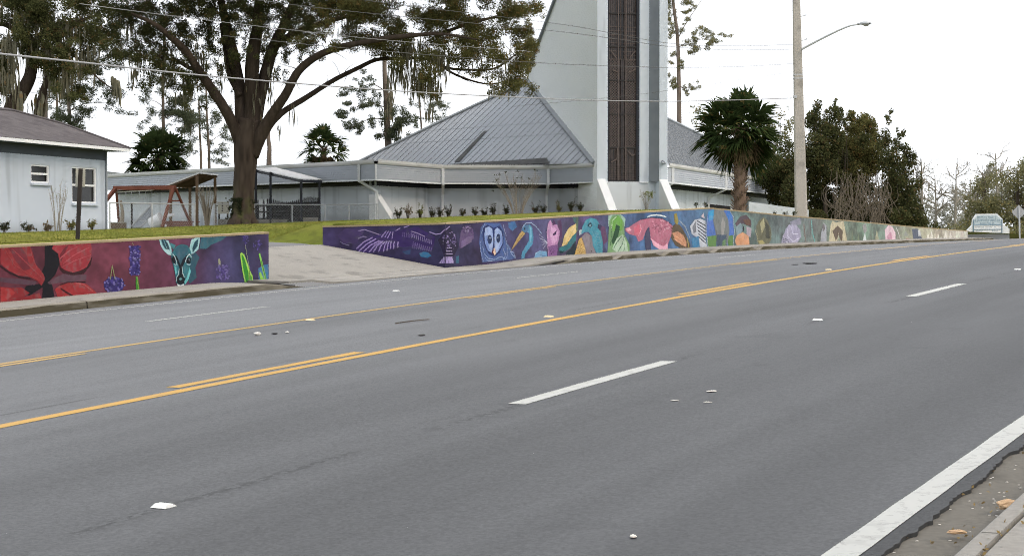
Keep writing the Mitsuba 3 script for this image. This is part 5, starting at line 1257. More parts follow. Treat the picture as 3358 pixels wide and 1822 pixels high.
  (4, 99, 0, '42.751,1.372 42.823,1.357 42.88,1.201 42.787,1.148 42.722,1.238'),
  (3, 100, 0, '42.651,1.247 42.744,1.358 42.73,1.16'),
  (3, 100, 0, '42.841,1.323 42.913,1.218 42.823,1.168'),
  (3, 101, 0.0187, '41.992,1.586 41.94,1.349 42.149,0.972'),
  (3, 101, 0.0187, '42.079,1.449 42.184,1.21 42.501,1.035'),
  (3, 101, 0.0198, '43.477,1.647 43.624,1.332 43.55,1.053'),
  (3, 101, 0.0198, '43.624,1.437 43.846,1.189 44.108,1.045'),
  (3, 101, 0.0187, '42.967,1.079 43.184,1.111 43.476,1.037'),
  (3, 101, 0.0187, '42.501,1.069 42.751,1.031 43.003,1.062'),
  (3, 101, 0.0198, '43.33,1.335 43.476,1.159 43.33,1.004'),
  (3, 101, 0.0187, '42.22,2.078 42.115,1.959 42.01,1.789'),
  (3, 101, 0.0198, '43.33,2.03 43.403,1.891 43.513,1.716'),
  (3, 101, 0.0187, '43.772,1.26 43.996,1.222 44.108,1.062'),
  (3, 101, 0.0187, '42.254,1.09 42.395,1.002 42.679,0.989'),
 ]),
 ('painted_heron', 'painted blue heron with a long yellow bill and trailing crest', 1, [
  (0, 102, 0, '43.661,2.1 44.071,2.154 44.221,1.979 43.921,1.855 43.698,1.961'),
  (1, 103, 0, '44.754,1.979 44.985,2.069 45.18,1.98 45.278,1.674 45.219,1.459 44.986,1.318 44.754,1.178 44.678,1.036 44.487,1.03 44.525,1.216 44.793,1.427 44.986,1.568 44.986,1.783 44.793,1.855'),
  (2, 104, 0, '45.024,2.016 45.121,1.944 45.161,1.675 45.063,1.496 45.044,1.765'),
  (2, 105, 0, '44.486,1.89 44.677,2.033 44.985,2.06 44.928,1.872 44.716,1.801'),
  (3, 106, 0, '44.743,1.926 44.738,1.911 44.725,1.898 44.707,1.891 44.686,1.891 44.668,1.898 44.655,1.91 44.65,1.926 44.655,1.941 44.668,1.954 44.686,1.961 44.707,1.961 44.725,1.954 44.738,1.941'),
  (2, 107, 0, '44.524,1.864 44.735,1.784 44.41,1.607 43.809,1.256 44.071,1.521 44.334,1.749'),
  (3, 108, 0.0144, '44.601,1.802 44.221,1.538 43.865,1.294'),
  (3, 109, 0.0216, '44.563,1.979 44.792,2.108 45.141,2.102 45.454,1.98 45.811,1.781'),
  (3, 110, 0.0144, '44.486,1.855 44.543,1.979 44.716,2.077'),
 ]),
 ('painted_opossum', 'painted pink opossum face with white whiskers', 1, [
  (0, 111, 0, '46.907,2.176 47.156,2.214 47.24,1.983 47.241,1.629 46.991,1.557 46.948,2.038'),
  (1, 112, 0, '46.252,2.073 46.414,2.22 46.578,2.055 46.866,2.065 47.073,1.853 46.991,1.557 46.784,1.263 46.579,1.081 46.294,1.067 46.213,1.397 46.172,1.817'),
  (2, 113, 0, '46.455,1.982 46.742,1.982 46.949,1.816 46.866,1.557 46.579,1.449 46.375,1.67'),
  (2, 114, 0, '46.245,1.378 46.949,1.446 46.867,1.077 46.335,1.062'),
  (3, 115, 0, '46.57,1.758 46.866,1.89 46.792,1.757 46.628,1.699'),
  (2, 116, 0, '46.537,2.037 46.66,2.221 46.783,2.056'),
  (3, 117, 0, '46.478,1.223 46.464,1.205 46.435,1.206 46.421,1.224 46.435,1.241 46.464,1.241'),
  (4, 118, 0, '46.464,1.26 46.451,1.251 46.424,1.251 46.411,1.26 46.424,1.27 46.451,1.269'),
  (3, 117, 0, '46.635,1.293 46.618,1.284 46.585,1.284 46.568,1.294 46.585,1.303 46.618,1.302'),
  (4, 118, 0, '46.518,1.151 46.496,1.138 46.452,1.139 46.43,1.152 46.452,1.165 46.496,1.164'),
  (3, 117, 0, '46.498,1.142 46.483,1.131 46.452,1.131 46.437,1.143 46.452,1.154 46.483,1.154'),
  (4, 118, 0, '46.613,1.194 46.591,1.18 46.547,1.181 46.525,1.195 46.547,1.208 46.591,1.208'),
  (3, 117, 0, '46.578,1.331 46.558,1.321 46.518,1.321 46.498,1.332 46.518,1.342 46.558,1.341'),
  (4, 118, 0, '46.44,1.248 46.425,1.232 46.395,1.232 46.38,1.248 46.395,1.264 46.425,1.264'),
  (3, 117, 0, '46.553,1.176 46.537,1.158 46.506,1.159 46.49,1.176 46.506,1.194 46.537,1.193'),
  (4, 118, 0, '46.55,1.19 46.53,1.179 46.49,1.179 46.47,1.191 46.49,1.202 46.53,1.202'),
  (3, 117, 0, '46.51,1.392 46.494,1.378 46.463,1.378 46.447,1.393 46.463,1.406 46.494,1.406'),
  (4, 118, 0, '46.674,1.249 46.659,1.234 46.627,1.234 46.611,1.249 46.627,1.264 46.658,1.263'),
  (3, 119, 0.0126, '46.213,1.488 45.921,1.644 45.632,1.754'),
  (3, 119, 0.0126, '46.213,1.488 45.991,1.521 45.771,1.509'),
  (3, 119, 0.0126, '46.213,1.488 46.021,1.475 45.831,1.418'),
  (3, 119, 0.0126, '46.213,1.488 46.072,1.429 45.931,1.326'),
  (3, 119, 0.0126, '46.213,1.488 45.951,1.585 45.692,1.637'),
  (3, 120, 0.0266, '46.293,2.055 46.212,1.853 46.192,1.634'),
 ]),
 ('painted_bluebird', 'small painted pale blue bird low on the wall', 1, [
  (0, 121, 0, '45.337,1.044 45.416,1.187 45.692,1.256 46.173,1.233 46.213,1.049 45.972,1.013'),
  (1, 122, 0.018, '45.357,1.044 45.423,1.178 45.692,1.242'),
  (1, 123, 0.018, '45.692,1.129 46.132,1.069'),
 ]),
 ('painted_pelican', 'painted yellow and green pelican bill pointing down', 1, [
  (0, 124, 0, '47.494,1.18 47.833,1.289 48.219,1.549 48.263,1.095 47.578,1.076'),
  (1, 125, 0, '48.261,2.101 48.262,1.814 47.832,1.589 47.493,1.311 47.22,1.388 47.408,1.722 47.746,1.965'),
  (2, 126, 0, '48.262,1.795 48.219,1.549 47.748,1.29 47.242,1.165 47.012,1.223 47.033,1.334 47.578,1.441 48.003,1.72'),
  (1, 127, 0, '48.26,2.296 48.412,2.306 48.37,1.852 48.24,1.852'),
  (3, 128, 0, '47.024,1.26 47.241,1.22 47.409,1.256 47.283,1.155 47.075,1.17'),
  (3, 129, 0.019, '48.218,2.041 47.789,1.702 47.493,1.404'),
  (0, 130, 0, '48.002,2.275 48.239,2.296 48.239,2.097 48.088,2.153'),
 ]),
 ('painted_parrot', 'painted turquoise parrot with a yellow breast', 1, [
  (1, 131, 0, '48.697,1.985 48.961,2.214 49.362,2.284 49.768,2.238 49.997,2.083 50.09,1.811 50.275,1.459 50.23,1.089 49.818,1.094 49.5,1.388 49.409,1.697 49.14,1.832 48.83,1.813 48.632,1.737'),
  (2, 132, 0, '48.654,1.661 48.962,1.813 49.409,1.697 49.5,1.368 49.772,1.094 48.92,1.086 48.831,1.431'),
  (3, 133, 0, '48.436,1.586 48.61,1.661 48.919,1.278 48.964,1.067 48.091,1.069'),
  (4, 134, 0, '48.657,1.146 48.636,1.125 48.595,1.125 48.574,1.147 48.595,1.168 48.636,1.167'),
  (5, 135, 0, '48.797,1.32 48.781,1.307 48.749,1.308 48.734,1.321 48.749,1.334 48.781,1.334'),
  (4, 134, 0, '48.336,1.324 48.309,1.304 48.256,1.305 48.229,1.325 48.256,1.344 48.309,1.344'),
  (5, 135, 0, '48.626,1.394 48.604,1.382 48.56,1.382 48.538,1.395 48.56,1.408 48.604,1.407'),
  (4, 134, 0, '48.414,1.319 48.392,1.309 48.349,1.31 48.328,1.32 48.349,1.33 48.392,1.33'),
  (5, 135, 0, '48.793,1.202 48.773,1.19 48.734,1.191 48.714,1.203 48.734,1.216 48.773,1.215'),
  (4, 134, 0, '48.641,1.285 48.614,1.266 48.559,1.266 48.531,1.286 48.559,1.306 48.614,1.305'),
  (5, 135, 0, '48.882,1.278 48.857,1.266 48.809,1.266 48.784,1.279 48.809,1.291 48.857,1.29'),
  (4, 134, 0, '48.456,1.434 48.442,1.421 48.414,1.421 48.4,1.435 48.414,1.448 48.442,1.448'),
  (5, 135, 0, '48.775,1.164 48.76,1.153 48.73,1.153 48.714,1.165 48.729,1.175 48.76,1.175'),
  (4, 134, 0, '48.812,1.191 48.796,1.17 48.763,1.171 48.747,1.192 48.763,1.213 48.795,1.213'),
  (5, 135, 0, '48.779,1.253 48.763,1.242 48.733,1.242 48.718,1.254 48.733,1.266 48.763,1.266'),
  (4, 134, 0, '48.674,1.163 48.658,1.15 48.625,1.15 48.608,1.164 48.624,1.178 48.658,1.177'),
  (5, 135, 0, '48.726,1.381 48.713,1.368 48.687,1.369 48.673,1.382 48.686,1.394 48.713,1.394'),
  (4, 134, 0, '48.443,1.344 48.428,1.333 48.399,1.333 48.385,1.344 48.399,1.355 48.428,1.355'),
  (5, 135, 0, '48.439,1.176 48.419,1.164 48.378,1.165 48.358,1.177 48.378,1.19 48.419,1.189'),
  (4, 134, 0, '48.696,1.203 48.669,1.192 48.616,1.193 48.589,1.204 48.616,1.214 48.669,1.214'),
  (5, 135, 0, '48.67,1.258 48.649,1.248 48.605,1.249 48.584,1.259 48.605,1.269 48.648,1.269'),
  (4, 134, 0, '48.527,1.193 48.508,1.179 48.468,1.179 48.449,1.194 48.468,1.209 48.507,1.208'),
  (5, 135, 0, '48.666,1.36 48.65,1.341 48.619,1.341 48.603,1.361 48.619,1.379 48.65,1.379'),
  (4, 134, 0, '48.592,1.218 48.579,1.197 48.552,1.197 48.539,1.218 48.552,1.239 48.579,1.239'),
  (5, 135, 0, '48.451,1.399 48.436,1.38 48.407,1.38 48.393,1.399 48.407,1.419 48.436,1.418'),
  (4, 134, 0, '48.835,1.225 48.809,1.21 48.757,1.21 48.731,1.226 48.757,1.241 48.809,1.24'),
  (5, 135, 0, '48.687,1.123 48.673,1.11 48.645,1.111 48.632,1.124 48.645,1.137 48.673,1.136'),
  (4, 134, 0, '48.394,1.372 48.378,1.359 48.347,1.36 48.331,1.373 48.347,1.385 48.378,1.385'),
  (5, 135, 0, '48.356,1.186 48.328,1.176 48.271,1.176 48.243,1.188 48.271,1.198 48.328,1.198'),
  (4, 134, 0, '48.697,1.366 48.68,1.351 48.646,1.351 48.629,1.367 48.646,1.381 48.68,1.381'),
  (5, 135, 0, '48.841,1.23 48.817,1.217 48.769,1.218 48.745,1.231 48.769,1.243 48.817,1.243'),
  (4, 134, 0, '48.862,1.249 48.834,1.238 48.777,1.239 48.749,1.251 48.777,1.262 48.834,1.261'),
  (5, 135, 0, '48.807,1.292 48.79,1.274 48.756,1.274 48.74,1.293 48.756,1.312 48.79,1.311'),
  (4, 134, 0, '48.608,1.382 48.587,1.37 48.543,1.37 48.521,1.383 48.543,1.395 48.586,1.395'),
  (5, 135, 0, '48.467,1.322 48.449,1.303 48.412,1.304 48.393,1.323 48.412,1.341 48.449,1.341'),
  (4, 134, 0, '48.668,1.415 48.641,1.396 48.587,1.396 48.56,1.415 48.587,1.434 48.641,1.434'),
  (5, 135, 0, '48.374,1.365 48.359,1.355 48.329,1.356 48.314,1.366 48.329,1.376 48.359,1.376'),
  (4, 134, 0, '48.613,1.132 48.584,1.12 48.528,1.12 48.5,1.133 48.528,1.145 48.584,1.144'),
  (5, 135, 0, '48.853,1.299 48.837,1.283 48.806,1.283 48.79,1.3 48.806,1.316 48.837,1.315'),
  (3, 136, 0, '49.072,2.042 49.273,2.143 49.475,2.043 49.273,1.943'),
  (4, 137, 0, '49.345,2.028 49.338,2.013 49.318,2.001 49.289,1.994 49.257,1.994 49.229,2 49.209,2.012 49.202,2.027 49.209,2.042 49.228,2.054 49.257,2.061 49.289,2.061 49.318,2.055 49.338,2.043'),
  (5, 138, 0, '49.318,2.02 49.314,2.012 49.304,2.006 49.29,2.003 49.274,2.003 49.26,2.006 49.25,2.012 49.246,2.02 49.25,2.027 49.26,2.033 49.274,2.037 49.29,2.037 49.304,2.033 49.314,2.027'),
  (2, 139, 0, '49.896,2.083 50.19,2.022 50.044,1.86 49.851,1.947'),
  (2, 140, 0, '48.435,1.893 48.662,1.893 48.619,1.752 48.457,1.711'),
  (4, 141, 0, '49.41,1.199 49.406,1.191 49.393,1.185 49.375,1.181 49.355,1.181 49.337,1.185 49.325,1.192 49.32,1.2 49.325,1.209 49.337,1.215 49.355,1.219 49.375,1.219 49.393,1.215 49.406,1.208'),
  (2, 142, 0.024, '49.634,1.812 49.907,1.773'),
  (2, 142, 0.024, '49.679,1.725 49.943,1.685'),
  (2, 142, 0.0228, '49.725,1.637 49.98,1.597'),
  (2, 142, 0.0228, '49.771,1.55 50.017,1.51'),
  (2, 142, 0.0228, '49.816,1.462 50.054,1.422'),
  (2, 142, 0.024, '49.862,1.375 50.091,1.334'),
  (2, 142, 0.0228, '49.908,1.287 50.128,1.246'),
  (0, 143, 0, '50.043,2.045 50.459,1.987 50.647,1.535 50.322,1.381 50.159,1.772'),
 ]),
 ('painted_frog', 'painted green leafy creature in the middle of the long wall', 1, [
  (0, 144, 0, '50.696,2.357 50.924,2.416 51.698,2.436 52.092,2.269 52.014,2.009 50.697,2.007'),
  (1, 145, 0, '50.772,2.198 51.001,2.359 51.619,2.412 51.951,2.139 52.016,1.716 52.415,1.387 52.433,1.118 50.625,1.099 50.699,1.56'),
  (2, 146, 0, '50.864,2.231 51.464,2.379 51.856,2.187 51.794,1.879 50.964,1.847'),
  (3, 147, 0, '51.31,2.072 51.621,2.008 51.467,1.685 51.081,1.398 50.928,1.495 51.157,1.815'),
  (2, 148, 0, '51.005,1.254 51.312,1.605 51.858,1.733 52.176,1.471 52.273,1.159 51.469,1.117'),
  (3, 149, 0.0384, '51.082,1.269 51.39,1.492 51.779,1.684'),
  (3, 149, 0.0396, '51.469,1.169 51.781,1.392 51.937,1.651'),
  (3, 149, 0.0384, '51.939,1.163 52.017,1.423'),
  (3, 149, 0.0384, '50.852,1.368 50.927,1.687 50.926,2.007'),
  (3, 150, 0.032, '50.926,1.879 51.001,2.199 51.309,2.329'),
 ]),
 ('painted_pig', 'painted pink spotted animal with a white comb along its back', 1, [
  (1, 151, 0, '52.054,1.944 52.412,1.993 52.815,2.109 53.387,2.244 54.222,2.315 55.253,2.287 55.959,2.119 56.273,2.016 56.141,1.738 55.787,1.36 55.611,1.19 55.086,1.178 54.397,1.439 54.184,1.609 54.055,2.012 53.804,1.844 53.556,1.545 53.144,1.481 52.98,1.68 52.414,1.747 52.094,1.846'),
  (2, 152, 0, '54.226,1.608 54.739,1.437 55.347,1.295 55.742,1.43 55.788,1.205 55.086,1.178 54.482,1.337'),
  (2, 153, 0, '52.734,1.993 53.223,2.104 53.388,1.928 53.225,1.712 52.817,1.714'),
  (3, 154, 0.033, '53.322,2.077 53.388,1.911 53.184,1.696'),
  (2, 155, 0, '53.804,1.844 54.097,2.012 54.226,1.608 54.271,1.204 53.808,1.175 53.706,1.544'),
  (3, 156, 0, '52.062,1.927 52.413,1.977 52.574,1.878 52.253,1.83'),
  (2, 157, 0.0429, '53.952,2.34 54.221,2.393 54.733,2.417 55.165,2.399 55.603,2.351'),
  (3, 158, 0, '55.005,1.808 54.968,1.782 54.895,1.783 54.858,1.808 54.894,1.834 54.968,1.834'),
  (4, 159, 0, '54.626,2.067 54.577,2.037 54.478,2.037 54.429,2.067 54.478,2.097 54.577,2.097'),
  (3, 158, 0, '55.759,1.955 55.719,1.918 55.639,1.918 55.598,1.955 55.638,1.992 55.718,1.993'),
  (4, 159, 0, '55.318,2.031 55.268,2 55.169,2 55.119,2.03 55.169,2.061 55.268,2.061'),
  (3, 158, 0, '54.782,2.014 54.729,1.983 54.624,1.983 54.572,2.013 54.624,2.044 54.729,2.045'),
  (4, 159, 0, '54.416,2.181 54.387,2.156 54.329,2.155 54.3,2.181 54.329,2.206 54.387,2.206'),
  (3, 158, 0, '55.606,1.988 55.549,1.962 55.435,1.962 55.378,1.987 55.435,2.013 55.549,2.013'),
  (4, 159, 0, '55.483,2.213 55.44,2.178 55.354,2.177 55.311,2.212 55.354,2.247 55.44,2.248'),
  (3, 158, 0, '55.118,1.949 55.085,1.93 55.021,1.93 54.989,1.949 55.021,1.969 55.085,1.969'),
  (4, 159, 0, '55.22,1.984 55.192,1.964 55.135,1.964 55.107,1.984 55.135,2.004 55.191,2.004'),
  (3, 158, 0, '54.608,2.051 54.553,2.021 54.443,2.02 54.387,2.051 54.442,2.081 54.553,2.082'),
  (4, 159, 0, '55.861,2.096 55.807,2.058 55.698,2.058 55.643,2.095 55.697,2.133 55.806,2.133'),
  (3, 158, 0, '54.699,1.939 54.671,1.902 54.615,1.902 54.586,1.939 54.614,1.977 54.67,1.977'),
  (4, 159, 0, '55.157,1.778 55.109,1.743 55.013,1.744 54.965,1.778 55.013,1.813 55.109,1.812'),
  (3, 158, 0, '55.952,1.964 55.923,1.929 55.864,1.929 55.835,1.964 55.864,1.999 55.922,1.999'),
  (4, 159, 0, '55.97,1.964 55.941,1.943 55.884,1.943 55.856,1.964 55.884,1.985 55.941,1.985'),
  (3, 158, 0, '54.675,1.984 54.646,1.959 54.588,1.959 54.559,1.984 54.587,2.009 54.645,2.009'),
  (4, 159, 0, '55.778,1.95 55.729,1.922 55.63,1.922 55.581,1.95 55.63,1.978 55.728,1.978'),
  (3, 158, 0, '54.642,2.06 54.603,2.03 54.523,2.03 54.483,2.06 54.523,2.091 54.602,2.091'),
  (4, 159, 0, '55.742,2.086 55.685,2.059 55.572,2.059 55.515,2.085 55.571,2.111 55.685,2.112'),
  (3, 158, 0, '54.413,2.136 54.384,2.102 54.327,2.101 54.299,2.136 54.327,2.171 54.384,2.171'),
  (4, 159, 0, '55.244,2.086 55.198,2.059 55.106,2.059 55.06,2.085 55.106,2.111 55.198,2.112'),
  (3, 158, 0, '55.243,1.913 55.213,1.876 55.152,1.876 55.122,1.913 55.152,1.95 55.213,1.95'),
  (4, 159, 0, '55.42,2.199 55.389,2.166 55.325,2.166 55.293,2.198 55.324,2.231 55.388,2.232'),
  (3, 158, 0, '54.978,1.844 54.951,1.808 54.898,1.808 54.871,1.845 54.898,1.881 54.951,1.881'),
  (4, 159, 0, '54.611,1.85 54.582,1.828 54.523,1.828 54.494,1.85 54.523,1.871 54.581,1.871'),
  (3, 158, 0, '55.126,2.214 55.082,2.188 54.993,2.187 54.948,2.213 54.992,2.239 55.081,2.239'),
  (4, 159, 0, '54.5,2.182 54.45,2.148 54.35,2.148 54.3,2.181 54.35,2.215 54.45,2.216'),
  (3, 158, 0, '54.5,1.961 54.447,1.938 54.343,1.938 54.29,1.961 54.342,1.984 54.447,1.984'),
  (4, 159, 0, '54.642,2.035 54.603,2.013 54.525,2.013 54.486,2.035 54.524,2.058 54.602,2.058'),
  (3, 158, 0, '55.733,2.172 55.695,2.138 55.62,2.138 55.582,2.172 55.619,2.206 55.695,2.207'),
  (4, 159, 0, '55.363,2.228 55.315,2.205 55.217,2.205 55.169,2.227 55.217,2.25 55.315,2.25'),
  (3, 158, 0, '54.756,2.106 54.716,2.087 54.636,2.087 54.596,2.106 54.635,2.125 54.716,2.125'),
  (4, 159, 0, '55.993,1.988 55.952,1.96 55.87,1.96 55.828,1.988 55.869,2.016 55.951,2.016'),
  (3, 158, 0, '54.972,2.045 54.926,2.012 54.835,2.012 54.79,2.044 54.835,2.077 54.926,2.077'),
  (4, 159, 0, '55.89,1.935 55.848,1.907 55.763,1.907 55.721,1.935 55.763,1.964 55.848,1.964'),
  (3, 158, 0, '54.973,1.961 54.941,1.939 54.877,1.939 54.844,1.961 54.876,1.983 54.94,1.983'),
  (4, 159, 0, '55.298,2.197 55.243,2.175 55.133,2.174 55.078,2.196 55.133,2.217 55.243,2.218'),
  (3, 158, 0, '55.251,2.206 55.211,2.173 55.131,2.172 55.091,2.205 55.131,2.238 55.211,2.238'),
  (4, 159, 0, '55.456,1.833 55.421,1.804 55.352,1.804 55.318,1.833 55.352,1.862 55.421,1.862'),
  (3, 158, 0, '54.874,2.11 54.819,2.09 54.71,2.09 54.655,2.11 54.709,2.13 54.819,2.13'),
  (4, 159, 0, '55.856,2.157 55.805,2.13 55.701,2.13 55.649,2.157 55.701,2.184 55.804,2.184'),
  (3, 158, 0, '55.289,2.199 55.233,2.166 55.121,2.166 55.065,2.198 55.12,2.23 55.233,2.231'),
  (4, 159, 0, '55.559,1.891 55.531,1.862 55.473,1.862 55.444,1.891 55.473,1.919 55.53,1.919'),
  (3, 158, 0, '55.592,1.902 55.541,1.884 55.439,1.884 55.389,1.902 55.439,1.92 55.541,1.92'),
  (4, 159, 0, '54.924,1.965 54.889,1.94 54.818,1.94 54.782,1.965 54.817,1.99 54.888,1.99'),
  (3, 158, 0, '55.627,2.002 55.58,1.975 55.486,1.974 55.439,2.002 55.486,2.029 55.58,2.03'),
  (4, 159, 0, '55.488,1.908 55.461,1.887 55.407,1.887 55.38,1.908 55.407,1.929 55.461,1.929'),
  (3, 158, 0, '54.738,1.972 54.696,1.952 54.611,1.952 54.569,1.972 54.611,1.992 54.696,1.992'),
  (4, 159, 0, '55.218,2.23 55.167,2.197 55.065,2.196 55.013,2.229 55.064,2.263 55.167,2.263'),
  (2, 160, 0.0272, '53.387,2.244 54.222,2.322 55.253,2.294 56.138,2.085'),
 ]),
 ('painted_turtle', 'painted brown turtle with an orange underside', 1, [
  (1, 161, 0, '56.094,1.981 56.498,2.12 56.954,2.052 57.511,1.7 57.936,1.343 57.89,1.184 57.237,1.18 56.504,1.32 56.097,1.6'),
  (2, 162, 0, '56.185,1.773 56.681,1.842 57.233,1.701 57.532,1.452 57.533,1.258 57.051,1.343 56.502,1.494'),
  (2, 163, 0, '56.342,2.46 56.586,2.504 56.77,2.226 56.68,2.069 56.407,2.155'),
  (2, 164, 0.0504, '57.605,1.576 57.815,1.195'),
  (3, 165, 0.0245, '56.501,1.668 57.05,1.526 57.421,1.312'),
  (3, 165, 0.0238, '56.321,1.564 56.959,1.421'),
  (3, 165, 0.0252, '56.956,1.772 57.188,1.455'),
  (1, 166, 0.042, '56.861,2.226 57.416,2.017 57.887,1.592'),
 ]),
 ('painted_woodpecker', 'painted grey bird with black and white striped wing', 1, [
  (1, 167, 0, '57.883,2.018 58.355,2.269 58.932,2.308 59.44,2.238 59.447,1.513 59.647,1.22 58.941,1.227 58.648,1.589 58.074,1.734'),
  (2, 168, 0.042, '58.566,2.234 59.442,2.039'),
  (2, 168, 0.0432, '58.605,2.113 59.443,1.908'),
  (2, 168, 0.0432, '58.645,1.991 59.445,1.778'),
  (2, 168, 0.0432, '58.684,1.869 59.446,1.647'),
  (2, 168, 0.0432, '58.724,1.747 59.447,1.516'),
  (2, 168, 0.0432, '58.764,1.624 59.448,1.386'),
  (2, 169, 0, '58.028,1.574 58.744,1.66 58.864,1.257 58.174,1.191'),
  (2, 170, 0, '58.119,2.019 58.451,2.198 58.502,1.804 58.216,1.769'),
  (1, 171, 0, '58.98,2.38 59.222,2.527 59.371,2.311'),
 ]),
 ('painted_manatee', 'painted grey manatee in a blue and green arched panel', 1, [
  (0, 172, 0, '59.539,2.239 59.763,2.633 60.312,2.712 61.96,2.731 62.387,2.441 62.5,1.874 62.454,1.231 59.726,1.201 59.544,1.694'),
  (1, 173, 0, '59.734,2.586 60.312,2.698 60.336,2.316 59.767,2.222'),
  (1, 174, 0, '61.646,2.697 62.013,2.716 62.388,2.403 62.177,2.251 61.755,2.324'),
  (1, 175, 0, '59.623,1.639 60.626,1.691 60.549,1.241 59.726,1.212'),
  (1, 176, 0, '61.762,1.65 62.417,1.685 62.4,1.24 61.871,1.229'),
  (2, 177, 0, '60.333,2.691 61.334,2.716 61.807,2.324 61.969,1.875 61.765,1.275 60.732,1.228 60.524,1.728 60.236,2.242'),
  (3, 178, 0, '61.233,2.433 61.506,2.136 61.365,1.681 61.055,1.667 61.031,2.06'),
  (3, 179, 0, '60.625,1.709 61.656,1.706 61.661,1.276 60.65,1.24'),
  (4, 180, 0, '61.243,1.466 61.554,1.539 61.556,1.277 61.142,1.262'),
  (4, 181, 0.0296, '59.617,2.385 59.541,2.021 59.544,1.694 59.707,1.201'),
  (4, 181, 0.0296, '61.982,2.708 62.388,2.403 62.49,1.837 62.4,1.247'),
  (4, 182, 0.0296, '60.573,1.875 60.609,1.285'),
 ]),
 ('painted_robin', 'painted bird with an orange breast', 1, [
  (0, 183, 0, '62.604,2.139 63.25,2.428 63.909,2.49 64.471,2.262 64.474,1.99 63.472,2.142 62.93,1.931'),
  (1, 184, 0, '62.66,1.988 63.253,2.18 63.585,1.874 62.825,1.639'),
  (1, 185, 0, '62.825,1.684 63.476,1.797 64.164,1.642 64.28,1.293 63.703,1.197 62.83,1.221 62.59,1.458'),
  (1, 186, 0, '63.915,2.028 64.497,1.951 64.389,1.583 63.919,1.7'),
  (2, 187, 0, '63.47,2.295 64.246,2.338 64.417,2.106 63.914,2.067'),
  (3, 188, 0, '63.617,1.932 63.609,1.888 63.585,1.853 63.55,1.834 63.511,1.834 63.476,1.854 63.451,1.888 63.442,1.931 63.45,1.975 63.474,2.009 63.509,2.029 63.548,2.029 63.583,2.01 63.608,1.975'),
 ]),
 ('painted_hawk', 'painted olive hawk with folded wings', 1, [
  (0, 189, 0, '65.041,2.03 65.383,2.266 65.961,2.427 66.434,2.271 66.916,1.873 66.921,1.472 66.448,1.235 65.28,1.285'),
  (1, 190, 0, '65.499,2.149 65.962,2.379 66.083,2.031 65.737,1.715'),
  (1, 191, 0, '66.139,2.27 66.615,2.032 66.741,1.513 66.207,1.555'),
  (1, 192, 0, '65.255,1.434 65.74,1.478 66.116,1.349 65.627,1.235'),
  (1, 193, 0.0468, '64.929,1.873 65.16,1.638 65.163,1.403'),
 ]),
 ('painted_rose', 'painted lavender swirl', 1, [
  (0, 194, 0, '68.233,1.46 68.754,1.934 69.152,2.109 70.102,2.111 70.658,1.891 70.802,1.579 70.115,1.229 68.236,1.236'),
  (0, 195, 0, '69.285,2.231 70.65,2.414 70.821,2.149 69.558,2.013'),
  (1, 196, 0.0396, '69.02,1.978 69.025,1.63 69.703,1.364 70.524,1.536'),
  (1, 196, 0.0387, '68.362,1.632 68.896,1.326 70.115,1.238'),
  (1, 196, 0.0396, '69.422,2.022 69.698,1.715 70.383,1.714'),
  (1, 197, 0.0308, '68.363,1.546 69.162,1.433'),
  (1, 197, 0.0301, '68.364,1.468 69.163,1.363'),
  (1, 197, 0.0301, '68.365,1.39 69.164,1.293'),
  (1, 197, 0.0301, '68.366,1.312 69.165,1.224'),
 ]),
 ('painted_egret', 'painted teal and grey birds with a brown post', 1, [
  (0, 198, 0.099, '71.186,2.114 71.512,1.218'),
  (0, 199, 0.09, '72.239,2.297 72.437,1.709 72.839,1.229'),
  (1, 200, 0.0322, '72.184,2.162 72.307,1.709'),
  (0, 201, 0, '73.659,1.706 73.98,2.222 74.436,2.076 74.482,1.193 73.549,1.201'),
  (1, 202, 0, '73.757,2.074 74.056,2.19 74.257,1.936 73.912,1.798'),
 ]),
 ('painted_moth', 'painted cream moth with a dark middle', 1, [
  (0, 203, 0, '74.757,1.191 75.049,2.077 75.354,2.321 75.824,2.22 76.456,2.26 77.096,2.32 77.297,1.937 77.802,1.166 76.795,1.212 76.308,1.643 76.001,1.181'),
  (1, 204, 0, '75.332,1.834 76.141,2.088 76.976,1.832 76.826,1.269 76.308,1.643 75.871,1.371'),
  (2, 205, 0.0432, '76.227,1.748 76.285,1.202'),
 ]),
 ('painted_figures', 'small pale painted animals along the far part of the long wall', 1, [
  (0, 206, 0, '80.09,1.147 80.632,1.789 81.031,1.14'),
  (0, 207, 0, '80.191,2.087 80.796,2.287 80.981,1.839 80.46,1.69'),
  (0, 208, 0, '82.384,1.331 82.699,1.889 83.151,1.316'),
  (0, 209, 0, '78.263,1.211 78.497,1.938 78.763,1.207'),
  (0, 210, 0, '79.268,1.203 79.512,1.742 79.78,1.199'),
  (0, 211, 0, '84.161,1.888 84.818,2.148 85.588,2.045 86.18,1.73 86.192,1.256 85.611,1.102 84.368,1.112'),
  (1, 212, 0, '84.641,1.577 85.209,1.784 85.6,1.574 85.456,1.124 84.651,1.131'),
  (0, 213, 0.0468, '86.37,1.993 86.873,1.623 87.261,1.275'),
  (0, 214, 0, '87.784,1.272 88.39,1.457 89.426,1.398 89.537,1.179 87.888,1.169'),
  (0, 215, 0, '89.412,1.942 90.681,1.942 91.336,1.665 91.785,1.185 89.852,1.188 89.632,1.56'),
  (1, 216, 0, '90.684,1.86 91.113,1.887 91.382,1.554 90.799,1.545'),
  (0, 217, 0, '87.777,1.566 88.176,1.834 88.799,1.563'),
  (0, 218, 0, '92.401,1.17 92.685,1.522 92.876,1.673 93.178,1.469 93.385,1.174'),
  (0, 218, 0, '93.272,1.164 93.502,1.638 93.659,1.841 93.913,1.568 94.089,1.169'),
  (0, 218, 0, '94.02,1.159 94.287,1.436 94.467,1.555 94.749,1.394 94.941,1.164'),
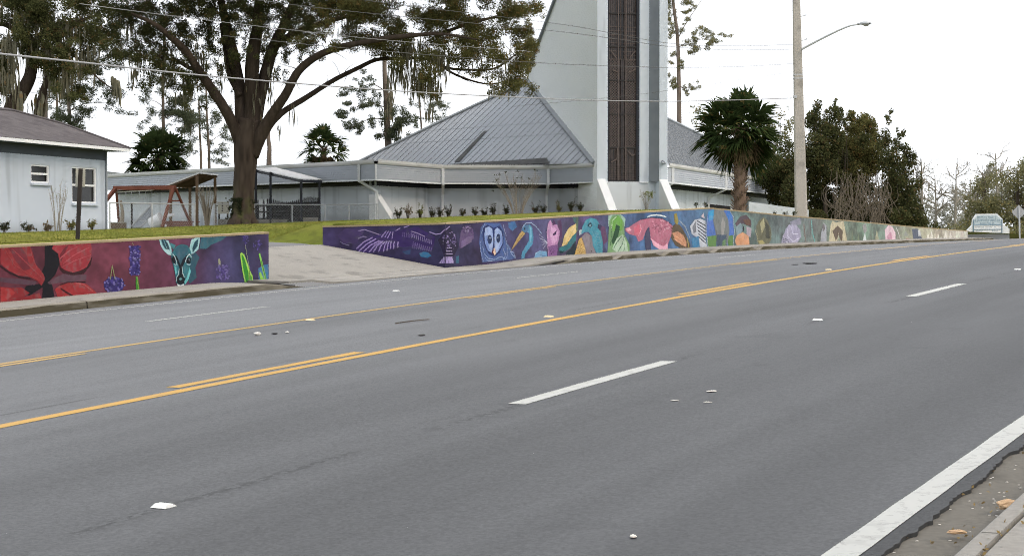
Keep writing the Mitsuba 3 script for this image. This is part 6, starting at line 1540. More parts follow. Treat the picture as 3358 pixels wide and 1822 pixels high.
  (0, 218, 0, '94.802,1.153 95.015,1.513 95.159,1.668 95.39,1.46 95.549,1.159'),
  (0, 218, 0, '95.408,1.149 95.683,1.39 95.869,1.493 96.157,1.353 96.353,1.154'),
  (0, 218, 0, '96.378,1.142 96.707,1.63 96.932,1.839 97.288,1.558 97.535,1.146'),
  (0, 218, 0, '97.511,1.134 97.819,1.586 98.029,1.78 98.362,1.519 98.592,1.138'),
  (0, 218, 0, '98.717,1.126 98.977,1.416 99.154,1.54 99.43,1.372 99.62,1.131'),
  (0, 218, 0, '99.772,1.118 100.01,1.327 100.17,1.416 100.42,1.295 100.59,1.125'),
 ]),
]
PAL = np.array([alb(*[0.86 * v + 0.14 * (0.3 * c[0] + 0.55 * c[1] + 0.15 * c[2]) for v in c], 1.25) for c in PALETTE])
PALR, PALG, PALB = (mi.Float(PAL[:, i].astype(np.float32)) for i in range(3))


def coat(p, n, uv):
    i = mi.UInt32(dr.clip(uv.x + 0.5, 0, len(PALETTE) - 1))
    c = mi.Color3f(dr.gather(mi.Float, PALR, i), dr.gather(mi.Float, PALG, i), dr.gather(mi.Float, PALB, i))
    g, h = fbm(p.x * 4 + p.y * 3, p.z * 5, p.y * 2), fbm(p.x * 14 + p.y * 11, p.z * 17)
    return mix(c, mi.Color3f(dr.mean(c)) * 0.9, 0.35 * smoothstep(0.5, 0.75, h)) * (0.50 + 0.55 * g + 0.42 * h)


mat('m_coat', coat, rough=0.7, spec=0.25)
from shapely.geometry import LineString, box as sbox
for name, label, wall, coats in MURAL:
    V, F, U, nv = [], [], [], 0
    for layer, ci, w, txt in coats:
        xy = [tuple(map(float, q.split(','))) for q in txt.split()]
        g = LineString(xy).buffer(w / 2, quad_segs=2) if w else Polygon(xy).buffer(0)
        for side in ((sbox(-99, -9, 40, 9), 1), (sbox(40, -9, 999, 9), 0)) if wall else ((sbox(-99, -9, 31.83, 9), 0),):
            cut = g.intersection(side[0])
            for q in getattr(cut, 'geoms', [cut]):
                if q.geom_type != 'Polygon' or q.area < 1e-5:
                    continue
                v, f = trimesh.creation.triangulate_polygon(q, engine='earcut')
                v, f = np.asarray(v), np.asarray(f)
                lift = 0.0035 * (layer + 1)
                if side[1]:
                    z = np.minimum(v[:, 1], np.interp(WT + 40 - v[:, 0], tw, WING_TOP) - 0.05)
                    P = st(40.0 - 0.002 - lift, WT + 40 - v[:, 0], z)
                else:
                    z = np.minimum(v[:, 1], wall_top(v[:, 0]) - 0.05)
                    P = st(v[:, 0], WT - lift, z)
                V.append(P); F.append(f + nv); U.append(np.tile([float(ci), 0.0], (len(P), 1))); nv += len(P)
    k = put(name, trimesh.Trimesh(np.vstack(V), np.vstack(F), process=False), 'm_coat', parent=(w0, w1)[wall], label=label, uv=np.vstack(U))
# ---------------------------------------------------------------- church
EZ = EYE


def ctop(px, py, Y):
    return at(px, py, Y)


church = thing('church', 'grey church with a tall white brick tower and low ribbed metal roofs', 'church')
Z_FT, Z_SID, Z_SOF, Z_G = EYE + 3.95, EYE + 3.70, EYE + 2.80, 1.6        # gutter top, top of siding, soffit, foot of the walls
PA0, PA = np.array([-29.6, 121.0]), np.array([-7.7, 95.0])
PB, PC, PD = np.array([-4.36, 103.0]), np.array([2.32, 103.4]), np.array([5.0, 99.6])
PE0, PE = np.array([9.26, 100.16]), np.array([22.9, 140.0])
PE2 = PE + np.array([4.5, -0.2]) * 0.25


def fascia(pts, flip=1, ends=True):
    """Lap siding under a gutter along the plan line pts, its face to the right-hand side of travel."""
    for a, b in zip(pts[:-1], pts[1:]):
        d = unit(b - a)
        n = np.array([d[1], -d[0]]) * flip
        nb = 7
        prof = []
        for i in range(nb):
            z0, z1 = Z_SID - (Z_SID - Z_SOF) * i / nb, Z_SID - (Z_SID - Z_SOF) * (i + 1) / nb
            prof += [(0.0, z0), (0.045, z1 + 0.004), (0.0, z1 + 0.002)]
        prof = np.array(prof + [(0.0, Z_SOF), (-0.10, Z_SOF - 0.002)])
        L = [np.column_stack([p_[0] + n[0] * prof[:, 0], p_[1] + n[1] * prof[:, 0], prof[:, 1]]) for p_ in (a + d * 0.004, b - d * 0.004)]
        put('siding', grid(np.stack(L)), 'm_siding', parent=church)
        # gutter: a trough standing proud of the siding
        g = np.array([(0.0, Z_SID - 0.01), (0.11, Z_SID + 0.015), (0.15, Z_SID + 0.11), (0.15, Z_FT), (0.115, Z_FT), (0.10, Z_FT - 0.10), (-0.30, Z_FT - 0.09)])
        L = [np.column_stack([p_[0] + n[0] * g[:, 0], p_[1] + n[1] * g[:, 0], g[:, 1]]) for p_ in (a, b)]
        put('roof_gutter', grid(np.stack(L)), 'm_gutter_metal', parent=church)
        # bottom trim board
        put('trim', bar(np.append(a + n * 0.02, Z_SOF - 0.0), np.append(b + n * 0.02, Z_SOF - 0.0), 0.05, 0.07), 'm_trim', parent=church)


OV = 1.25
fascia([PA0, PA]); fascia([PA, PB]); fascia([PB, PC]); fascia([PC, PD]); fascia([PE0, PE]); fascia([PE, PE2])
for p_ in (PA, PB, PC):
    put('corner_board', bar(np.append(p_, Z_SOF - 0.03), np.append(p_, Z_SID), 0.09), 'm_trim', parent=church)


def inset(pts, o):
    """The plan line moved o metres inwards (to the left of travel)."""
    out = []
    nn = [np.array([-(b - a)[1], (b - a)[0]]) / np.linalg.norm(b - a) for a, b in zip(pts[:-1], pts[1:])]
    for i, p_ in enumerate(pts):
        k = [n for n in (nn[i - 1] if i else None, nn[i] if i < len(nn) else None) if n is not None]
        m = unit(sum(k))
        out.append(p_ + m * o / max(0.4, float(np.dot(m, k[0]))))
    return out


left = [PA0, PA, PB, PC, PD]
lw = inset(left, OV)
right = [PE0, PE, PE2]
rw = inset(right, OV)
for pts in (lw, rw):
    for a, b in zip(pts[:-1], pts[1:]):
        put('wall', slab([np.append(a, Z_G - 0.6), np.append(b, Z_G - 0.6), np.append(b, Z_SOF + 0.05), np.append(a, Z_SOF + 0.05)], 0.25), 'm_church_wall', parent=church)
for o, i in ((left, lw), (right, rw)):
    for k in range(len(o) - 1):
        q = [np.append(o[k], Z_SOF + 0.012), np.append(o[k + 1], Z_SOF + 0.012), np.append(i[k + 1], Z_SOF + 0.012), np.append(i[k], Z_SOF + 0.012)]
        put('soffit', mesh(q, [[0, 1, 2, 3]]), 'm_shaded_frieze', parent=church)
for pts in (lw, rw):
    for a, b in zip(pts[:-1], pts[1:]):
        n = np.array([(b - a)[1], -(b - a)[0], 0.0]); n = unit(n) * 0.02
        put('shade_frieze', bar(np.append(a, Z_SOF - 0.12) + n, np.append(b, Z_SOF - 0.12) + n, 0.05, 0.26), 'm_navy', parent=church)  # near-black board added to imitate the shade band under the soffit
# flat deck behind the gutters
deck = [np.append(p_, Z_FT - 0.09) for p_ in left] + [np.append(q, Z_FT - 0.09) for q in ([9.5, 106], [9.5, 150], [-20, 150])]
put('flat_roof', mesh(deck, [[0, 1, 7], [1, 2, 7], [2, 3, 7], [3, 4, 5], [3, 5, 7], [5, 6, 7]]), 'm_tar', parent=church)


def downspout(p, n, w, z0, kick):
    """Pipe from the gutter, down the siding, back under the soffit to the wall."""
    n = np.append(unit(n), 0)
    p = np.array([p[0], p[1], 0.0])
    zs = [Z_SID + 0.02, Z_SOF - 0.02, Z_SOF - 0.34, Z_SOF - 0.62, z0]
    off = [0.10, 0.10, -kick * 0.5, -kick, -kick]
    pts = [p + n * o + [0, 0, z] for o, z in zip(off, zs)]
    put('downspout', join([bar(a, b, w, w * 0.8) for a, b in zip(pts[:-1], pts[1:])]), 'm_trim', parent=church)


def along(a, b, u):
    return a + (b - a) * u


nA = np.array([(PA - PA0)[1], -(PA - PA0)[0]])
nB = np.array([(PB - PA)[1], -(PB - PA)[0]])
nC = np.array([(PC - PB)[1], -(PC - PB)[0]])
nE = np.array([(PE - PE0)[1], -(PE - PE0)[0]])
downspout(along(PA0, PA, 0.955), nA, 0.16, 2.0, 1.15)
downspout(along(PB, PC, 0.02), nC, 0.16, 2.0, 1.15)
downspout(along(PB, PC, 0.985), nC, 0.16, 2.0, 1.15)
downspout(along(PE0, PE, 0.025), nE, 0.15, 2.0, 1.15)
downspout(along(PE0, PE, 0.40), nE, 0.16, 2.0, 1.15)
downspout(along(PE0, PE, 0.965), nE, 0.16, 2.0, 1.15)

# main ribbed roof, left of the tower: eave along the last fascia, falling lines up and to the right
nl, tan_l = np.array([0.743, 0.669]), 0.776
nl3 = unit([-nl[0] * tan_l, -nl[1] * tan_l, 1.0])
P0 = np.append(PD, Z_FT - 0.02)
up_l = unit([nl[0], nl[1], tan_l])
ev_l = np.array([nl[1], -nl[0], 0.0])            # along the eave, to the right and nearer


def roof_field(outline, P0, up, ev, pitch, name, n3, seam_h=0.05, seam_w=0.045, stain=None, seam_mat='m_seam'):
    """Cuts the roof outline (points of the plane) into sheets with a standing seam between neighbours."""
    pl = Polygon([(np.dot(q - P0, ev), np.dot(q - P0, up)) for q in outline]).buffer(0)
    x0, _, x1, _ = pl.bounds
    k = 0
    for a in np.arange(math.floor(x0 / pitch) * pitch, x1, pitch):
        cut = pl.intersection(Polygon([(a, -99), (a + pitch - 0.012, -99), (a + pitch - 0.012, 99), (a, 99)]))
        for g in getattr(cut, 'geoms', [cut]):
            if g.geom_type != 'Polygon' or g.area < 0.03:
                continue
            xy = np.array(g.exterior.coords)[:-1]
            if not g.exterior.is_ccw:
                xy = xy[::-1]
            m = 'm_tar' if stain and stain(a) else 'm_roof'
            put(name + '_panel', slab([P0 + ev * x + up * y + n3 * 0.003 for x, y in xy], 0.04), m, parent=church)
            ys = xy[np.abs(xy[:, 0] - a) < 1e-6][:, 1]
            if len(ys) >= 2 and ys.max() - ys.min() > 0.1:
                put(name + '_seam', bar(P0 + ev * a + up * ys.min() + n3 * seam_h / 2, P0 + ev * a + up * ys.max() + n3 * seam_h / 2, seam_w, seam_h, up=n3), seam_mat, parent=church)


L = lambda x, y: on_plane(x, y, P0, nl3)
hip = [L(905, 407), L(1000, 360), L(1100, 311), L(1200, 264), L(1290, 224), L(1330, 203)]
low = [L(1497, 411), L(1385, 413), L(1240, 418), L(1110, 420), L(1000, 416), L(905, 412)]
roof_field(hip + low, P0, up_l, ev_l, 0.62, 'roof', nl3, 0.022, 0.034, stain=None)
put('roof_ridge_cap', join([bar(a + nl3 * 0.06, b + nl3 * 0.06, 0.26, 0.10, up=nl3) for a, b in zip(hip[:-1], hip[1:])]), 'm_roof_edge', parent=church)
for x0_, y0_, x1_ in ((1062, 330, 1366), (1005, 362, 1420)):
    q = L(x0_, y0_)
    y_ = float(np.dot(q - P0, up_l)); xa = float(np.dot(q - P0, ev_l))
    e_ = on_plane(x1_, y0_ - 30, P0, nl3); xb = float(np.dot(e_ - P0, ev_l))
    for x_ in np.arange(math.ceil(xa / 0.62) * 0.62, xb, 0.62):
        put('roof_lap', bar(P0 + ev_l * (x_ + 0.02) + up_l * y_ + nl3 * 0.008, P0 + ev_l * (x_ + 0.59) + up_l * y_ + nl3 * 0.008, 0.05, 0.012, up=nl3), 'm_roof_edge', parent=church)
# worn dark streak, and a dark strip along the eave
s0, s1 = L(1150, 408), L(1222, 331)
d0 = ev_l * 0.26
put('roof_patch', slab([s0 - d0 + nl3 * 0.058, s0 + d0 + nl3 * 0.058, s1 + d0 * 0.6 + nl3 * 0.058, s1 - d0 * 0.6 + nl3 * 0.058], 0.01), 'm_tar', parent=church, label='dark tarred streak down the ribbed roof')
w = [L(1132, 415), L(1376, 399), L(1384, 412), L(1250, 419)]
put('roof_patch', slab([q + nl3 * 0.07 for q in w[::-1]], 0.015), 'm_tar', parent=church, label='dark strip along the eave of the ribbed roof')

# roof right of the tower
nr, tan_r = np.array([-0.946, 0.324]), 0.78
nr3 = unit([-nr[0] * tan_r, -nr[1] * tan_r, 1.0])
P1_ = np.append(PE0, Z_FT - 0.02)
up_r = unit([nr[0], nr[1], tan_r])
ev_r = np.array([0.324, 0.946, 0.0])
R = lambda x, y: on_plane(x, y, P1_, nr3)
rid = [R(1640, 281), R(1760, 339), R(1850, 388), R(1920, 427), R(1972, 456)]
roof_field(rid[::-1] + [P1_ - ev_r * 1.2, np.append(PE, Z_FT - 0.02)], P1_, up_r, ev_r, 0.55, 'right_roof', nr3, 0.042, 0.035, seam_mat='m_seam_grey')
put('roof_ridge_cap', join([bar(a + nr3 * 0.06, b + nr3 * 0.06, 0.34, 0.12, up=nr3) for a, b in zip(rid[:-1], rid[1:])]), 'm_roof_edge', parent=church)

# ---- tower. Axes: a along the front (to the right), o out of the front, m back along the side
A_ = unit([0.974, 0.225, 0]); O_ = unit([0.225, -0.974, 0]); M_ = -O_; Zv = np.array([0, 0, 1.0])
TC = np.array([5.0, 99.0, 0.0])                   # outer front corner of the left pier
TWD = 4.34                                        # front width
zt = EYE + 20.5


def tp(a, o, z):
    return TC + A_ * a + O_ * o + Zv * z


PW, PDp = 0.50, 0.95                              # pier width, how far the piers stand out of the window wall
roof_at = lambda m: None
# side walls (sail-shaped): the back edge leans forward as it rises
side = [(0.0, 1.2), (17.4, 1.2), (17.4, EYE + 10.9), (9.2, EYE + 15.0), (0.9, EYE + 19.4), (0.0, EYE + 19.8)]
put('tower_side_wall', prism(side, tp(0, 0, 0), M_, Zv, A_, PW), 'm_brick', parent=church, label='white painted brick side of the tower')
put('tower_side_wall', prism(side, tp(TWD - PW, 0, 0), M_, Zv, A_, PW), 'm_tower_face', parent=church)
edge = [np.array(tp(0, -m, z)) for m, z in ((17.45, EYE + 10.75), (9.2, EYE + 15.05), (0.2, EYE + 19.8))]
put('tower_edge_trim', join([bar(a - A_ * 0.06, b - A_ * 0.06, 0.22, 0.14) for a, b in zip(edge[:-1], edge[1:])]), 'm_roof_edge', parent=church)
# flashing where the roof meets the side wall
fl = [L(1330, 203), L(1414, 308), L(1499, 412)]
put('tower_flashing', join([bar(a + nl3 * 0.12 + A_ * -0.05, b + nl3 * 0.12 + A_ * -0.05, 0.34, 0.16, up=nl3) for a, b in zip(fl[:-1], fl[1:])]), 'm_roof_edge', parent=church)
# pier faces stand just proud of the side walls
zp = Z_SID - 0.72
for a in (0.0, TWD - PW):
    put('tower_pier', prism([(0, 0), (PW + 0.01, 0), (PW + 0.01, zt - zp), (0, zt - zp)], tp(a - 0.005, 0.0, zp), A_, Zv, O_, 0.06), 'm_tower_face', parent=church)
# recessed front: panels left and right of the window, angled cheek, plinth
a0, a1 = PW, TWD - PW
wa0, wa1 = 0.84, 2.82
zw0 = EYE + 2.84
put('tower_panel', prism([(0, 0), (wa0 - a0, 0), (wa0 - a0, zt - zw0), (0, zt - zw0)], tp(a0, -PDp + 0.22, zw0), A_, Zv, O_, 0.12), 'm_tower_face', parent=church)
put('tower_panel', prism([(0, 0), (3.40 - wa1, 0), (3.40 - wa1, zt - zw0), (0, zt - zw0)], tp(wa1, -PDp + 0.22, zw0), A_, Zv, O_, 0.12), 'm_tower_face', parent=church)
put('tower_panel', slab([tp(3.40, -PDp + 0.335, zw0), tp(a1 + 0.01, 0.0, zw0), tp(a1 + 0.01, 0.0, zt), tp(3.40, -PDp + 0.335, zt)], 0.1), 'm_grey_paint_and_shade', parent=church, label='angled cheek beside the right pier, toned grey for its shade')  # recess shade on the cheek put into a darker grey
put('tower_ledge', join([bar(tp(a0, -PDp + 0.36, zw0 - 0.03), tp(wa0, -PDp + 0.36, zw0 - 0.03), 0.16, 0.05), bar(tp(wa1, -PDp + 0.36, zw0 - 0.03), tp(3.34, -PDp + 0.36, zw0 - 0.03), 0.16, 0.05)]), 'm_trim', parent=church)
put('tower_base', prism([(0, 0), (a1 - a0, 0), (a1 - a0, zw0 - 1.2), (0, zw0 - 1.2)], tp(a0, -PDp + 0.30, 1.2), A_, Zv, O_, 0.02), 'm_church_wall', parent=church)
# fins: the piers run out and down to the ground
for a in (0.0, TWD - PW):
    fin = [(-0.02, 1.0), (5.2, 1.0), (0.06, zp), (-0.02, zp)]
    put('tower_fin', prism(fin, tp(a, 0, 0), O_, Zv, A_, PW), 'm_fin', parent=church)
# the same kind of fin at the corner of the left wing
fo = unit([0.80, -0.60, 0])
fb = np.append(lw[1], 0)
put('wing_fin', prism([(-0.1, 1.6), (2.35, 1.6), (0.40, EYE + 2.02), (-0.1, EYE + 2.02)], fb + np.cross(Zv, fo) * -0.22, fo, Zv, np.cross(fo, Zv) * -1, 0.44), 'm_fin', parent=church)

# window: dark leaded glass behind bars and lattice
zq = lambda y, a=1.8, o=-PDp + 0.2: on_plane(1575, y, tp(a, o, 0), O_)[2]
put('tower_window_glass', prism([(0, 0), (wa1 - wa0, 0), (wa1 - wa0, zt - zw0), (0, zt - zw0)], tp(wa0, -PDp - 0.02, zw0), A_, Zv, O_, 0.04), 'm_stain_glass', parent=church)
fr = -PDp + 0.17
for a in (wa0 + 0.05, wa1 - 0.08):
    put('tower_window_frame', bar(tp(a, fr, zw0), tp(a, fr, zt), 0.15 if a > 2 else 0.09, 0.2), 'm_navy', parent=church)
put('tower_window_frame', bar(tp(wa0, fr, zw0 + 0.03), tp(wa1, fr, zw0 + 0.03), 0.16, 0.07), 'm_navy', parent=church)
c0, c1, c2, c3 = wa0 + 0.12, wa0 + 0.70, wa0 + 1.16, wa1 - 0.17
for a, w_ in ((c1, 0.05), (c2, 0.05), ((c1 + c2) / 2, 0.035)):
    put('tower_window_mullion', bar(tp(a, fr + 0.03, zw0), tp(a, fr + 0.03, zt), w_, 0.05), 'm_lead' if w_ > 0.04 else 'm_navy', parent=church)
for y in (35, 118, 203, 288, 372):
    z = zq(y)
    put('tower_window_transom', bar(tp(c0, fr + 0.02, z), tp(c3, fr + 0.02, z), 0.05, 0.07), 'm_dark', parent=church)
bars = []
za, zb_ = zq(372), zq(148)
for lo, hi in ((c0 + 0.03, c1 - 0.03), (c2 + 0.03, c3 - 0.03)):
    W_ = hi - lo
    step = 0.165
    for z in np.arange(za - W_, zb_, step):
        for sgn in (1, -1):
            p, q = np.array([lo, z]), np.array([hi, z + W_])
            if z < za: p = p + (za - z) * np.array([1, 1])
            if q[1] > zb_: q = q - (q[1] - zb_) * np.array([1, 1])
            if q[0] - p[0] > 0.05:
                x0_, x1_ = (p[0], q[0]) if sgn > 0 else (lo + hi - p[0], lo + hi - q[0])
                bars.append(bar(tp(x0_, fr + 0.01 * sgn, p[1]), tp(x1_, fr + 0.01 * sgn, q[1]), 0.022, 0.022))
put('tower_window_lattice', bars, 'm_lead', parent=church, kind='stuff')
vb = [bar(tp(a, fr, zw0), tp(a, fr, zq(148)), 0.018) for a in np.arange(c1 + 0.09, c2 - 0.03, 0.085)]
vb += [bar(tp(a, fr, zw0), tp(a, fr, za), 0.018) for lo, hi in ((c0, c1), (c2, c3)) for a in np.arange(lo + 0.05, hi, 0.095)]
vb += [bar(tp(c0, fr, z), tp(c3, fr, z), 0.016) for z in np.arange(zw0 + 0.15, za - 0.9, 0.14)]
vb += [bar(tp(a, fr, zq(150)), tp(a, fr, zt), 0.02) for a in np.arange(c0 + 0.05, c3, 0.13)]
vb += [bar(tp(c0, fr, z), tp(c3, fr, z), 0.018) for z in np.arange(zq(150), zq(60), 0.24)]
put('tower_window_bars', vb, 'm_lead', parent=church, kind='stuff')
for (x0, y0), (x1, y1) in (((1537, 408), (1552, 400)), ((1552, 400), (1553, 372)), ((1580, 380), (1590, 392)), ((1590, 392), (1597, 388)), ((1540, 176), (1556, 182)), ((1580, 183), (1600, 174)), ((1538, 130), (1552, 148)), ((1584, 146), (1598, 128))):
    f_ = lambda x, y: on_plane(x, y, tp(0, fr + 0.06, 0), O_)
    put('tower_window_strut', bar(f_(x0, y0), f_(x1, y1), 0.045), 'm_lead', parent=church)

# low walls, dark window and planter on the right, seen over the mural wall
put('annex_wall', prism([(0, 0), (4.0, 0), (4.0, 1.02), (0, 1.55)], at(1884, 566, 112), [1, 0.02, 0], Zv, [0, 1, 0], 0.3), 'm_church_wall', parent=church)
f_ = lambda x, y: on_plane(x, y, np.append(rw[0] + unit(nE) * 0.03, 3.0), np.append(nE, 0))
q = [f_(1784, 513), f_(1838, 519), f_(1838, 545), f_(1790, 545)]
put('low_window', slab(q[::-1], 0.05), 'm_dark', parent=church, label='dark low window just above the mural wall')

# far low roof seen past the house
put('rear_roof', mesh([at(262, 430, 150), at(345, 440, 150), at(262, 446, 150), at(345, 446, 150), at(262, 430, 158)], [[0, 1, 2, 2], [1, 3, 2, 2], [0, 4, 1, 1]]), 'm_roof_edge', parent=church)
# ---------------------------------------------------------------- pale blue house on the left
house = thing('house', 'pale blue house with a dark shingle roof and white windows', 'house')
H0, H1 = np.array([-18.6, 48.5]), np.array([-14.87, 61.5])
hd = unit(H1 - H0); hn = np.array([hd[1], -hd[0]])          # along the visible wall, and out of it
hd3, hn3 = np.append(hd, 0), np.append(hn, 0)
ZB, ZF = EYE + 2.53, EYE + 2.86
hl = np.linalg.norm(H1 - H0)
W3 = np.append(H0, 0)


def hp(u, o, z):
    return W3 + hd3 * u + hn3 * o + [0, 0, z]


def hx(px, o=0.0):
    """How far along the wall the survey column px falls."""
    q = on_plane(px, 450, hp(0, o, 0), hn3)
    return float(np.dot(q - W3, hd3))


def hz(px, py, o=0.0):
    return float(on_plane(px, py, hp(0, o, 0), hn3)[2])


wins = []
for x0, y0, x1, y1 in ((78, 413, 125, 461), (181, 419, 243, 512)):
    wins.append((hx(x0), hx(x1), hz(x0, y1 - 2), hz(x0, y0)))
body = Polygon([(0, 1.0), (hl, 1.0), (hl, ZB), (0, ZB)])
for a, b, z0, z1 in wins:
    body = body.difference(Polygon([(a, z0), (b, z0), (b, z1), (a, z1)]))
M = np.eye(4)
m_ = trimesh.creation.extrude_polygon(body, 0.22, engine='earcut')
v_ = np.asarray(m_.vertices)
put('wall', trimesh.Trimesh(np.array([hp(x, -o, y) for x, y, o in v_]), m_.faces, process=False), 'm_house', parent=house)
put('end_wall', slab([hp(hl, -0.22, 1.0), hp(hl, -9, 1.0), hp(hl, -9, ZB), hp(hl, -0.22, ZB)], 0.2), 'm_house', parent=house)
put('shade_frieze', slab([hp(-1, 0.012, ZB - 0.01), hp(hl + 0.05, 0.012, ZB - 0.01), hp(hl + 0.05, 0.012, ZF + 0.05), hp(-1, 0.012, ZF + 0.05)], 0.2), 'm_shaded_frieze', parent=house)  # dark panel colour takes in the eave shade on the wall top
put('soffit', mesh([hp(-1, 0.0, ZF), hp(hl + 0.6, 0.0, ZF), hp(hl + 0.6, 0.62, ZF), hp(-1, 0.62, ZF)], [[0, 1, 2, 3]]), 'm_shaded_frieze', parent=house)
put('fascia_board', join([bar(hp(-1, 0.64, ZF + 0.055), hp(hl + 0.62, 0.64, ZF + 0.055), 0.03, 0.12), bar(hp(hl + 0.62, 0.62, ZF + 0.055), hp(hl + 0.62, -9, ZF + 0.055), 0.03, 0.12)]), 'm_white', parent=house)
tr = 0.40
rn3 = unit([hn[0] * tr, hn[1] * tr, 1.0])
PR = hp(0, 0.66, ZF + 0.115)
rp = lambda x, y: on_plane(x, y, PR, rn3)
top = [rp(299, 376), rp(155, 311), rp(30, 278), rp(-60, 268)]
put('roof', slab([hp(-1, 0.66, ZF + 0.115), hp(hl + 0.66, 0.66, ZF + 0.115)] + top[1:], 0.05), 'm_shingle', parent=house)
put('roof_hip', join([bar(a, b, 0.2, 0.05, up=rn3) for a, b in zip([hp(hl + 0.66, 0.66, ZF + 0.13)] + [q + rn3 * 0.02 for q in top[1:-1]], [q + rn3 * 0.02 for q in top[1:]])]), 'm_shingle', parent=house)
for i, (a, b, z0, z1) in enumerate(wins):
    w_ = free(f'{house}__window')
    labels[w_] = {'label': ('small white double hung window near the house corner of the sign post', 'larger white double hung window with a pale curtain')[i] if i else 'small high white window in two sashes'}
    zm = z0 + (z1 - z0) * 0.5
    fw = 0.055
    o = -0.06
    scene[free(w_ + '__frame')] = mikit.ply(join([bar(hp(a, o, z), hp(b, o, z), 0.05, fw) for z in (z0 + fw / 2, z1 - fw / 2)] + [bar(hp(u, o, z0 + fw), hp(u, o, z1 - fw), fw + 0.04, 0.05, up=hn3) for u in (a + fw / 2, b - fw / 2)]), 'm_white')
    scene[free(w_ + '__meeting_rail')] = mikit.ply(bar(hp(a + fw, o - 0.01, zm), hp(b - fw, o - 0.01, zm), 0.07, 0.07), 'm_white')
    scene[free(w_ + '__pane')] = mikit.ply(mesh([hp(a, o - 0.03, zm), hp(b, o - 0.03, zm), hp(b, o - 0.03, z1), hp(a, o - 0.03, z1)], [[0, 1, 2, 3]]), 'm_pane')
    scene[free(w_ + '__pane')] = mikit.ply(mesh([hp(a, o - 0.05, z0), hp(b, o - 0.05, z0), hp(b, o - 0.05, zm), hp(a, o - 0.05, zm)], [[0, 1, 2, 3]]), 'm_pane')
    scene[free(w_ + '__sill')] = mikit.ply(bar(hp(a - 0.05, 0.03, z0 - 0.05), hp(b + 0.05, 0.03, z0 - 0.05), 0.14, 0.07), 'm_house')
    rm = [hp(u, q, z) for q in (-0.23, -1.0) for u, z in ((a - 0.1, z0 - 0.1), (b + 0.1, z0 - 0.1), (b + 0.1, z1 + 0.1), (a - 0.1, z1 + 0.1))]
    scene[free(w_ + '__room')] = mikit.ply(mesh(rm, [[4, 5, 6, 7], [0, 1, 5, 4], [1, 2, 6, 5], [2, 3, 7, 6], [3, 0, 4, 7]]), 'm_room')
put('curtain', slab([hp(wins[1][0] + 0.85 * (wins[1][1] - wins[1][0]), -0.3, wins[1][2] + 0.55), hp(wins[1][1], -0.3, wins[1][2] + 0.45), hp(wins[1][1], -0.3, wins[1][2] + 0.80)], 0.02), 'm_curtain', parent=house)
put('corner_pipe', tube([hp(hl - 0.05, 0.05, 1.0), hp(hl - 0.05, 0.05, ZF)], 0.035, 8), 'm_grey_paint_and_shade', parent=house)
# ---------------------------------------------------------------- the yard between house and church
UP = np.array([0, 0, 1.0])


def gz(p):
    return float(lawn_z(np.array(p[0]), np.array(p[1])))


def foot(px, Y):
    """The lawn under the survey column px at distance Y."""
    p = at(px, 560, Y)
    return np.array([p[0], p[1], gz(p)])


def mid(p, q, u):
    return np.asarray(p) * (1 - u) + np.asarray(q) * u


def px_m(Y):
    return Y / FOCAL / 2576


# red timber swing frame
sw = thing('swing_set', 'red timber swing set with an A-frame end beside the blue house', 'swing set')
a, b = at(286, 473, 96), at(442, 471.5, 95)
put('beam', bar(a, b, 0.16, 0.24), 'm_red_wood', parent=sw)
put('leg', bar(at(437, 470, 95), at(408, 571, 93.6), 0.15), 'm_red_wood', parent=sw)
put('leg', bar(at(440, 470, 95), at(475, 553, 96.6), 0.11), 'm_red_wood', parent=sw)
put('leg', bar(at(291, 474, 96), at(262, 510, 94.8), 0.18), 'm_red_wood', parent=sw)
put('leg', bar(at(292, 474, 96), at(300, 571, 97.4), 0.13), 'm_red_wood', parent=sw)
put('brace', bar(at(424, 505, 94.4), at(451, 505, 95.6), 0.08), 'm_red_wood', parent=sw)
put('cap_strip', join([bar(at(294, 483.5, 95.9), at(381, 479, 95.4), 0.1, 0.05), bar(at(381, 479, 95.4), at(391, 475.5, 95.35), 0.1, 0.05)]), 'm_tan', parent=sw)
for x, yy in ((316.6, 503), (366, 505)):
    put('chain', bar(at(x, 482, 95.7), at(x + 0.4, yy, 95.7), 0.025), 'm_galv', parent=sw)
tz_ = free(sw + '__trapeze')
put('trapeze', join([bar(at(331, 482, 95.6), at(331.5, 496, 95.6), 0.025), bar(at(351.6, 481, 95.5), at(350.5, 496, 95.5), 0.025), bar(at(331.5, 496, 95.6), at(336, 497, 95.6), 0.03), bar(at(346, 496.5, 95.5), at(350.5, 496, 95.5), 0.03)]), 'm_galv', parent=sw)

dk = thing('timber_deck', 'low dark red timber deck under the swing frame', 'deck')
p, q = at(408, 571, 94.2), at(484, 569.5, 94.8)
p[2] = q[2] = gz(p) + 0.02
for i in range(4):
    u = 0.075 + i * 0.088
    put('board', bar(p + UP * u, q + UP * u, 0.06, 0.082), 'm_red_wood', parent=dk)
put('top', slab([p + UP * 0.36, q + UP * 0.36, q + UP * 0.36 + [0.2, 1.3, 0], p + UP * 0.36 + [0.2, 1.3, 0]], 0.04), 'm_red_wood', parent=dk)
put('step_edge', bar(mid(p, q, 0.65) + UP * 0.42, mid(p, q, 0.78) + UP * 0.42, 0.1, 0.06), 'm_white', parent=dk)

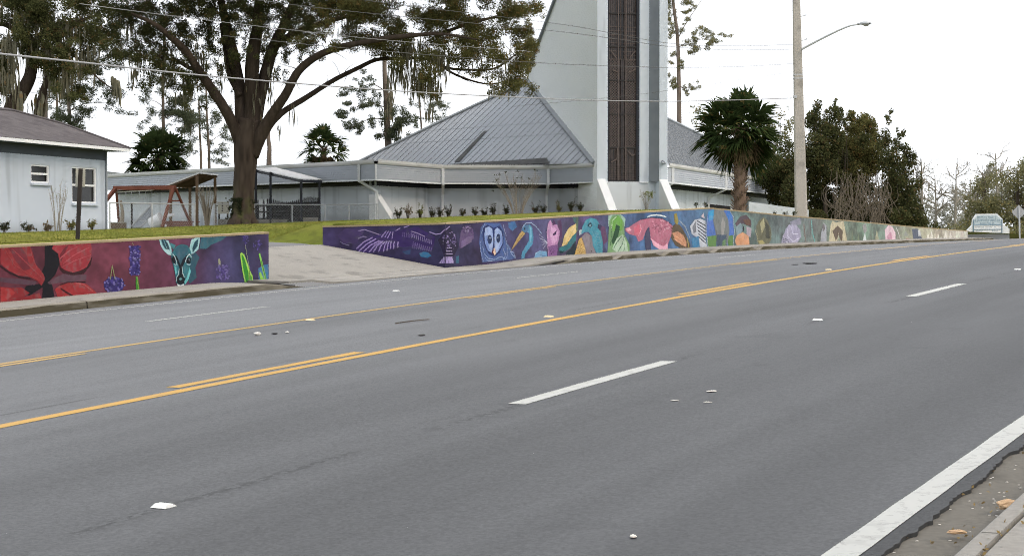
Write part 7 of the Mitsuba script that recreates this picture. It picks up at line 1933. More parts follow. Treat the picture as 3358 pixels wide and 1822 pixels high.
sl = thing('slide', 'grey playground slide with a side rail behind the wire fence', 'slide')
put('bed', slab([at(332, 571, 95.0), at(353, 572, 94.6), at(384, 534, 96.0), at(380, 519, 96.4)], 0.06), 'm_grey_paint_and_shade', parent=sl)
put('rail', join([bar(at(352, 571, 94.4), at(389, 540, 95.6), 0.06), bar(at(331, 569, 95.1), at(379, 517, 96.5), 0.06)]), 'm_galv', parent=sl)
put('strut', bar(at(351, 555, 95.0), at(372, 556, 95.0), 0.04), 'm_galv', parent=sl)
pst = at(331.5, 512, 96)
put('clothes_post', bar(pst, np.array([pst[0], pst[1], gz(pst)]), 0.09), 'm_dark', label='thin black post standing behind the slide', category='post')

bin_ = thing('plastic_tub', 'white plastic tub lying behind the wire fence near the slide', 'tub')
c = foot(395, 94.0)
m = trimesh.creation.cylinder(0.42, 0.62, sections=20)
m.apply_transform(trimesh.transformations.rotation_matrix(1.1, [0.2, 1, 0]))
m.apply_translation(c + [0.0, 0, 0.33])
put('body', m, 'm_white', smooth=40, parent=bin_)
m = trimesh.creation.torus(0.43, 0.035, major_sections=20, minor_sections=8)
m.apply_transform(trimesh.transformations.rotation_matrix(1.1, [0.2, 1, 0]))
m.apply_translation(c + [0.27, 0.02, 0.47])
put('rim', m, 'm_white', smooth=40, parent=bin_)
c = foot(430, 96.5)
put('folded_sheet', slab([c + [-0.2, 0, 0.62], c + [0.22, 0.05, 0.70], c + [0.16, 0.1, 0.85], c + [-0.24, 0.1, 0.80]], 0.05), 'm_white', label='white sheet hanging inside the A-frame of the swing set', category='sheet')

pl = thing('planter', 'dark timber planter box with a small brown stem by the house', 'planter')
c = foot(296, 92)
put('box', block(c + UP * -0.05, 0.85, 0.5, 0.42), 'm_brown_wood', parent=pl)
put('rim', block(c + UP * 0.37, 0.92, 0.56, 0.05), 'm_tan', parent=pl)
put('stem', tube([c + [0.2, 0, 0.3], c + [0.26, 0, 0.9], c + [0.18, 0, 1.6]], [0.14, 0.11, 0.06], 8, 0.2), 'm_bare', smooth=True, parent=pl)

# shed-roofed shelter
sh = thing('open_shelter', 'open timber shelter with a single sloping roof left of the big oak', 'shelter')
e1, e2 = at(419, 464, 99), at(501, 432, 99)
dep = at(548, 437.5, 105.5) - e2
put('roof', slab([e1, e2, e2 + dep, e1 + dep], 0.05), 'm_roof_edge', parent=sh)
put('rake_trim', join([bar(e1 - UP * 0.06, e2 - UP * 0.06, 0.05, 0.09), bar(e2 - UP * 0.06, e2 + dep - UP * 0.06, 0.05, 0.09)]), 'm_white', parent=sh)
for i in range(7):
    u = i / 6
    put('rafter', bar(e1 + dep * u - UP * 0.13 + [0.05, 0.05, 0], e2 + dep * u - UP * 0.13 - [0.05, -0.05, 0], 0.06, 0.14), 'm_brown_wood', parent=sh)
put('ceiling', slab([e1 - UP * 0.075 + [0.05, 0.05, 0], e1 + dep - UP * 0.075 + [0.05, -0.05, 0], e2 + dep - UP * 0.075, e2 - UP * 0.075 + [0, 0.05, 0]], 0.01), 'm_brown_wood', parent=sh)
for q in (mid(e1, e2, 0.93), e2 + dep * 0.93 - [0.1, 0, 0], mid(e1, e2, 0.12), mid(e1, e2, 0.12) + dep * 0.95):
    put('post', bar(q - UP * 0.2, np.array([q[0], q[1], gz(q) - 0.1]), 0.15), 'm_brown_wood', parent=sh)

# white roofed canopy right of the oak, with a dark picket fence under it
cn = thing('canopy', 'white metal canopy on dark posts right of the big oak', 'canopy')
c1, c2, c3 = at(640, 423.5, 98.6), at(757, 449, 94.6), at(809, 450.5, 97.2)
c4 = c1 + (c3 - c2) + UP * 0.12
put('roof', slab([c1, c2, c3, c4], 0.06), 'm_white', parent=cn)
put('frame', join([bar(c1 - UP * 0.14, c2 - UP * 0.14, 0.08, 0.15), bar(c2 - UP * 0.14, c3 - UP * 0.14, 0.08, 0.15), bar(c4 - UP * 0.2, c3 - UP * 0.14, 0.08, 0.15)]), 'm_navy', parent=cn)
for x, Y, top in ((643.5, 98.3, 426), (680.5, 97.0, 433), (757.5, 94.7, 451), (803.5, 96.8, 452)):
    q = at(x, top, Y)
    put('post', bar(q, np.array([q[0], q[1], gz(q) - 0.1]), 0.125), 'm_navy', parent=cn)
pf = thing('picket_fence', 'black picket fence under the white canopy', 'fence')
fa, fb = foot(640, 98.2), foot(800, 96.4)
n = 34
for i in range(n):
    u = i / (n - 1)
    q = mid(fa, fb, u)
    h = 1.42 + 0.12 * math.sin(u * 9) + 0.1 * rng.uniform(-1, 1) * (i % 5 == 0)
    w_ = 0.082
    pk = trimesh.creation.extrude_polygon(Polygon([(-w_ / 2, 0.12), (w_ / 2, 0.12), (w_ / 2, h - 0.09), (0, h), (-w_ / 2, h - 0.09)]), 0.02, engine='earcut')
    v = np.asarray(pk.vertices)
    d = unit(fb - fa)
    put('picket', trimesh.Trimesh(q + d * v[:, :1] + UP * v[:, 1:2] + np.array([d[1], -d[0], 0]) * v[:, 2:], pk.faces, process=False), 'm_white' if i in (3, 4, 6) else 'm_dark', parent=pf)
put('rail', join([bar(fa + UP * z, fb + UP * z, 0.04, 0.09) for z in (0.35, 0.75, 1.1)]), 'm_dark', parent=pf)
put('backing', slab([fa + [0.02, 0.12, 0.1], fb + [0.02, 0.12, 0.1], fb + [0.02, 0.12, 1.22], fa + [0.02, 0.12, 1.22]], 0.02), 'm_dark', parent=pf)
for x, Y, w_, h, lb in ((563, 97.5, 0.66, 0.40, 'grey concrete block left of the oak trunk'), (661, 95.5, 0.82, 0.30, 'long grey concrete block just right of the oak trunk'), (703, 95.4, 0.86, 0.28, 'grey concrete block in the middle under the canopy'), (781, 94.8, 0.78, 0.32, 'pale concrete block by the right canopy post')):
    c = foot(x, Y)
    m = block(c - UP * 0.06, w_, 0.4, h + 0.06)
    put('concrete_block', m, 'm_concrete', label=lb, category='concrete block', group='concrete blocks on the lawn edge')
ub = thing('utility_cabinet', 'pale green metal cabinet on short legs left of the oak trunk', 'utility cabinet')
c = foot(562, 98)
put('body', block(c + UP * 0.72, 0.62, 0.35, 0.66), 'm_tan', parent=ub)
put('lid', block(c + UP * 1.38, 0.68, 0.40, 0.05), 'm_galv', parent=ub)
for dx in (-0.25, 0.25):
    put('leg', block(c + [dx, 0, -0.05], 0.07, 0.2, 0.78), 'm_dark', parent=ub)
put('vents', [block(c + [-0.02, -0.18, 0.85 + 0.14 * i], 0.07, 0.02, 0.08) for i in range(4)], 'm_dark', parent=ub, kind='stuff')

# chain link fence
cf = thing('wire_fence', 'chain link fence with grey rails along the yard', 'fence')
line = [(276, 80, 1.22, 510), (382, 82, 1.22, 511.5), (489.6, 84.5, 1.2, 514)]
line2 = [(540, 92.3, 1.1, 513), (640, 93.0, 1.05, 514), (735, 93.2, 1.0, 515), (818, 92.8, 0.98, 515), (878, 92.6, 0.95, 514.5), (948, 92.3, 0.92, 513.5)]
for run in (line, line2):
    tops = [at(x, y, Y) for x, Y, h, y in run]
    for a, b in zip(tops[:-1], tops[1:]):
        put('top_rail', tube([a, b], 0.03, 7), 'm_galv', smooth=True, parent=cf)
        fa_, fb_ = np.array([a[0], a[1], gz(a)]), np.array([b[0], b[1], gz(b)])
        L_, H_ = np.linalg.norm(b - a), 0.5 * (a[2] - fa_[2] + b[2] - fb_[2])
        w_ = []
        for k in np.arange(-H_, L_, 0.16):
            for sgn in (1, -1):
                u0, u1 = max(k, 0.0), min(k + H_, L_)
                if u1 - u0 < 0.05: continue
                z0_, z1_ = (u0 - k) / H_, (u1 - k) / H_
                if sgn < 0: z0_, z1_ = 1 - z0_, 1 - z1_
                A2, B2 = mid(mid(fa_, fb_, u0 / L_), mid(a, b, u0 / L_), z0_), mid(mid(fa_, fb_, u1 / L_), mid(a, b, u1 / L_), z1_)
                w_.append(bar(A2, B2, 0.0045))
        put('wire_mesh', w_, 'm_galv', parent=cf, kind='stuff')
    for q in tops:
        put('post', tube([q + UP * 0.03, np.array([q[0], q[1], gz(q) - 0.1])], 0.038, 7), 'm_galv', smooth=True, parent=cf)

# sign post in the lawn behind the left wall, seen from the back
sp = thing('sign_post', 'dark slanting post with a narrow pale sign behind the left mural wall', 'sign post')
f0, f1 = at(194.5, 596, 36.6), at(203, 424, 36.6)
put('post', bar(f0 - UP * 0.15, f1, 0.085, 0.06), 'm_post', parent=sp)
for x0, x1 in ((189.5, 198.0), (207, 213.5)):
    put('panel', slab([at(x0, 470, 36.75), at(x1, 470, 36.75), at(x1 + 1, 424, 36.75), at(x0 + 1.5, 424, 36.75)], 0.012), 'm_tan', parent=sp)
# ---------------------------------------------------------------- trees and plants
def clumps(L, Y, spread, rg, deep=0.8):
    out = []
    for c in L:
        x, y, rx, ry = c[:4]
        YY = Y + (c[4] if len(c) > 4 else rg.uniform(-spread, spread))
        k = YY / FOCAL / 2576
        out.append((at(x, y, YY), (rx * k, max(0.5, rx * k * deep), ry * k)))
    return out


def big(cl, k):
    return [(c, np.asarray(r) * k) for c, r in cl]


def lace(L, rg, k=4, r=0.5, s=0.62):
    """Breaks every clump of the list into k smaller ones scattered over it."""
    return [(c[0] + rg.normal(0, s) * c[2], c[1] + rg.normal(0, s) * c[3], c[2] * r * rg.uniform(0.7, 1.3), c[3] * r * rg.uniform(0.7, 1.3)) + tuple(c[4:]) for c in L for _ in range(k)]


def limb(px, Y, r, rg, sides=9, rough=0.12, dy=None):
    """A branch through survey points, with half-widths r in the same units."""
    dy = dy if dy is not None else np.zeros(len(px))
    return tube([at(x, y, Y + d) for (x, y), d in zip(px, dy)], [q * px_m(Y) for q in r], sides, rough, 6, int(rg.integers(99)))


def twigs(limbs, n, length, rg, r=0.02):
    out = []
    for m in limbs:
        v = np.asarray(m.vertices)
        for _ in range(n):
            p = v[rg.integers(len(v) // 3, len(v))]
            d = unit(rg.normal(0, 1, 3) + [0, 0, 0.5]) * length * rg.uniform(0.4, 1.2)
            out.append(tube([p, p + d * 0.5 + rg.normal(0, 0.06, 3) * length, p + d], [r, r * 0.6, r * 0.2], 4, 0, 3))
    return out


def moss_at(L, Y, n, length, rg, spread=1.5, width=0.06):
    P = []
    for x, y, rx, ry in L:
        k = int(n * rx * ry / 900) + 6
        u = rg.normal(0, 0.5, (k, 2)).clip(-1, 1)
        P += [at(x + a * rx, y + b * ry, Y + rg.uniform(-spread, spread)) for a, b in u]
    return strands(np.array(P), length, rg, width)


# the big live oak in the yard
rg = np.random.default_rng(21)
oak = thing('live_oak', 'big live oak with many upright stems and hanging moss between house and church', 'oak tree')
Y = 85
put('trunk', tube([at(610, 574, Y), at(611, 540, Y), at(613, 480, Y), at(616, 420, Y), at(622, 350, Y), at(630, 300, Y)], [v * px_m(Y) for v in (42, 30, 26, 27, 33, 26)], 18, 0.16, 6), 'm_oak_bark', smooth=True, parent=oak)
put('root_flare', join([tube([at(610 + dx * 0.35, 548, Y + dy * 0.3), at(610 + dx * 0.8, 563, Y + dy * 0.7), at(610 + dx * 1.1, 572, Y + dy)], [v * px_m(Y) for v in (17, 13, 5)], 8, 0.2) for dx, dy in ((-34, -0.3), (-16, -1.0), (12, -1.1), (36, -0.4), (30, 0.5))]), 'm_oak_bark', smooth=True, parent=oak)
LB = [limb([(612, 380), (590, 320), (562, 268), (530, 220), (500, 178), (468, 130), (436, 100), (390, 62), (330, 34)], Y, (18, 15, 13, 12, 11, 10, 8, 6, 3), rg, dy=np.linspace(0, -3, 9)),
      limb([(612, 360), (607, 300), (604, 230), (590, 150), (574, 80), (560, 20), (548, -50)], Y, (19, 16, 15, 14, 12, 10, 7), rg, dy=np.linspace(0, 1.5, 7)),
      limb([(630, 350), (636, 280), (634, 210), (636, 140), (648, 70), (652, 0), (650, -70)], Y, (24, 21, 19, 17, 14, 12, 8), rg),
      limb([(636, 330), (652, 250), (672, 170), (692, 110), (716, 62), (742, 0), (760, -50)], Y, (20, 17, 15, 14, 12, 10, 6), rg, dy=np.linspace(0, 2, 7)),
      limb([(634, 390), (660, 330), (690, 280), (720, 235), (752, 178), (800, 140), (860, 118), (930, 104), (1010, 92), (1110, 86), (1200, 100)], Y, (19, 16, 13, 11, 10, 9, 8, 7, 6, 4, 2), rg, dy=np.linspace(0, -4, 11)),
      limb([(640, 382), (676, 318), (712, 282), (770, 246), (836, 204), (900, 172), (950, 150), (1010, 148), (1080, 150), (1150, 190), (1230, 212), (1290, 196)], Y, (13, 10, 8, 7, 6.2, 5.6, 5, 4.4, 3.8, 3, 2, 1.2), rg, dy=np.linspace(0, 3, 12)),
      limb([(604, 240), (578, 190), (566, 120), (556, 60)], Y, (8, 7, 6, 4), rg, dy=np.linspace(0, 2, 4)),
      limb([(700, 108), (740, 84), (800, 62), (880, 40), (960, 30)], Y, (9, 8, 7, 5, 3), rg, dy=np.linspace(0, -2, 5)),
      limb([(500, 178), (470, 168), (440, 150), (410, 148), (380, 130)], Y, (6, 5, 4, 3, 2), rg),
      limb([(1080, 152), (1130, 172), (1190, 176), (1250, 170), (1320, 120)], Y, (4, 3.5, 3, 2.5, 1.5), rg),
      limb([(1100, 88), (1180, 60), (1260, 40), (1320, 30)], Y, (5, 4, 3, 2), rg)]
for m in LB:
    put('limb', m, 'm_oak_limb' if m in LB[8:] else 'm_oak_bark', smooth=True, parent=oak)
put('twigs', twigs(LB[4:6] + LB[7:], 34, 1.0, rg) + twigs(LB[:4], 12, 0.8, rg), 'm_oak_limb', parent=oak, kind='stuff')
RC = [(880, 40, 70, 45), (960, 28, 70, 50), (1040, 45, 70, 52), (1120, 25, 70, 50), (1190, 55, 60, 55), (1010, 122, 58, 36), (1080, 150, 50, 50), (960, 100, 50, 32), (1130, 110, 46, 38), (1180, 140, 42, 32), (1250, 35, 60, 45), (1300, 60, 46, 58), (1332, 115, 26, 58), (1240, 125, 42, 42), (1282, 165, 46, 44), (1300, 202, 42, 30), (1248, 215, 26, 22), (1060, 205, 26, 36), (820, 28, 50, 30), (862, 105, 42, 26), (780, 115, 30, 26), (740, 86, 26, 26), (1330, 20, 26, 40), (920, 60, 50, 30), (1310, 150, 30, 40), (1190, 100, 40, 30), (1220, 190, 24, 14),
      (900, -40, 90, 50), (1020, -50, 100, 50), (1150, -50, 100, 50), (1270, -40, 80, 50), (1090, 60, 50, 40), (980, 60, 46, 36), (1180, 20, 50, 40), (1320, 90, 30, 40)]
CC = [(520, 28, 38, 36), (590, 10, 25, 22), (684, 46, 26, 46), (785, 48, 30, 36), (704, 132, 20, 28), (624, 120, 10, 36), (545, 120, 18, 26), (600, 70, 14, 26), (676, 150, 14, 24), (560, -50, 60, 40), (660, -50, 60, 40), (760, -40, 60, 40)]
LC = [(330, 36, 60, 36), (400, 26, 50, 34), (472, 70, 40, 42), (360, 92, 46, 32), (300, 76, 36, 36), (430, 138, 32, 30), (505, 122, 26, 34), (282, 120, 26, 26), (412, 186, 20, 20), (462, 200, 22, 26), (250, 20, 50, 30), (470, 20, 40, 34), (380, -40, 90, 40), (480, -40, 60, 40), (340, 130, 24, 20)]
CL2 = [(600, 40, 30, 30), (632, 60, 20, 40), (720, 40, 26, 30), (760, 60, 26, 26), (660, 90, 16, 30), (575, 160, 16, 26), (690, 190, 14, 20), (800, 90, 30, 26), (520, 70, 26, 30), (440, 60, 36, 36), (380, 150, 22, 22), (540, 190, 16, 26), (760, 130, 20, 20), (590, 210, 10, 20), (720, 150, 16, 20)]
LC += [(300, 150, 26, 30), (340, 190, 22, 26), (390, 150, 28, 26), (450, 180, 26, 26), (270, 90, 26, 30), (420, 110, 30, 26), (500, 180, 20, 26), (530, 90, 20, 30), (490, 240, 22, 22), (320, 110, 26, 20)]
CL4 = [(x, y + rg.uniform(-8, 8), 34, 20) for x in range(240, 860, 36) for y in (4, 34)] + [(x, y, 26, 20) for x, y in ((560, 60), (590, 90), (650, 50), (700, 70), (745, 55), (800, 60), (540, 100), (480, 110), (440, 80), (400, 70), (350, 60), (300, 50), (370, 110), (320, 140), (420, 150), (460, 150), (380, 200), (440, 225), (500, 205), (720, 110), (600, 140), (660, 130))]
cl = clumps(RC, Y, 3.2, rg)
TOP = [(rg.uniform(180, 1400), rg.uniform(-420, -90), rg.uniform(90, 150), rg.uniform(50, 90), rg.uniform(-11, 12)) for _ in range(60)] + [(rg.uniform(100, 960), rg.uniform(-330, -70), rg.uniform(100, 160), rg.uniform(50, 80), rg.uniform(4, 34)) for _ in range(80)]  # unseen clumps added above and behind to shade the church wing
put('added_upper_crown', leaves(cloud(clumps(TOP, Y, 3, rg), 18, rg, 0.30, 0.9, 2), 0.42, rg, 0.7), 'm_oak_leaf', parent=oak)
put('crown', leaves(cloud(clumps(lace(RC, rg, 7, 0.55, 0.62), Y, 3.2, rg), 1500, rg, 0.455, 2.6, 3), 0.10, rg), 'm_oak_leaf', parent=oak)
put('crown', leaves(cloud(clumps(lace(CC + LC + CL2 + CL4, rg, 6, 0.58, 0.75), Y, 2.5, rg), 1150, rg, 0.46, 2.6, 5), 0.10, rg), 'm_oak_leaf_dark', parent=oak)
put('spanish_moss', [moss_at([(1000, 165, 24, 40), (1050, 190, 34, 40), (1085, 215, 24, 30), (1030, 120, 40, 30), (1100, 140, 30, 40)], Y, 75, 0.9, rg, 1.5, 0.035), moss_at([(1260, 200, 40, 30), (1300, 150, 30, 40), (1200, 130, 40, 30), (960, 90, 50, 30), (880, 60, 50, 30)], Y, 30, 0.6, rg, 1.5, 0.035),
                     moss_at([(345, 170, 22, 26), (350, 130, 40, 26), (420, 170, 26, 30), (470, 215, 30, 40), (400, 110, 50, 30), (330, 60, 50, 26), (500, 140, 30, 40)], Y, 34, 0.8, rg, 1.5, 0.04), moss_at([(640, 250, 20, 50), (680, 200, 20, 50), (560, 180, 14, 40), (700, 320, 10, 16), (735, 280, 14, 20)], Y, 22, 0.7, rg, 1.0, 0.035)], 'm_moss', parent=oak, kind='stuff')
iv = np.array([at(x, y, Y - 0.62 + abs(x - 606) * 0.012) for x, y in np.column_stack([rg.normal(603, 13, 900), rg.uniform(498, 568, 900)])])
put('ivy', leaves(iv, 0.13, rg, 0.8), 'm_bush_leaf', label='low ivy on the foot of the trunk', parent=oak)

# the mossy oak behind the house
rg = np.random.default_rng(22)
o2 = thing('live_oak', 'dark mossy oak rising behind the roof of the blue house', 'oak tree')
Y = 76
put('trunk', limb([(30, 330), (34, 268), (60, 225), (76, 190), (80, 150), (78, 110)], Y, (26, 22, 17, 15, 14, 13), rg, 14), 'm_oak_bark', smooth=True, parent=o2)
LB = [limb([(78, 112), (66, 88), (40, 76), (10, 62), (-40, 60)], Y, (10, 8.5, 7.5, 6, 4), rg), limb([(80, 118), (105, 92), (140, 66), (190, 56), (240, 40)], Y, (11, 9, 8, 6, 3), rg), limb([(92, 320), (100, 270), (112, 220), (122, 190)], Y, (14, 12, 9, 6), rg), limb([(78, 150), (110, 150), (150, 130), (200, 150), (250, 200), (296, 232)], Y, (6, 5, 4, 3, 2, 1), rg)]
for m in LB:
    put('limb', m, 'm_oak_bark', smooth=True, parent=o2)
put('twigs', twigs(LB, 16, 0.9, rg), 'm_oak_limb', parent=o2, kind='stuff')
C2 = [(30, 26, 60, 46), (100, 36, 60, 50), (172, 46, 60, 46), (60, 100, 46, 36), (130, 106, 56, 40), (200, 112, 46, 36), (18, 150, 34, 60), (10, 230, 26, 50), (92, 160, 34, 36), (160, 172, 36, 36), (240, 50, 44, 40), (205, 172, 36, 28), (190, 222, 34, 26), (260, 100, 30, 26), (60, -40, 110, 44), (190, -40, 110, 44), (140, 130, 40, 30)]
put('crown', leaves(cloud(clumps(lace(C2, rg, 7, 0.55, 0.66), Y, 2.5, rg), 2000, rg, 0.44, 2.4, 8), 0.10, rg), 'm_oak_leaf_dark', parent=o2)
put('spanish_moss', [moss_at([(30, 110, 36, 36), (20, 170, 30, 60), (70, 30, 70, 26), (160, 60, 60, 30), (110, 110, 40, 30), (200, 140, 50, 30), (150, 190, 40, 26)], Y, 55, 1.0, rg, 1.5, 0.045), moss_at([(300, 222, 3, 6), (296, 205, 4, 6), (286, 196, 6, 6)], Y, 500, 0.9, rg, 0.3), moss_at([(50, 250, 20, 30), (100, 250, 20, 30)], Y, 50, 1.0, rg)], 'm_moss', parent=o2, kind='stuff')


def needles_tree(label, trunk, r, Y, CL, rg, size=0.15, per=340, arms=(), leaf='m_pine_leaf', gap=0.47, moss=None, group='tall thin pines behind the yard', name='pine_tree', cat='pine tree', bark_='m_pine_bark'):
    t = thing(name, label, cat, group)
    put('trunk', limb(trunk, Y, np.linspace(r, r * 0.55, len(trunk)), rg, 8, 0.1), bark_, smooth=True, parent=t)
    if arms:
        put('branches', [limb(a, Y, np.linspace(b, b * 0.3, len(a)), rg, 5, 0) for a, b in arms], bark_, smooth=True, parent=t)
    cl = clumps(lace([(c[0], c[1], c[2] * 1.1, c[3] * 1.45) for c in CL], rg, 6, 0.5, 0.72), Y, 1.5, rg, 0.9)
    put('crown', leaves(cloud(big(cl, 1.2), per * 2.2, rg, gap, 2.0, int(rg.integers(50))), size, rg, 0.34), leaf, parent=t)
    if moss:
        put('spanish_moss', moss_at(moss, Y, 60, 1.2, rg, 0.8, 0.09), 'm_moss', parent=t, kind='stuff')
    return t


rg = np.random.default_rng(23)
needles_tree('slim pine trunk nearest the mossy oak', [(116, 345), (115, 250), (117, 150), (116, 20)], 5.5, 128, [(150, 215, 26, 16), (130, 180, 24, 16), (100, 140, 30, 20), (140, 250, 20, 12)], rg)
needles_tree('second slim pine behind the house roof, thin and grey', [(145, 350), (144, 280), (142, 200), (143, 110)], 3.4, 135, [(160, 300, 22, 16), (130, 310, 18, 12), (165, 250, 20, 14), (128, 230, 18, 12)], rg)
needles_tree('dark pine with wide boughs right of the house ridge', [(177, 360), (174, 280), (170, 200), (166, 110)], 5.5, 125, [(215, 206, 34, 16), (250, 198, 30, 14), (236, 232, 34, 14), (200, 262, 30, 16), (270, 262, 26, 12), (188, 300, 26, 22), (200, 325, 22, 14), (210, 165, 30, 16), (255, 150, 36, 14), (290, 130, 26, 14), (280, 150, 30, 14), (220, 240, 20, 12)], rg, arms=(([(174, 280), (210, 262), (270, 258)], 1.6), ([(172, 215), (210, 200), (262, 196)], 1.8), ([(170, 170), (220, 160), (300, 134)], 1.8), ([(176, 320), (200, 300), (215, 306)], 1.2)))
needles_tree('tall pine behind the small palm, forking boughs to the right', [(411, 405), (411, 320), (410, 220), (414, 120), (412, 40)], 4.8, 132, [(440, 252, 30, 16), (470, 240, 26, 16), (372, 250, 26, 16), (436, 292, 30, 18), (470, 300, 34, 12), (380, 300, 20, 12), (392, 210, 20, 14), (450, 190, 24, 14), (380, 335, 24, 12)], rg, arms=(([(411, 300), (440, 285), (486, 300)], 1.4), ([(411, 262), (440, 250), (480, 236)], 1.5), ([(411, 270), (390, 255), (360, 250)], 1.3)))
needles_tree('grey pine half hidden by the oak, left of two close trunks', [(506, 432), (505, 380), (502, 320), (500, 250)], 3.6, 138, [(480, 330, 24, 14), (520, 300, 24, 16), (470, 380, 18, 14), (530, 352, 16, 12), (490, 270, 24, 18)], rg, moss=[(470, 290, 20, 30)])
needles_tree('grey pine half hidden by the oak, right of two close trunks', [(527, 430), (525, 370), (521, 300), (517, 180)], 3.8, 138, [(548, 322, 22, 12), (560, 280, 16, 14), (540, 392, 22, 10), (570, 370, 16, 10), (540, 250, 18, 14), (505, 210, 20, 16)], rg, arms=(([(524, 360), (545, 345), (580, 322)], 1.2),))
needles_tree('bare snag with a swollen base just right of the oak trunk', [(677, 418), (677, 395), (678, 372), (675, 345), (676, 300)], 7.5, 128, [(676, 300, 5, 8)], rg, cat='dead tree', name='dead_tree', group=None, per=60)
needles_tree('mossy pine with dark tufts between the oak and the church roof', [(978, 372), (974, 320), (972, 260), (968, 190), (966, 100)], 9.5, 122, [(905, 222, 30, 12), (880, 236, 20, 9), (925, 205, 22, 10), (890, 270, 24, 9), (868, 290, 20, 7), (920, 262, 20, 9), (880, 325, 24, 10), (902, 318, 16, 8), (950, 330, 16, 22), (1000, 300, 26, 16), (1010, 330, 22, 14), (960, 352, 22, 10), (1005, 270, 18, 12), (1030, 300, 20, 8), (945, 240, 14, 16), (990, 345, 16, 12)], rg, arms=(([(972, 270), (930, 262), (885, 272)], 1.6), ([(970, 230), (935, 212), (890, 226)], 1.6), ([(975, 300), (930, 300), (880, 322)], 1.6)), moss=[(978, 240, 14, 50), (1000, 300, 14, 20)], per=420)
needles_tree('slim pine showing over the left slope of the church roof', [(1062, 400), (1061, 340), (1057, 280), (1050, 210)], 3.2, 135, [(1085, 300, 16, 14), (1040, 320, 12, 10), (1078, 265, 18, 8), (1105, 262, 18, 8), (1090, 330, 12, 14), (1120, 275, 14, 6)], rg, moss=[(1080, 280, 10, 16)])
needles_tree('tall sparse pine right of the church tower', [(1709, 315), (1708, 240), (1707, 160), (1703, 80), (1694, 10), (1692, -50)], 6.0, 140, [(1692, 30, 12, 10), (1682, 50, 8, 6), (1718, 48, 14, 6), (1742, 12, 16, 8), (1725, 30, 10, 5), (1700, 75, 16, 9), (1688, 85, 10, 8), (1756, 84, 14, 10), (1746, 122, 16, 10), (1735, 106, 12, 7), (1768, 76, 14, 6), (1790, 100, 14, 6), (1815, 92, 12, 5), (1776, 110, 12, 5), (1688, 156, 12, 9), (1696, 215, 8, 6), (1684, 205, 10, 10), (1735, 218, 12, 9), (1746, 212, 8, 8), (1715, 160, 8, 8), (1690, -30, 26, 14), (1720, -20, 24, 12)], rg, arms=(([(1704, 100), (1725, 60), (1765, 0)], 1.8), ([(1706, 120), (1740, 104), (1820, 90)], 1.3), ([(1707, 215), (1722, 222), (1742, 214)], 1.8), ([(1707, 205), (1695, 220), (1686, 205)], 1.5), ([(1706, 225), (1698, 200), (1690, 190)], 1.2), ([(1700, 60), (1688, 90), (1684, 110)], 1.2)), per=420, leaf='m_far_leaf', gap=0.43, group=None)


def fan_palm(label, top, base, Y, R, n, rg, rt, dead=14, low=-0.75):
    """A cabbage palm: boots on the trunk, fan leaves all round, dead leaves hanging."""
    t = thing('cabbage_palm', label, 'palm tree', 'cabbage palms around the church')
    c, f = at(*top, Y), at(*base, Y)
    put('trunk', tube([f - UP * 0.3, mid(f, c, 0.5), c], [rt, rt * 0.92, rt * 0.85], 12, 0.14), 'm_palm_boot', smooth=True, parent=t)
    bt = []
    H = c[2] - f[2]
    for i, z in enumerate(np.arange(0.1, H, 0.085)):
        for k in range(3):
            a = i * 2.4 + k * 2.094 + rg.uniform(-0.2, 0.2)
            d = np.array([math.cos(a), math.sin(a), 0])
            p = mid(f, c, z / H) + d * rt * 0.85
            bt.append(bar(p, p + d * 0.20 * rg.uniform(0.5, 1.4) + UP * 0.24 * rg.uniform(0.6, 1.2), 0.075, 0.035))
    put('boots', bt, 'm_palm_boot', parent=t, kind='stuff')

    def fan(p, d, size, droop):
        d = unit(d)
        s = unit(np.cross(d, UP + 0.01))
        nrm = np.cross(s, d)
        st_ = p + d * size * 0.55 - UP * droop * size * 0.12
        V, F = [], []
        k = 15
        wide, tilt = rg.uniform(2.0, 3.0), rg.uniform(-0.35, 0.35)
        s = unit(s + nrm * rg.uniform(-0.7, 0.7))
        nrm = np.cross(s, d)
        nrm = nrm if nrm[2] > 0 else -nrm
        for j in range(k):
            a = (j / (k - 1) - 0.5) * wide
            q = unit(d * math.cos(a) + s * math.sin(a) + nrm * (0.45 * abs(math.sin(a)) + tilt) + rg.normal(0, 0.05, 3))
            L = size * 0.62 * (0.72 + 0.28 * math.cos(a)) * rg.uniform(0.85, 1.1)
            w = unit(np.cross(q, nrm)) * size * 0.036
            m_ = st_ + q * L * 0.55
            e = st_ + q * L - UP * L * (0.12 + 0.22 * droop)
            b = len(V)
            V += [st_ - w * 0.3, st_ + w * 0.3, m_ + w, m_ - w, e]
            F += [[b, b + 1, b + 2], [b, b + 2, b + 3], [b + 3, b + 2, b + 4]]
        return mesh(V, F), bar(p, st_, 0.035, 0.02)
    fr_, pt = [], []
    for i in range(n):
        z = 1 - (i + 0.5) / n * (1 - low) + rg.normal(0, 0.12)
        z = float(np.clip(z, low, 0.99))
        a = i * 2.39996 + rg.normal(0, 0.35)
        d = np.array([math.cos(a) * math.sqrt(1 - z * z), math.sin(a) * math.sqrt(1 - z * z), z]) + rg.normal(0, 0.14, 3)
        m, s = fan(c + unit(d) * 0.1, d, R * rg.uniform(0.62, 1.12), rg.uniform(0.2, 0.8) + 0.5 * max(0, -z))
        fr_.append(m); pt.append(s)
    put('fronds', fr_, 'm_palm_leaf', parent=t, kind='stuff')
    put('stalks', pt, 'm_palm_leaf', parent=t, kind='stuff')
    put('dead_fronds', [fan(c, np.array([math.cos(a), math.sin(a), -1.6 + rg.uniform(-0.3, 0.4)]), R * 0.7, 1.0)[0] for a in rg.uniform(0, 6.28, dead)], 'm_palm_dead', parent=t, kind='stuff')


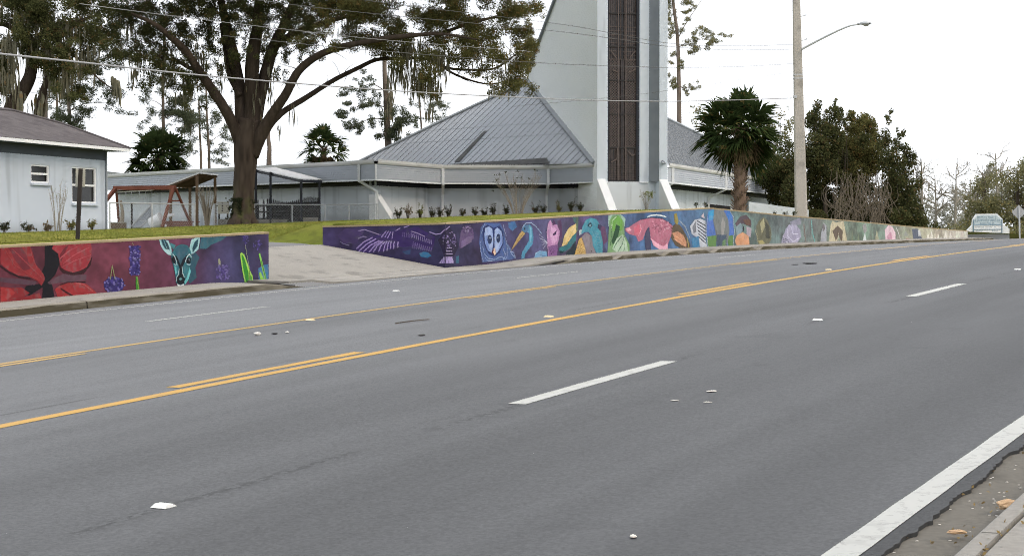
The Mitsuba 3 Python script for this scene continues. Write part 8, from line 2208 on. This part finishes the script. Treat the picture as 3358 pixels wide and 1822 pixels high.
rg = np.random.default_rng(24)
fan_palm('large cabbage palm with a full round head in front of the right church roof', (1862, 322), (1861, 540), 84, 2.12, 120, rg, 0.30, 26, -0.85)
fan_palm('squat dense palm over the low roof left of the oak', (398, 398), (398, 470), 126, 2.5, 120, rg, 0.25, 30, -0.95)
fan_palm('small palm over the long low roof right of the oak', (814, 372), (814, 450), 130, 2.0, 50, rg, 0.22)


def broad(label, CL, Y, rg, leaf, per, size, gap=0.46, trunk=None, bark_='m_oak_limb', name='tree', cat='tree', group=None, arms=(), moss=None, deep=0.8):
    t = thing(name, label, cat, group)
    if trunk:
        put('trunk', limb(trunk[0], Y, np.linspace(trunk[1], trunk[1] * 0.5, len(trunk[0])), rg, 8, 0.12), bark_, smooth=True, parent=t)
    if arms:
        put('branches', [limb(a, Y + rg.uniform(-1, 1), np.linspace(b, b * 0.25, len(a)), rg, 4, 0) for a, b in arms], bark_, parent=t)
    put('crown', leaves(cloud(big(clumps(CL, Y, 2.5, rg, deep), 0.95) + clumps(lace(CL, rg, 4, 0.45, 0.75), Y, 2.5, rg, deep), per * 1.1, rg, gap, 1.7, int(rg.integers(99))), size, rg, 0.6), leaf, parent=t)
    if moss:
        put('spanish_moss', moss_at(moss, Y, 50, 1.6, rg, 1.0, 0.10), 'm_moss', parent=t, kind='stuff')
    return t


def bare(x, yb, top, Y, r, rg, spread=0.5, levels=4):
    """A leafless tree: a leader that forks again and again."""
    ms = []

    def grow(p, d, L, r, k):
        q = p + d * L * 0.5 + rg.normal(0, 0.05, 3) * L
        e = q + unit(d + rg.normal(0, 0.22, 3)) * L * 0.5
        ms.append(tube([p, q, e], [r, r * 0.85, r * 0.65], 4 if k < 3 else 6, 0, 2))
        if k:
            for _ in range(3 if k > 1 else 4):
                u = rg.uniform(0.45, 1.0)
                grow(p + (e - p) * u, unit(d + rg.normal(0, spread, 3) + [0, 0, 0.12]), L * rg.uniform(0.45, 0.75), r * 0.5, k - 1)
    p, e = at(x, yb, Y), at(x + rg.normal(0, 4), top, Y)
    H = np.linalg.norm(e - p)
    ms.append(tube([p, mid(p, e, 0.5) + rg.normal(0, 0.1, 3), e], [r, r * 0.7, r * 0.25], 6, 0.1, 4))
    for u in rg.uniform(0.28, 0.97, 9):
        a = rg.uniform(0, 6.28)
        grow(mid(p, e, u), unit([math.cos(a), math.sin(a), 0.7]), H * 0.26 * (1.25 - u * 0.7), r * (0.75 - 0.5 * u), levels - 1)
    return ms


def rand_arms(rg, n, x0, x1, yb, y0, y1, r=1.2, lean=0.5):
    out = []
    for _ in range(n):
        x, y = rg.uniform(x0, x1), rg.uniform(y0, y1)
        b = x + (rg.uniform(-1, 1)) * (x1 - x0) * lean * 0.3
        out.append(([(b, yb), (mid([b], [x], 0.4)[0] + rg.uniform(-5, 5), yb + (y - yb) * 0.5), (x, y)], r * rg.uniform(0.5, 1.2)))
    return out


rg = np.random.default_rng(25)
G_ = 'dark trees right of the church'
broad('olive tree behind the large palm, between tower and pole', [(1790, 300, 34, 26), (1760, 276, 22, 14), (1830, 320, 34, 30), (1770, 330, 26, 18), (1935, 320, 34, 26), (1960, 346, 36, 34), (1900, 350, 40, 30), (1985, 320, 22, 30), (1965, 290, 16, 16), (1925, 385, 40, 30), (1810, 345, 30, 20)], 138, rg, 'm_far_leaf', 130, 0.20, 0.47, ([(1900, 560), (1905, 440), (1900, 330)], 5), arms=rand_arms(rg, 22, 1760, 1990, 480, 270, 330, 1.2), group=G_)
broad('dark green tree behind the concrete pole', [(1985, 420, 44, 40), (1960, 466, 40, 50), (1998, 490, 40, 60), (1950, 420, 34, 30), (1930, 450, 30, 30), (2010, 380, 24, 30), (1985, 540, 50, 50), (2040, 560, 50, 40)], 126, rg, 'm_oak_leaf_dark', 540, 0.17, 0.36, ([(1985, 600), (1980, 480), (1980, 400)], 7), group=G_)
broad('tall dark tree just right of the pole with twiggy top', [(2058, 320, 30, 40), (2050, 380, 42, 50), (2098, 296, 28, 34), (2090, 350, 40, 44), (2050, 450, 44, 50), (2110, 420, 50, 50), (2100, 270, 14, 14), (2070, 520, 56, 60), (2050, 290, 16, 20)], 128, rg, 'm_oak_leaf_dark', 480, 0.18, 0.36, ([(2080, 600), (2075, 480), (2080, 360)], 7), arms=rand_arms(rg, 14, 2020, 2140, 460, 262, 330, 1.2), group=G_)
broad('broad dark tree in the middle of the dark group', [(2150, 316, 30, 34), (2140, 370, 46, 50), (2182, 330, 30, 44), (2180, 400, 46, 50), (2150, 460, 50, 60), (2170, 296, 18, 16), (2140, 540, 60, 50)], 131, rg, 'm_oak_leaf', 450, 0.19, 0.36, ([(2150, 610), (2150, 470), (2155, 370)], 7), arms=rand_arms(rg, 10, 2110, 2215, 460, 290, 340, 1.2), group=G_)
broad('ragged dark tree at the right end of the dark group', [(2224, 352, 22, 34), (2240, 410, 36, 46), (2272, 430, 28, 40), (2290, 390, 20, 24), (2250, 480, 44, 60), (2290, 500, 28, 60), (2236, 300, 8, 16), (2262, 340, 12, 14), (2225, 550, 60, 50), (2300, 550, 40, 44)], 127, rg, 'm_oak_leaf_dark', 450, 0.18, 0.36, ([(2250, 610), (2250, 480), (2245, 370)], 7), arms=rand_arms(rg, 14, 2200, 2320, 470, 330, 390, 1.1), group=G_)
# bare vine tangle in front of the dark trees
t = thing('bare_shrub', 'tall tangle of bare greyish stems in front of the dark trees', 'shrub')
put('stems', [limb([(b, 580), (b + rg.normal(0, 6), 540), (x + rg.normal(0, 5), (540 + y) / 2), (x, y)], 121 + rg.uniform(-1, 1), (1.1, 0.9, 0.6, 0.2), rg, 4, 0) for b, x, y in [(rg.uniform(2090, 2240), 0, 0) for _ in range(46)] for x, y in [(b + rg.normal(0, 34), rg.uniform(420, 510))]], 'm_vine', parent=t, kind='stuff')
put('hanging_stems', [limb([(x, y), (x + rg.normal(0, 14), y + 40), (x + rg.normal(0, 24), min(575, y + rg.uniform(60, 110)))], 120.5 + rg.uniform(-1, 1), (0.5, 0.7, 0.4), rg, 4, 0) for x, y in zip(rg.uniform(2100, 2235, 90), rg.uniform(430, 500, 90))], 'm_vine', parent=t, kind='stuff')
# grey thin trees farther along
for i, (x, top, lb) in enumerate(((2318, 400, 'tall grey leafless tree next to the dark group'), (2352, 440, 'short grey tree with a fuzzy head'), (2400, 420, 'thin grey tree with a bent leader'), (2432, 450, 'small grey tree left of the church sign'))):
    t = thing('bare_tree', lb, 'tree', 'pale thin trees at the end of the street')
    put('branches', bare(x, 605, top, 150 + 4 * i, 0.17, rg), 'm_grey_twig', parent=t, kind='stuff')
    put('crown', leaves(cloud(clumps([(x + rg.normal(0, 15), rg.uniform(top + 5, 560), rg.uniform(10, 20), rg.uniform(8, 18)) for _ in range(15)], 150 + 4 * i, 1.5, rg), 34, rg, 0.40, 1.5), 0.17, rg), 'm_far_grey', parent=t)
broad('yellow green tree behind the church sign', [(2470, 470, 34, 34), (2490, 520, 44, 40), (2450, 530, 28, 36), (2510, 450, 26, 26), (2460, 570, 50, 30)], 152, rg, 'm_far_leaf', 130, 0.22, 0.43, ([(2480, 610), (2480, 520), (2475, 450)], 5), arms=rand_arms(rg, 16, 2440, 2520, 560, 400, 470, 1.0), group='leafy trees at the right edge')
broad('olive tree behind the diamond sign at the right edge', [(2550, 450, 36, 34), (2560, 500, 44, 44), (2530, 540, 44, 40), (2590, 430, 40, 44), (2566, 560, 50, 40), (2620, 500, 50, 60)], 146, rg, 'm_far_leaf', 170, 0.21, 0.41, ([(2560, 612), (2560, 520), (2560, 430)], 6), arms=rand_arms(rg, 16, 2510, 2600, 560, 400, 450, 1.1), group='leafy trees at the right edge')
t = thing('bare_tree', 'pale twiggy tree standing highest above the right trees', 'tree')
put('branches', bare(2514, 605, 386, 168, 0.2, rg, 0.45), 'm_grey_twig', parent=t, kind='stuff')
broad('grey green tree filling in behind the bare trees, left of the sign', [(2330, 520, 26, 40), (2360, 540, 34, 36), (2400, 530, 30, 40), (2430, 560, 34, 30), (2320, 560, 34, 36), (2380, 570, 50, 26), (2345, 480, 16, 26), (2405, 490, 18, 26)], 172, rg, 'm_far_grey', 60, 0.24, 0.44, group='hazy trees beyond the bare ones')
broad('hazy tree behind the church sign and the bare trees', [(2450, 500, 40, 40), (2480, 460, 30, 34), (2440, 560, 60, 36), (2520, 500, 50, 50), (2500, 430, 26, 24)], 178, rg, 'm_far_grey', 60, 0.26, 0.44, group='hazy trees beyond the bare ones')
t = put('undergrowth', leaves(cloud(clumps([(x, 585 + 8 * math.sin(x), 34, 26) for x in range(1980, 2640, 30)], 140, 6, rg), 60, rg, 0.36, 0.8, 4), 0.24, rg, 0.6), 'm_far_leaf', label='low undergrowth beyond the end of the long wall', kind='stuff')


# plants near the walls
def stem_shrub(label, x, yb, top, half, Y, n, rg, mat_='m_bare', r=0.8, leaf=None, group=None, name='bare_shrub', k=2):
    t = thing(name, label, 'shrub', group)
    ms = []
    for i in range(n):
        e = rg.uniform(-1, 1)
        xt, yt = x + e * half, top + rg.uniform(0, 0.28) * (yb - top)
        x0 = x + e * half * 0.12
        d = rg.uniform(-0.5, 0.5)
        ms.append(limb([(x0, yb + 3), (x0 + (xt - x0) * 0.3, yb + (yt - yb) * 0.45), (xt, yt)], Y, (r, r * 0.8, r * 0.3), rg, 5, 0, dy=(0, d * 0.5, d)))
        p0, p1 = np.array([x0 + (xt - x0) * 0.3, yb + (yt - yb) * 0.45]), np.array([xt, yt])
        for _ in range(k):
            u = rg.uniform(0.2, 0.9)
            q = p0 + (p1 - p0) * u
            ms.append(limb([tuple(q), tuple(q + [rg.normal(0, half * 0.16), -rg.uniform(0.06, 0.22) * (yb - top)])], Y + d, (r * 0.45, r * 0.15), rg, 4, 0))
    put('stems', ms, mat_, smooth=True, parent=t, kind='stuff')
    if leaf:
        put('leaves', leaves(cloud(clumps([(x + rg.uniform(-1, 1) * half, rg.uniform(top, (top + yb) / 2), 5, 4) for _ in range(leaf[1])], Y, 0.4, rg), leaf[2], rg, 0.3, 2.0), leaf[3], rg), leaf[0], parent=t, kind='stuff')


rg = np.random.default_rng(26)
stem_shrub('leafless crepe myrtle with many pale stems left of the oak trunk', 521, 570, 462, 28, 88.5, 20, rg, 'm_bare', 2.0, k=1)
stem_shrub('bare forked shrub in front of the blue house wall, left stem pair', 141, 581, 466, 25, 52, 5, rg, 'm_grey_twig', 1.3, k=6)
stem_shrub('bare forked shrub in front of the blue house wall, right stem group', 150, 581, 450, 22, 52.3, 6, rg, 'm_grey_twig', 1.1, k=6)
stem_shrub('tall twiggy shrub with a few leaves against the church wall', 1302, 552, 425, 62, 99.5, 17, rg, 'm_bare', 1.1, ('m_bush_leaf', 22, 60, 0.14), k=3)
stem_shrub('twiggy shrub with green leaves at the foot of the tower', 1626, 530, 478, 18, 96, 12, rg, 'm_grey_twig', 0.6, ('m_bright_leaf', 24, 90, 0.13), k=2)


def bush(label, x, yb, h, w, Y, rg, leaf='m_bush_leaf', n=10, size=0.16, name='small_bush', group='small dark bushes along the church wall', strap=False):
    t = thing(name, label, 'bush', group)
    ms, tips = [], []
    for i in range(n):
        e = rg.uniform(-1, 1)
        p = [(x + e * w * 0.15, yb + 2), (x + e * w * 0.5, yb - h * 0.5), (x + e * w, yb - h * rg.uniform(0.35, 1.15))]
        d = rg.uniform(-0.35, 0.35)
        ms.append(limb(p, Y, (0.7, 0.6, 0.3), rg, 4, 0, dy=(0, d / 2, d)))
        tips += [at(*mid(p[1], p[2], u), Y + d) for u in rg.uniform(-0.4, 1.05, 6)]
    put('stems', ms, 'm_oak_limb', parent=t, kind='stuff')
    P = np.array(tips)
    P = np.repeat(P, 2, 0) + rg.normal(0, 0.04, (len(P) * 2, 3))
    put('leaves', leaves(P, size, rg, 0.28), leaf, parent=t, kind='stuff')


for x, h, w, lf, lb in ((1002, 30, 10, 'm_bush_leaf', 'dark spiky bush nearest the wing buttress'), (1026, 40, 12, 'm_bare', 'thin dry stems right of the first dark bush'), (1057, 36, 11, 'm_bright_leaf', 'only bright green bush along the church wall'), (1087, 28, 12, 'm_bush_leaf', 'dark bush left of the middle downspout'), (1105, 28, 12, 'm_bush_leaf', 'dark low bush at the foot of the middle downspout'), (1128, 30, 14, 'm_bush_leaf', 'sprawling dark bush right of the middle downspout'), (1163, 24, 8, 'm_bush_leaf', 'single leaning dark sprig on the church wall'),
                       (1196, 26, 8, 'm_bush_leaf', 'thin dark sprig before the wide wall panel'), (1218, 22, 9, 'm_bush_leaf', 'low dark sprig under the wide wall panel'), (1242, 32, 12, 'm_bush_leaf', 'upright dark bush left of the tall twiggy shrub'), (1273, 28, 8, 'm_bush_leaf', 'arching dark sprig beside the tall twiggy shrub'), (1348, 30, 12, 'm_bush_leaf', 'dark bush left of the right downspout'), (1368, 26, 10, 'm_bush_leaf', 'dark bush at the foot of the right downspout'), (1407, 30, 9, 'm_oak_leaf', 'brownish compact bush right of the right downspout'), (1437, 38, 12, 'm_bush_leaf', 'dark bush with tall sprigs near the tower'), (1460, 32, 12, 'm_bush_leaf', 'last dark bush before the tower')):
    Yb = 96.5 if x < 1060 else 100.2 if x < 1380 else 99.0
    p = at(x, 550, Yb)
    yb = 698.85 + 0
    zg = gz(p)
    yb = 577.0 - (zg - EYE) / Yb * FOCAL * 2576
    bush(lb, x, yb, h, w, Yb, rg, lf if lf != 'm_bare' else 'm_palm_dead', 12)
for x, h, w, lf, lb in ((12, 30, 14, 'm_bush_leaf', 'dark spiky plant at the left edge under the house wall'), (72, 24, 20, 'm_bush_leaf', 'low spreading dark plant under the small house window'), (120, 22, 10, 'm_palm_dead', 'thin dry plant left of the bare forked shrub'), (177, 28, 14, 'm_oak_leaf', 'brown green plant beside the sign post'), (232, 26, 12, 'm_oak_leaf', 'small fern like plant near the house corner')):
    Yb = 51.5 + 0.034 * x
    zg = gz(at(x, 575, Yb))
    bush(lb, x, 577.0 - (zg - EYE) / Yb * FOCAL * 2576, h, w, Yb, rg, lf, 9, 0.15, 'foundation_plant', 'small plants along the house wall')
for x, h, w, lb in ((1752, 26, 6, 'thin sprig left of the dark low window'), (1775, 22, 6, 'sparse sprigs beside the dark low window')):
    bush(lb, x, 527, h, w, 72, rg, 'm_bush_leaf', 5, 0.10, 'small_bush', 'sprigs above the long wall')
for x, w_ in ((1950, 'leftmost'), (1975, 'middle'), (1996, 'rightmost')):
    bush(w_ + ' tuft of low weeds on top of the wall left of the pole', x, 544, 14, 8, 73.5, rg, 'm_bush_leaf', 5, 0.09, 'weed', 'weeds on top of the long wall')
put('mulch', mesh(*(lambda q: (q, [[i, i + 1, i + 1 + len(q) // 2, i + len(q) // 2] for i in range(len(q) // 2 - 1)]))(np.vstack([[np.append(p, gz(p) + 0.03) for p in lw[1:]], [np.append(p, gz(p) + 0.03) for p in inset(lw[1:], -1.6)]]))), 'm_soil', kind='structure')
# ---------------------------------------------------------------- pole, lamp, wires, signs, litter
pole = thing('utility_pole', 'tall square concrete pole with a street lamp arm behind the long wall', 'utility pole')
Yp = 74.6
pb, pt_ = at(2016, 548, Yp), at(2003.5, 0, Yp)
axis = unit(pt_ - pb)
hgt = 13.2
lo, hi = pb - axis * 1.2, pb + axis * hgt
r = lambda w: np.array([[-w, -w], [w * 0.7, -w], [w, -w * 0.7], [w, w], [-w, w]])
V = [lo + [x, y, 0] for x, y in r(0.262)] + [hi + [x, y, 0] for x, y in r(0.115)]
put('shaft', mesh(V, [[i, (i + 1) % 5, (i + 1) % 5 + 5, i + 5] for i in range(5)] + [[5, 6, 7, 8], [5, 8, 9, 9]]), 'm_pole', parent=pole)
pz = lambda y: on_plane(2008, y, pb, [0, 1, 0])
for y in (42, 103):
    q = at(2015.5 if y > 60 else 2014.5, y, Yp - 0.1)
    put('step_bolt', join([bar(q, q + [0.24, -0.05, 0.06], 0.03), bar(q + [0.2, -0.05, 0.03], q + [0.24, -0.05, 0.11], 0.03)]), 'm_galv', parent=pole)
for y, w in ((190, 0.205), (199, 0.208)):
    q = at(2006.8, y, Yp)
    put('band', block(q, 0.385, 0.385, 0.05), 'm_galv', parent=pole)
put('bolt', join([bar(at(1996, y, Yp - 0.1), at(2021, y, Yp - 0.1), 0.03) for y in (171, 192)]), 'm_galv', parent=pole)
put('clamp', block(at(2000, 247, Yp - 0.25), 0.16, 0.12, 0.12), 'm_galv', parent=pole)
a0, a1, a2, a3 = at(2013, 126, Yp), at(2070, 96, 73.2), at(2130, 68, 71.6), at(2166, 60.5, 70.7)
put('lamp_arm', tube([a0, a1, a2, a3], [0.055, 0.05, 0.042, 0.035], 8), 'm_white', smooth=True, parent=pole)
lm = free(pole + '__lamp')
labels[lm] = {'label': 'grey cobra head street lamp'}
d = unit(at(2196, 58.5, 70.0) - at(2160, 60.5, 70.8))
s_ = unit(np.cross(d, UP)); n_ = np.cross(s_, d)
o = at(2158, 61, 70.85)
rings = []
for u, w, h, dz in ((0.0, 0.05, 0.05, 0.0), (0.15, 0.07, 0.065, 0.0), (0.32, 0.14, 0.10, 0.0), (0.52, 0.18, 0.105, 0.0), (0.68, 0.165, 0.085, 0.0), (0.76, 0.05, 0.03, 0.0)):
    rings.append([o + d * u + s_ * w * math.cos(a) + n_ * (h * math.sin(a) * (1.0 if math.sin(a) > 0 else 0.55) + dz) for a in np.arange(13) * 2 * np.pi / 12])
scene[lm + '__housing'] = mikit.ply(grid(np.array(rings)), 'm_galv', smooth=True)
c = o + d * 0.53 - n_ * 0.05
m = trimesh.creation.icosphere(2, 0.1)
m.apply_scale([1.2, 1.2, 0.7]); m.apply_translation(c)
scene[lm + '__lens'] = mikit.ply(m, 'm_tan', smooth=True)


def wire(label, pts, rad, mat_='m_cable', group='overhead wires'):
    put('overhead_wire', tube([at(*p) for p in pts], rad, 6, 0, 10), mat_, smooth=True, label=label, category='wire', group=group)


wire('thick grey cable sagging across the whole picture to the concrete pole', [(-140, 120, 27), (0, 135.5, 31), (240, 161, 37), (460, 185, 43), (720, 208, 49), (1000, 229, 55.5), (1260, 243, 61), (1500, 252.5, 66), (1680, 255, 69.5), (1830, 252.5, 72), (1992, 247, 74.3)], 0.021, 'm_cable_light')
wire('thin wire crossing the tower above the cable', [(560, 90, 50), (900, 124, 57), (1335, 157, 66), (1540, 166, 70), (1680, 170, 73), (1850, 168, 76), (2003, 160, 77)], 0.011)
wire('upper of two close wires crossing the tower', [(500, -60, 50), (940, 4, 58), (1400, 60, 67), (1540, 84, 70), (1690, 110, 73), (1850, 116, 76), (2000, 112, 77)], 0.010)
wire('lower of two close wires crossing the tower', [(240, -60, 46), (800, 20, 56), (1380, 77, 67), (1540, 97, 70), (1690, 118, 73), (1850, 126, 76), (2003, 124, 77)], 0.011)
wire('thin wire rising to the right over the lower tower', [(1290, 268, 92), (1400, 258, 93), (1540, 245, 94), (1680, 228, 95), (2000, 180, 97)], 0.010)
wire('faint wire in the upper right sky', [(2300, 222, 82), (2440, 172, 76), (2576, 120, 70), (2700, 70, 64)], 0.004, 'm_cable_light')
wire('lower faint wire at the right edge', [(2300, 258, 90), (2440, 292, 84), (2576, 330, 78), (2700, 368, 72)], 0.004, 'm_cable_light')
wire('uppermost thin wire in front of the oak crown', [(200, 10, 40), (430, 40, 46), (700, 72, 52), (1000, 104, 58), (1335, 130, 66)], 0.008, 'm_cable_light')

# church sign at the end of the long wall
sg_ = thing('church_sign', 'pale blue stepped church sign with a letter board at the end of the long wall', 'sign')
Ys = 116
sp_ = lambda x, y: at(3120 / 1.30357 + x / 8.74 / 1.30357, 640 / 1.30357 + y / 8.74 / 1.30357, Ys)
out = [(420, 1290), (420, 1010), (560, 860), (590, 690), (690, 540), (1270, 530), (1430, 690), (1440, 830), (1620, 960), (1620, 1290)]
q = [sp_(*p) for p in out]
O_s = q[0]
put('body', prism([(p[0] - O_s[0], p[2] - O_s[2]) for p in q], O_s, [1, 0, 0], UP, [0, -1, 0], 0.35), 'm_fin', parent=sg_)
fr2 = lambda x, y, o: sp_(x, y) - [0, 0.35 + o, 0]
put('header_panel', slab([fr2(610, 850, 0.03), fr2(1390, 850, 0.03), fr2(1390, 700, 0.03), fr2(1250, 570, 0.03), fr2(700, 575, 0.03), fr2(610, 700, 0.03)], 0.03), 'm_sign_face', parent=sg_)
put('letter_board', slab([fr2(605, 1080, 0.04), fr2(1380, 1070, 0.04), fr2(1380, 850, 0.04), fr2(605, 862, 0.04)], 0.04), 'm_white', parent=sg_)
put('board_frame', join([bar(fr2(a, b, 0.05), fr2(c_, d_, 0.05), 0.05) for a, b, c_, d_ in ((590, 690, 590, 1100), (1400, 690, 1400, 1090), (590, 1100, 1400, 1090), (590, 856, 1400, 850), (605, 985, 1385, 975))]), 'm_sign_type', parent=sg_)
# the header lettering is too far off to read: rows of strokes the size of the letters
strokes = []
for y, h, x0, x1, step in ((640, 70, 700, 1230, 62), (722, 62, 640, 1330, 48), (808, 56, 790, 1180, 46)):
    for x in np.arange(x0, x1, step):
        k = rng.integers(0, 3)
        for a, b, c_, d_ in (((0, 0, 0, h), (0, 0, step * 0.55, 0)), ((0, 0, 0, h), (step * 0.5, 0, step * 0.5, h)), ((step * 0.25, 0, step * 0.25, h), (0, h, step * 0.5, h)))[k]:
            strokes.append(bar(fr2(x + a, y - h / 2 + b, 0.036), fr2(x + c_, y - h / 2 + d_, 0.036), 0.028, 0.012))
for y, x0, x1 in ((912, 640, 890), (912, 930, 1130), (905, 1190, 1220), (905, 1290, 1320), (1022, 660, 860), (1020, 1120, 1300)):
    for x in np.arange(x0, x1, 26):
        strokes.append(bar(fr2(x, y - 18, 0.046), fr2(x + rng.uniform(-4, 8), y + 18, 0.046), 0.022, 0.01))
put('lettering', strokes, 'm_sign_type', parent=sg_, kind='stuff')

ds = thing('diamond_sign', 'grey back of a diamond shaped road sign on a post at the right edge', 'road sign')
Yd = 101
top_, bot = at(2562, 515, Yd), at(2566, 606, Yd)
put('post', bar(bot - UP * 0.3, at(2563.5, 520, Yd), 0.075), 'm_galv', parent=ds)
h = (at(2562, 515, Yd)[2] - at(2562, 552, Yd)[2]) / 2
O_d = at(2563, 533.5, Yd - 0 + 0.05)
put('panel', prism([(0, -h), (h * 0.92, -0.04), (h * 0.96, 0), (h * 0.92, 0.04), (0, h), (-h * 0.92, 0.04), (-h * 0.96, 0), (-h * 0.92, -0.04)], O_d, [1, 0.1, 0], UP, [0, 1, 0], 0.004), 'm_sign_back', parent=ds)

# litter on and beside the road
def crumple(s, t, size, seed, flat=0.35, twist=0.0):
    m = trimesh.creation.icosphere(2, size)
    v = np.asarray(m.vertices)
    v = v * (0.55 + 0.9 * meshkit.fbm(v / size * 1.7 + seed * 7.3, 3))[:, None] * [1.5, 0.8, flat]
    c, n = math.cos(twist), math.sin(twist)
    v = v @ np.array([[c, n, 0], [-n, c, 0], [0, 0, 1]])
    p = st(s, t, zr(s, max(t, 2.2)))
    v = v + p
    v[:, 2] += p[2] - v[:, 2].min() + 0.001
    return trimesh.Trimesh(v, m.faces, process=False)


put('dead_leaf', crumple(9.12, 1.86, 0.055, 1, 0.5, 0.7), 'm_dead_leaf', label='large curled pinkish dead leaf in the near gutter', category='leaf')
put('dead_leaf', crumple(8.42, 1.97, 0.03, 2, 0.4, 0.1), 'm_dead_leaf', label='small brown dead leaf in the gutter below the large pale one', category='leaf')
for s, t, sz, fl, lb in ((7.80, 3.46, 0.022, 0.3, 'small white scrap on the near lane at the bottom edge'), (13.18, 5.13, 0.035, 0.15, 'long white scrap right of the near lane dash'), (12.57, 5.21, 0.022, 0.15, 'small white scrap, left of a pair on the near lane'), (12.55, 4.92, 0.022, 0.15, 'small white scrap, right of a pair on the near lane'), (17.16, 12.8, 0.05, 0.4, 'white scrap in the turning lane left of the yellow dash'), (17.45, 12.55, 0.03, 0.3, 'small pale scrap in the turning lane'), (12.0, 12.1, 0.03, 0.2, 'pale scrap in the turning lane near the left edge')):
    put('litter', crumple(s, t, sz, s, fl, s), 'm_litter', label=lb, category='litter', group='scraps of litter on the road')
put('litter', crumple(17.25, 12.6, 0.025, 5, 0.4), 'm_dark', label='small black scrap beside the white one in the turning lane', category='litter')
put('litter', crumple(17.2, 10.4, 0.032, 9, 0.3, 0.49), 'm_dark', label='dark scrap just beyond the near yellow line', category='litter')
for s, t, z_, lb in ((35.25, 11.45, 0.12, 'long black strip of tyre lying in the turning lane'), (34.75, 11.62, 0.06, 'short black piece of tyre left of the long strip')):
    put('tyre_scrap', crumple(s, t, z_, 4, 0.12, 0.49), 'm_dark', label=lb, category='tyre scrap')
put('twig', tube([st(18.6, 11.65, float(zr(18.6, 11.65)) + 0.015), st(18.95, 11.58, float(zr(18.95, 11.58)) + 0.02), st(19.3, 11.55, float(zr(19.3, 11.55)) + 0.012)], [0.008, 0.008, 0.005], 5), 'm_oak_limb', label='thin twig lying in the turning lane', category='twig')
n = 260
s_, t_ = rng.uniform(6.5, 14, n), np.concatenate([rng.normal(1.66, 0.03, 120), rng.uniform(1.78, 2.2, 140)])
P = st(s_, t_, zr(s_, 2.2) + np.where(t_ < 1.75, 0.118, -0.012))
put('leaf_litter', leaves(P + [0, 0, 0.004], 0.028, rng, 0.5), 'm_leaf_litter', label='bits of leaf and grit in the near gutter and kerb joint', kind='stuff')
put('gutter_grit', [crumple(float(a), float(b), 0.005, i, 0.4) for i, (a, b) in enumerate(zip(rng.uniform(7, 12, 60), rng.uniform(1.82, 2.17, 60)))], 'm_litter', label='pale grit scattered in the near gutter', kind='stuff')
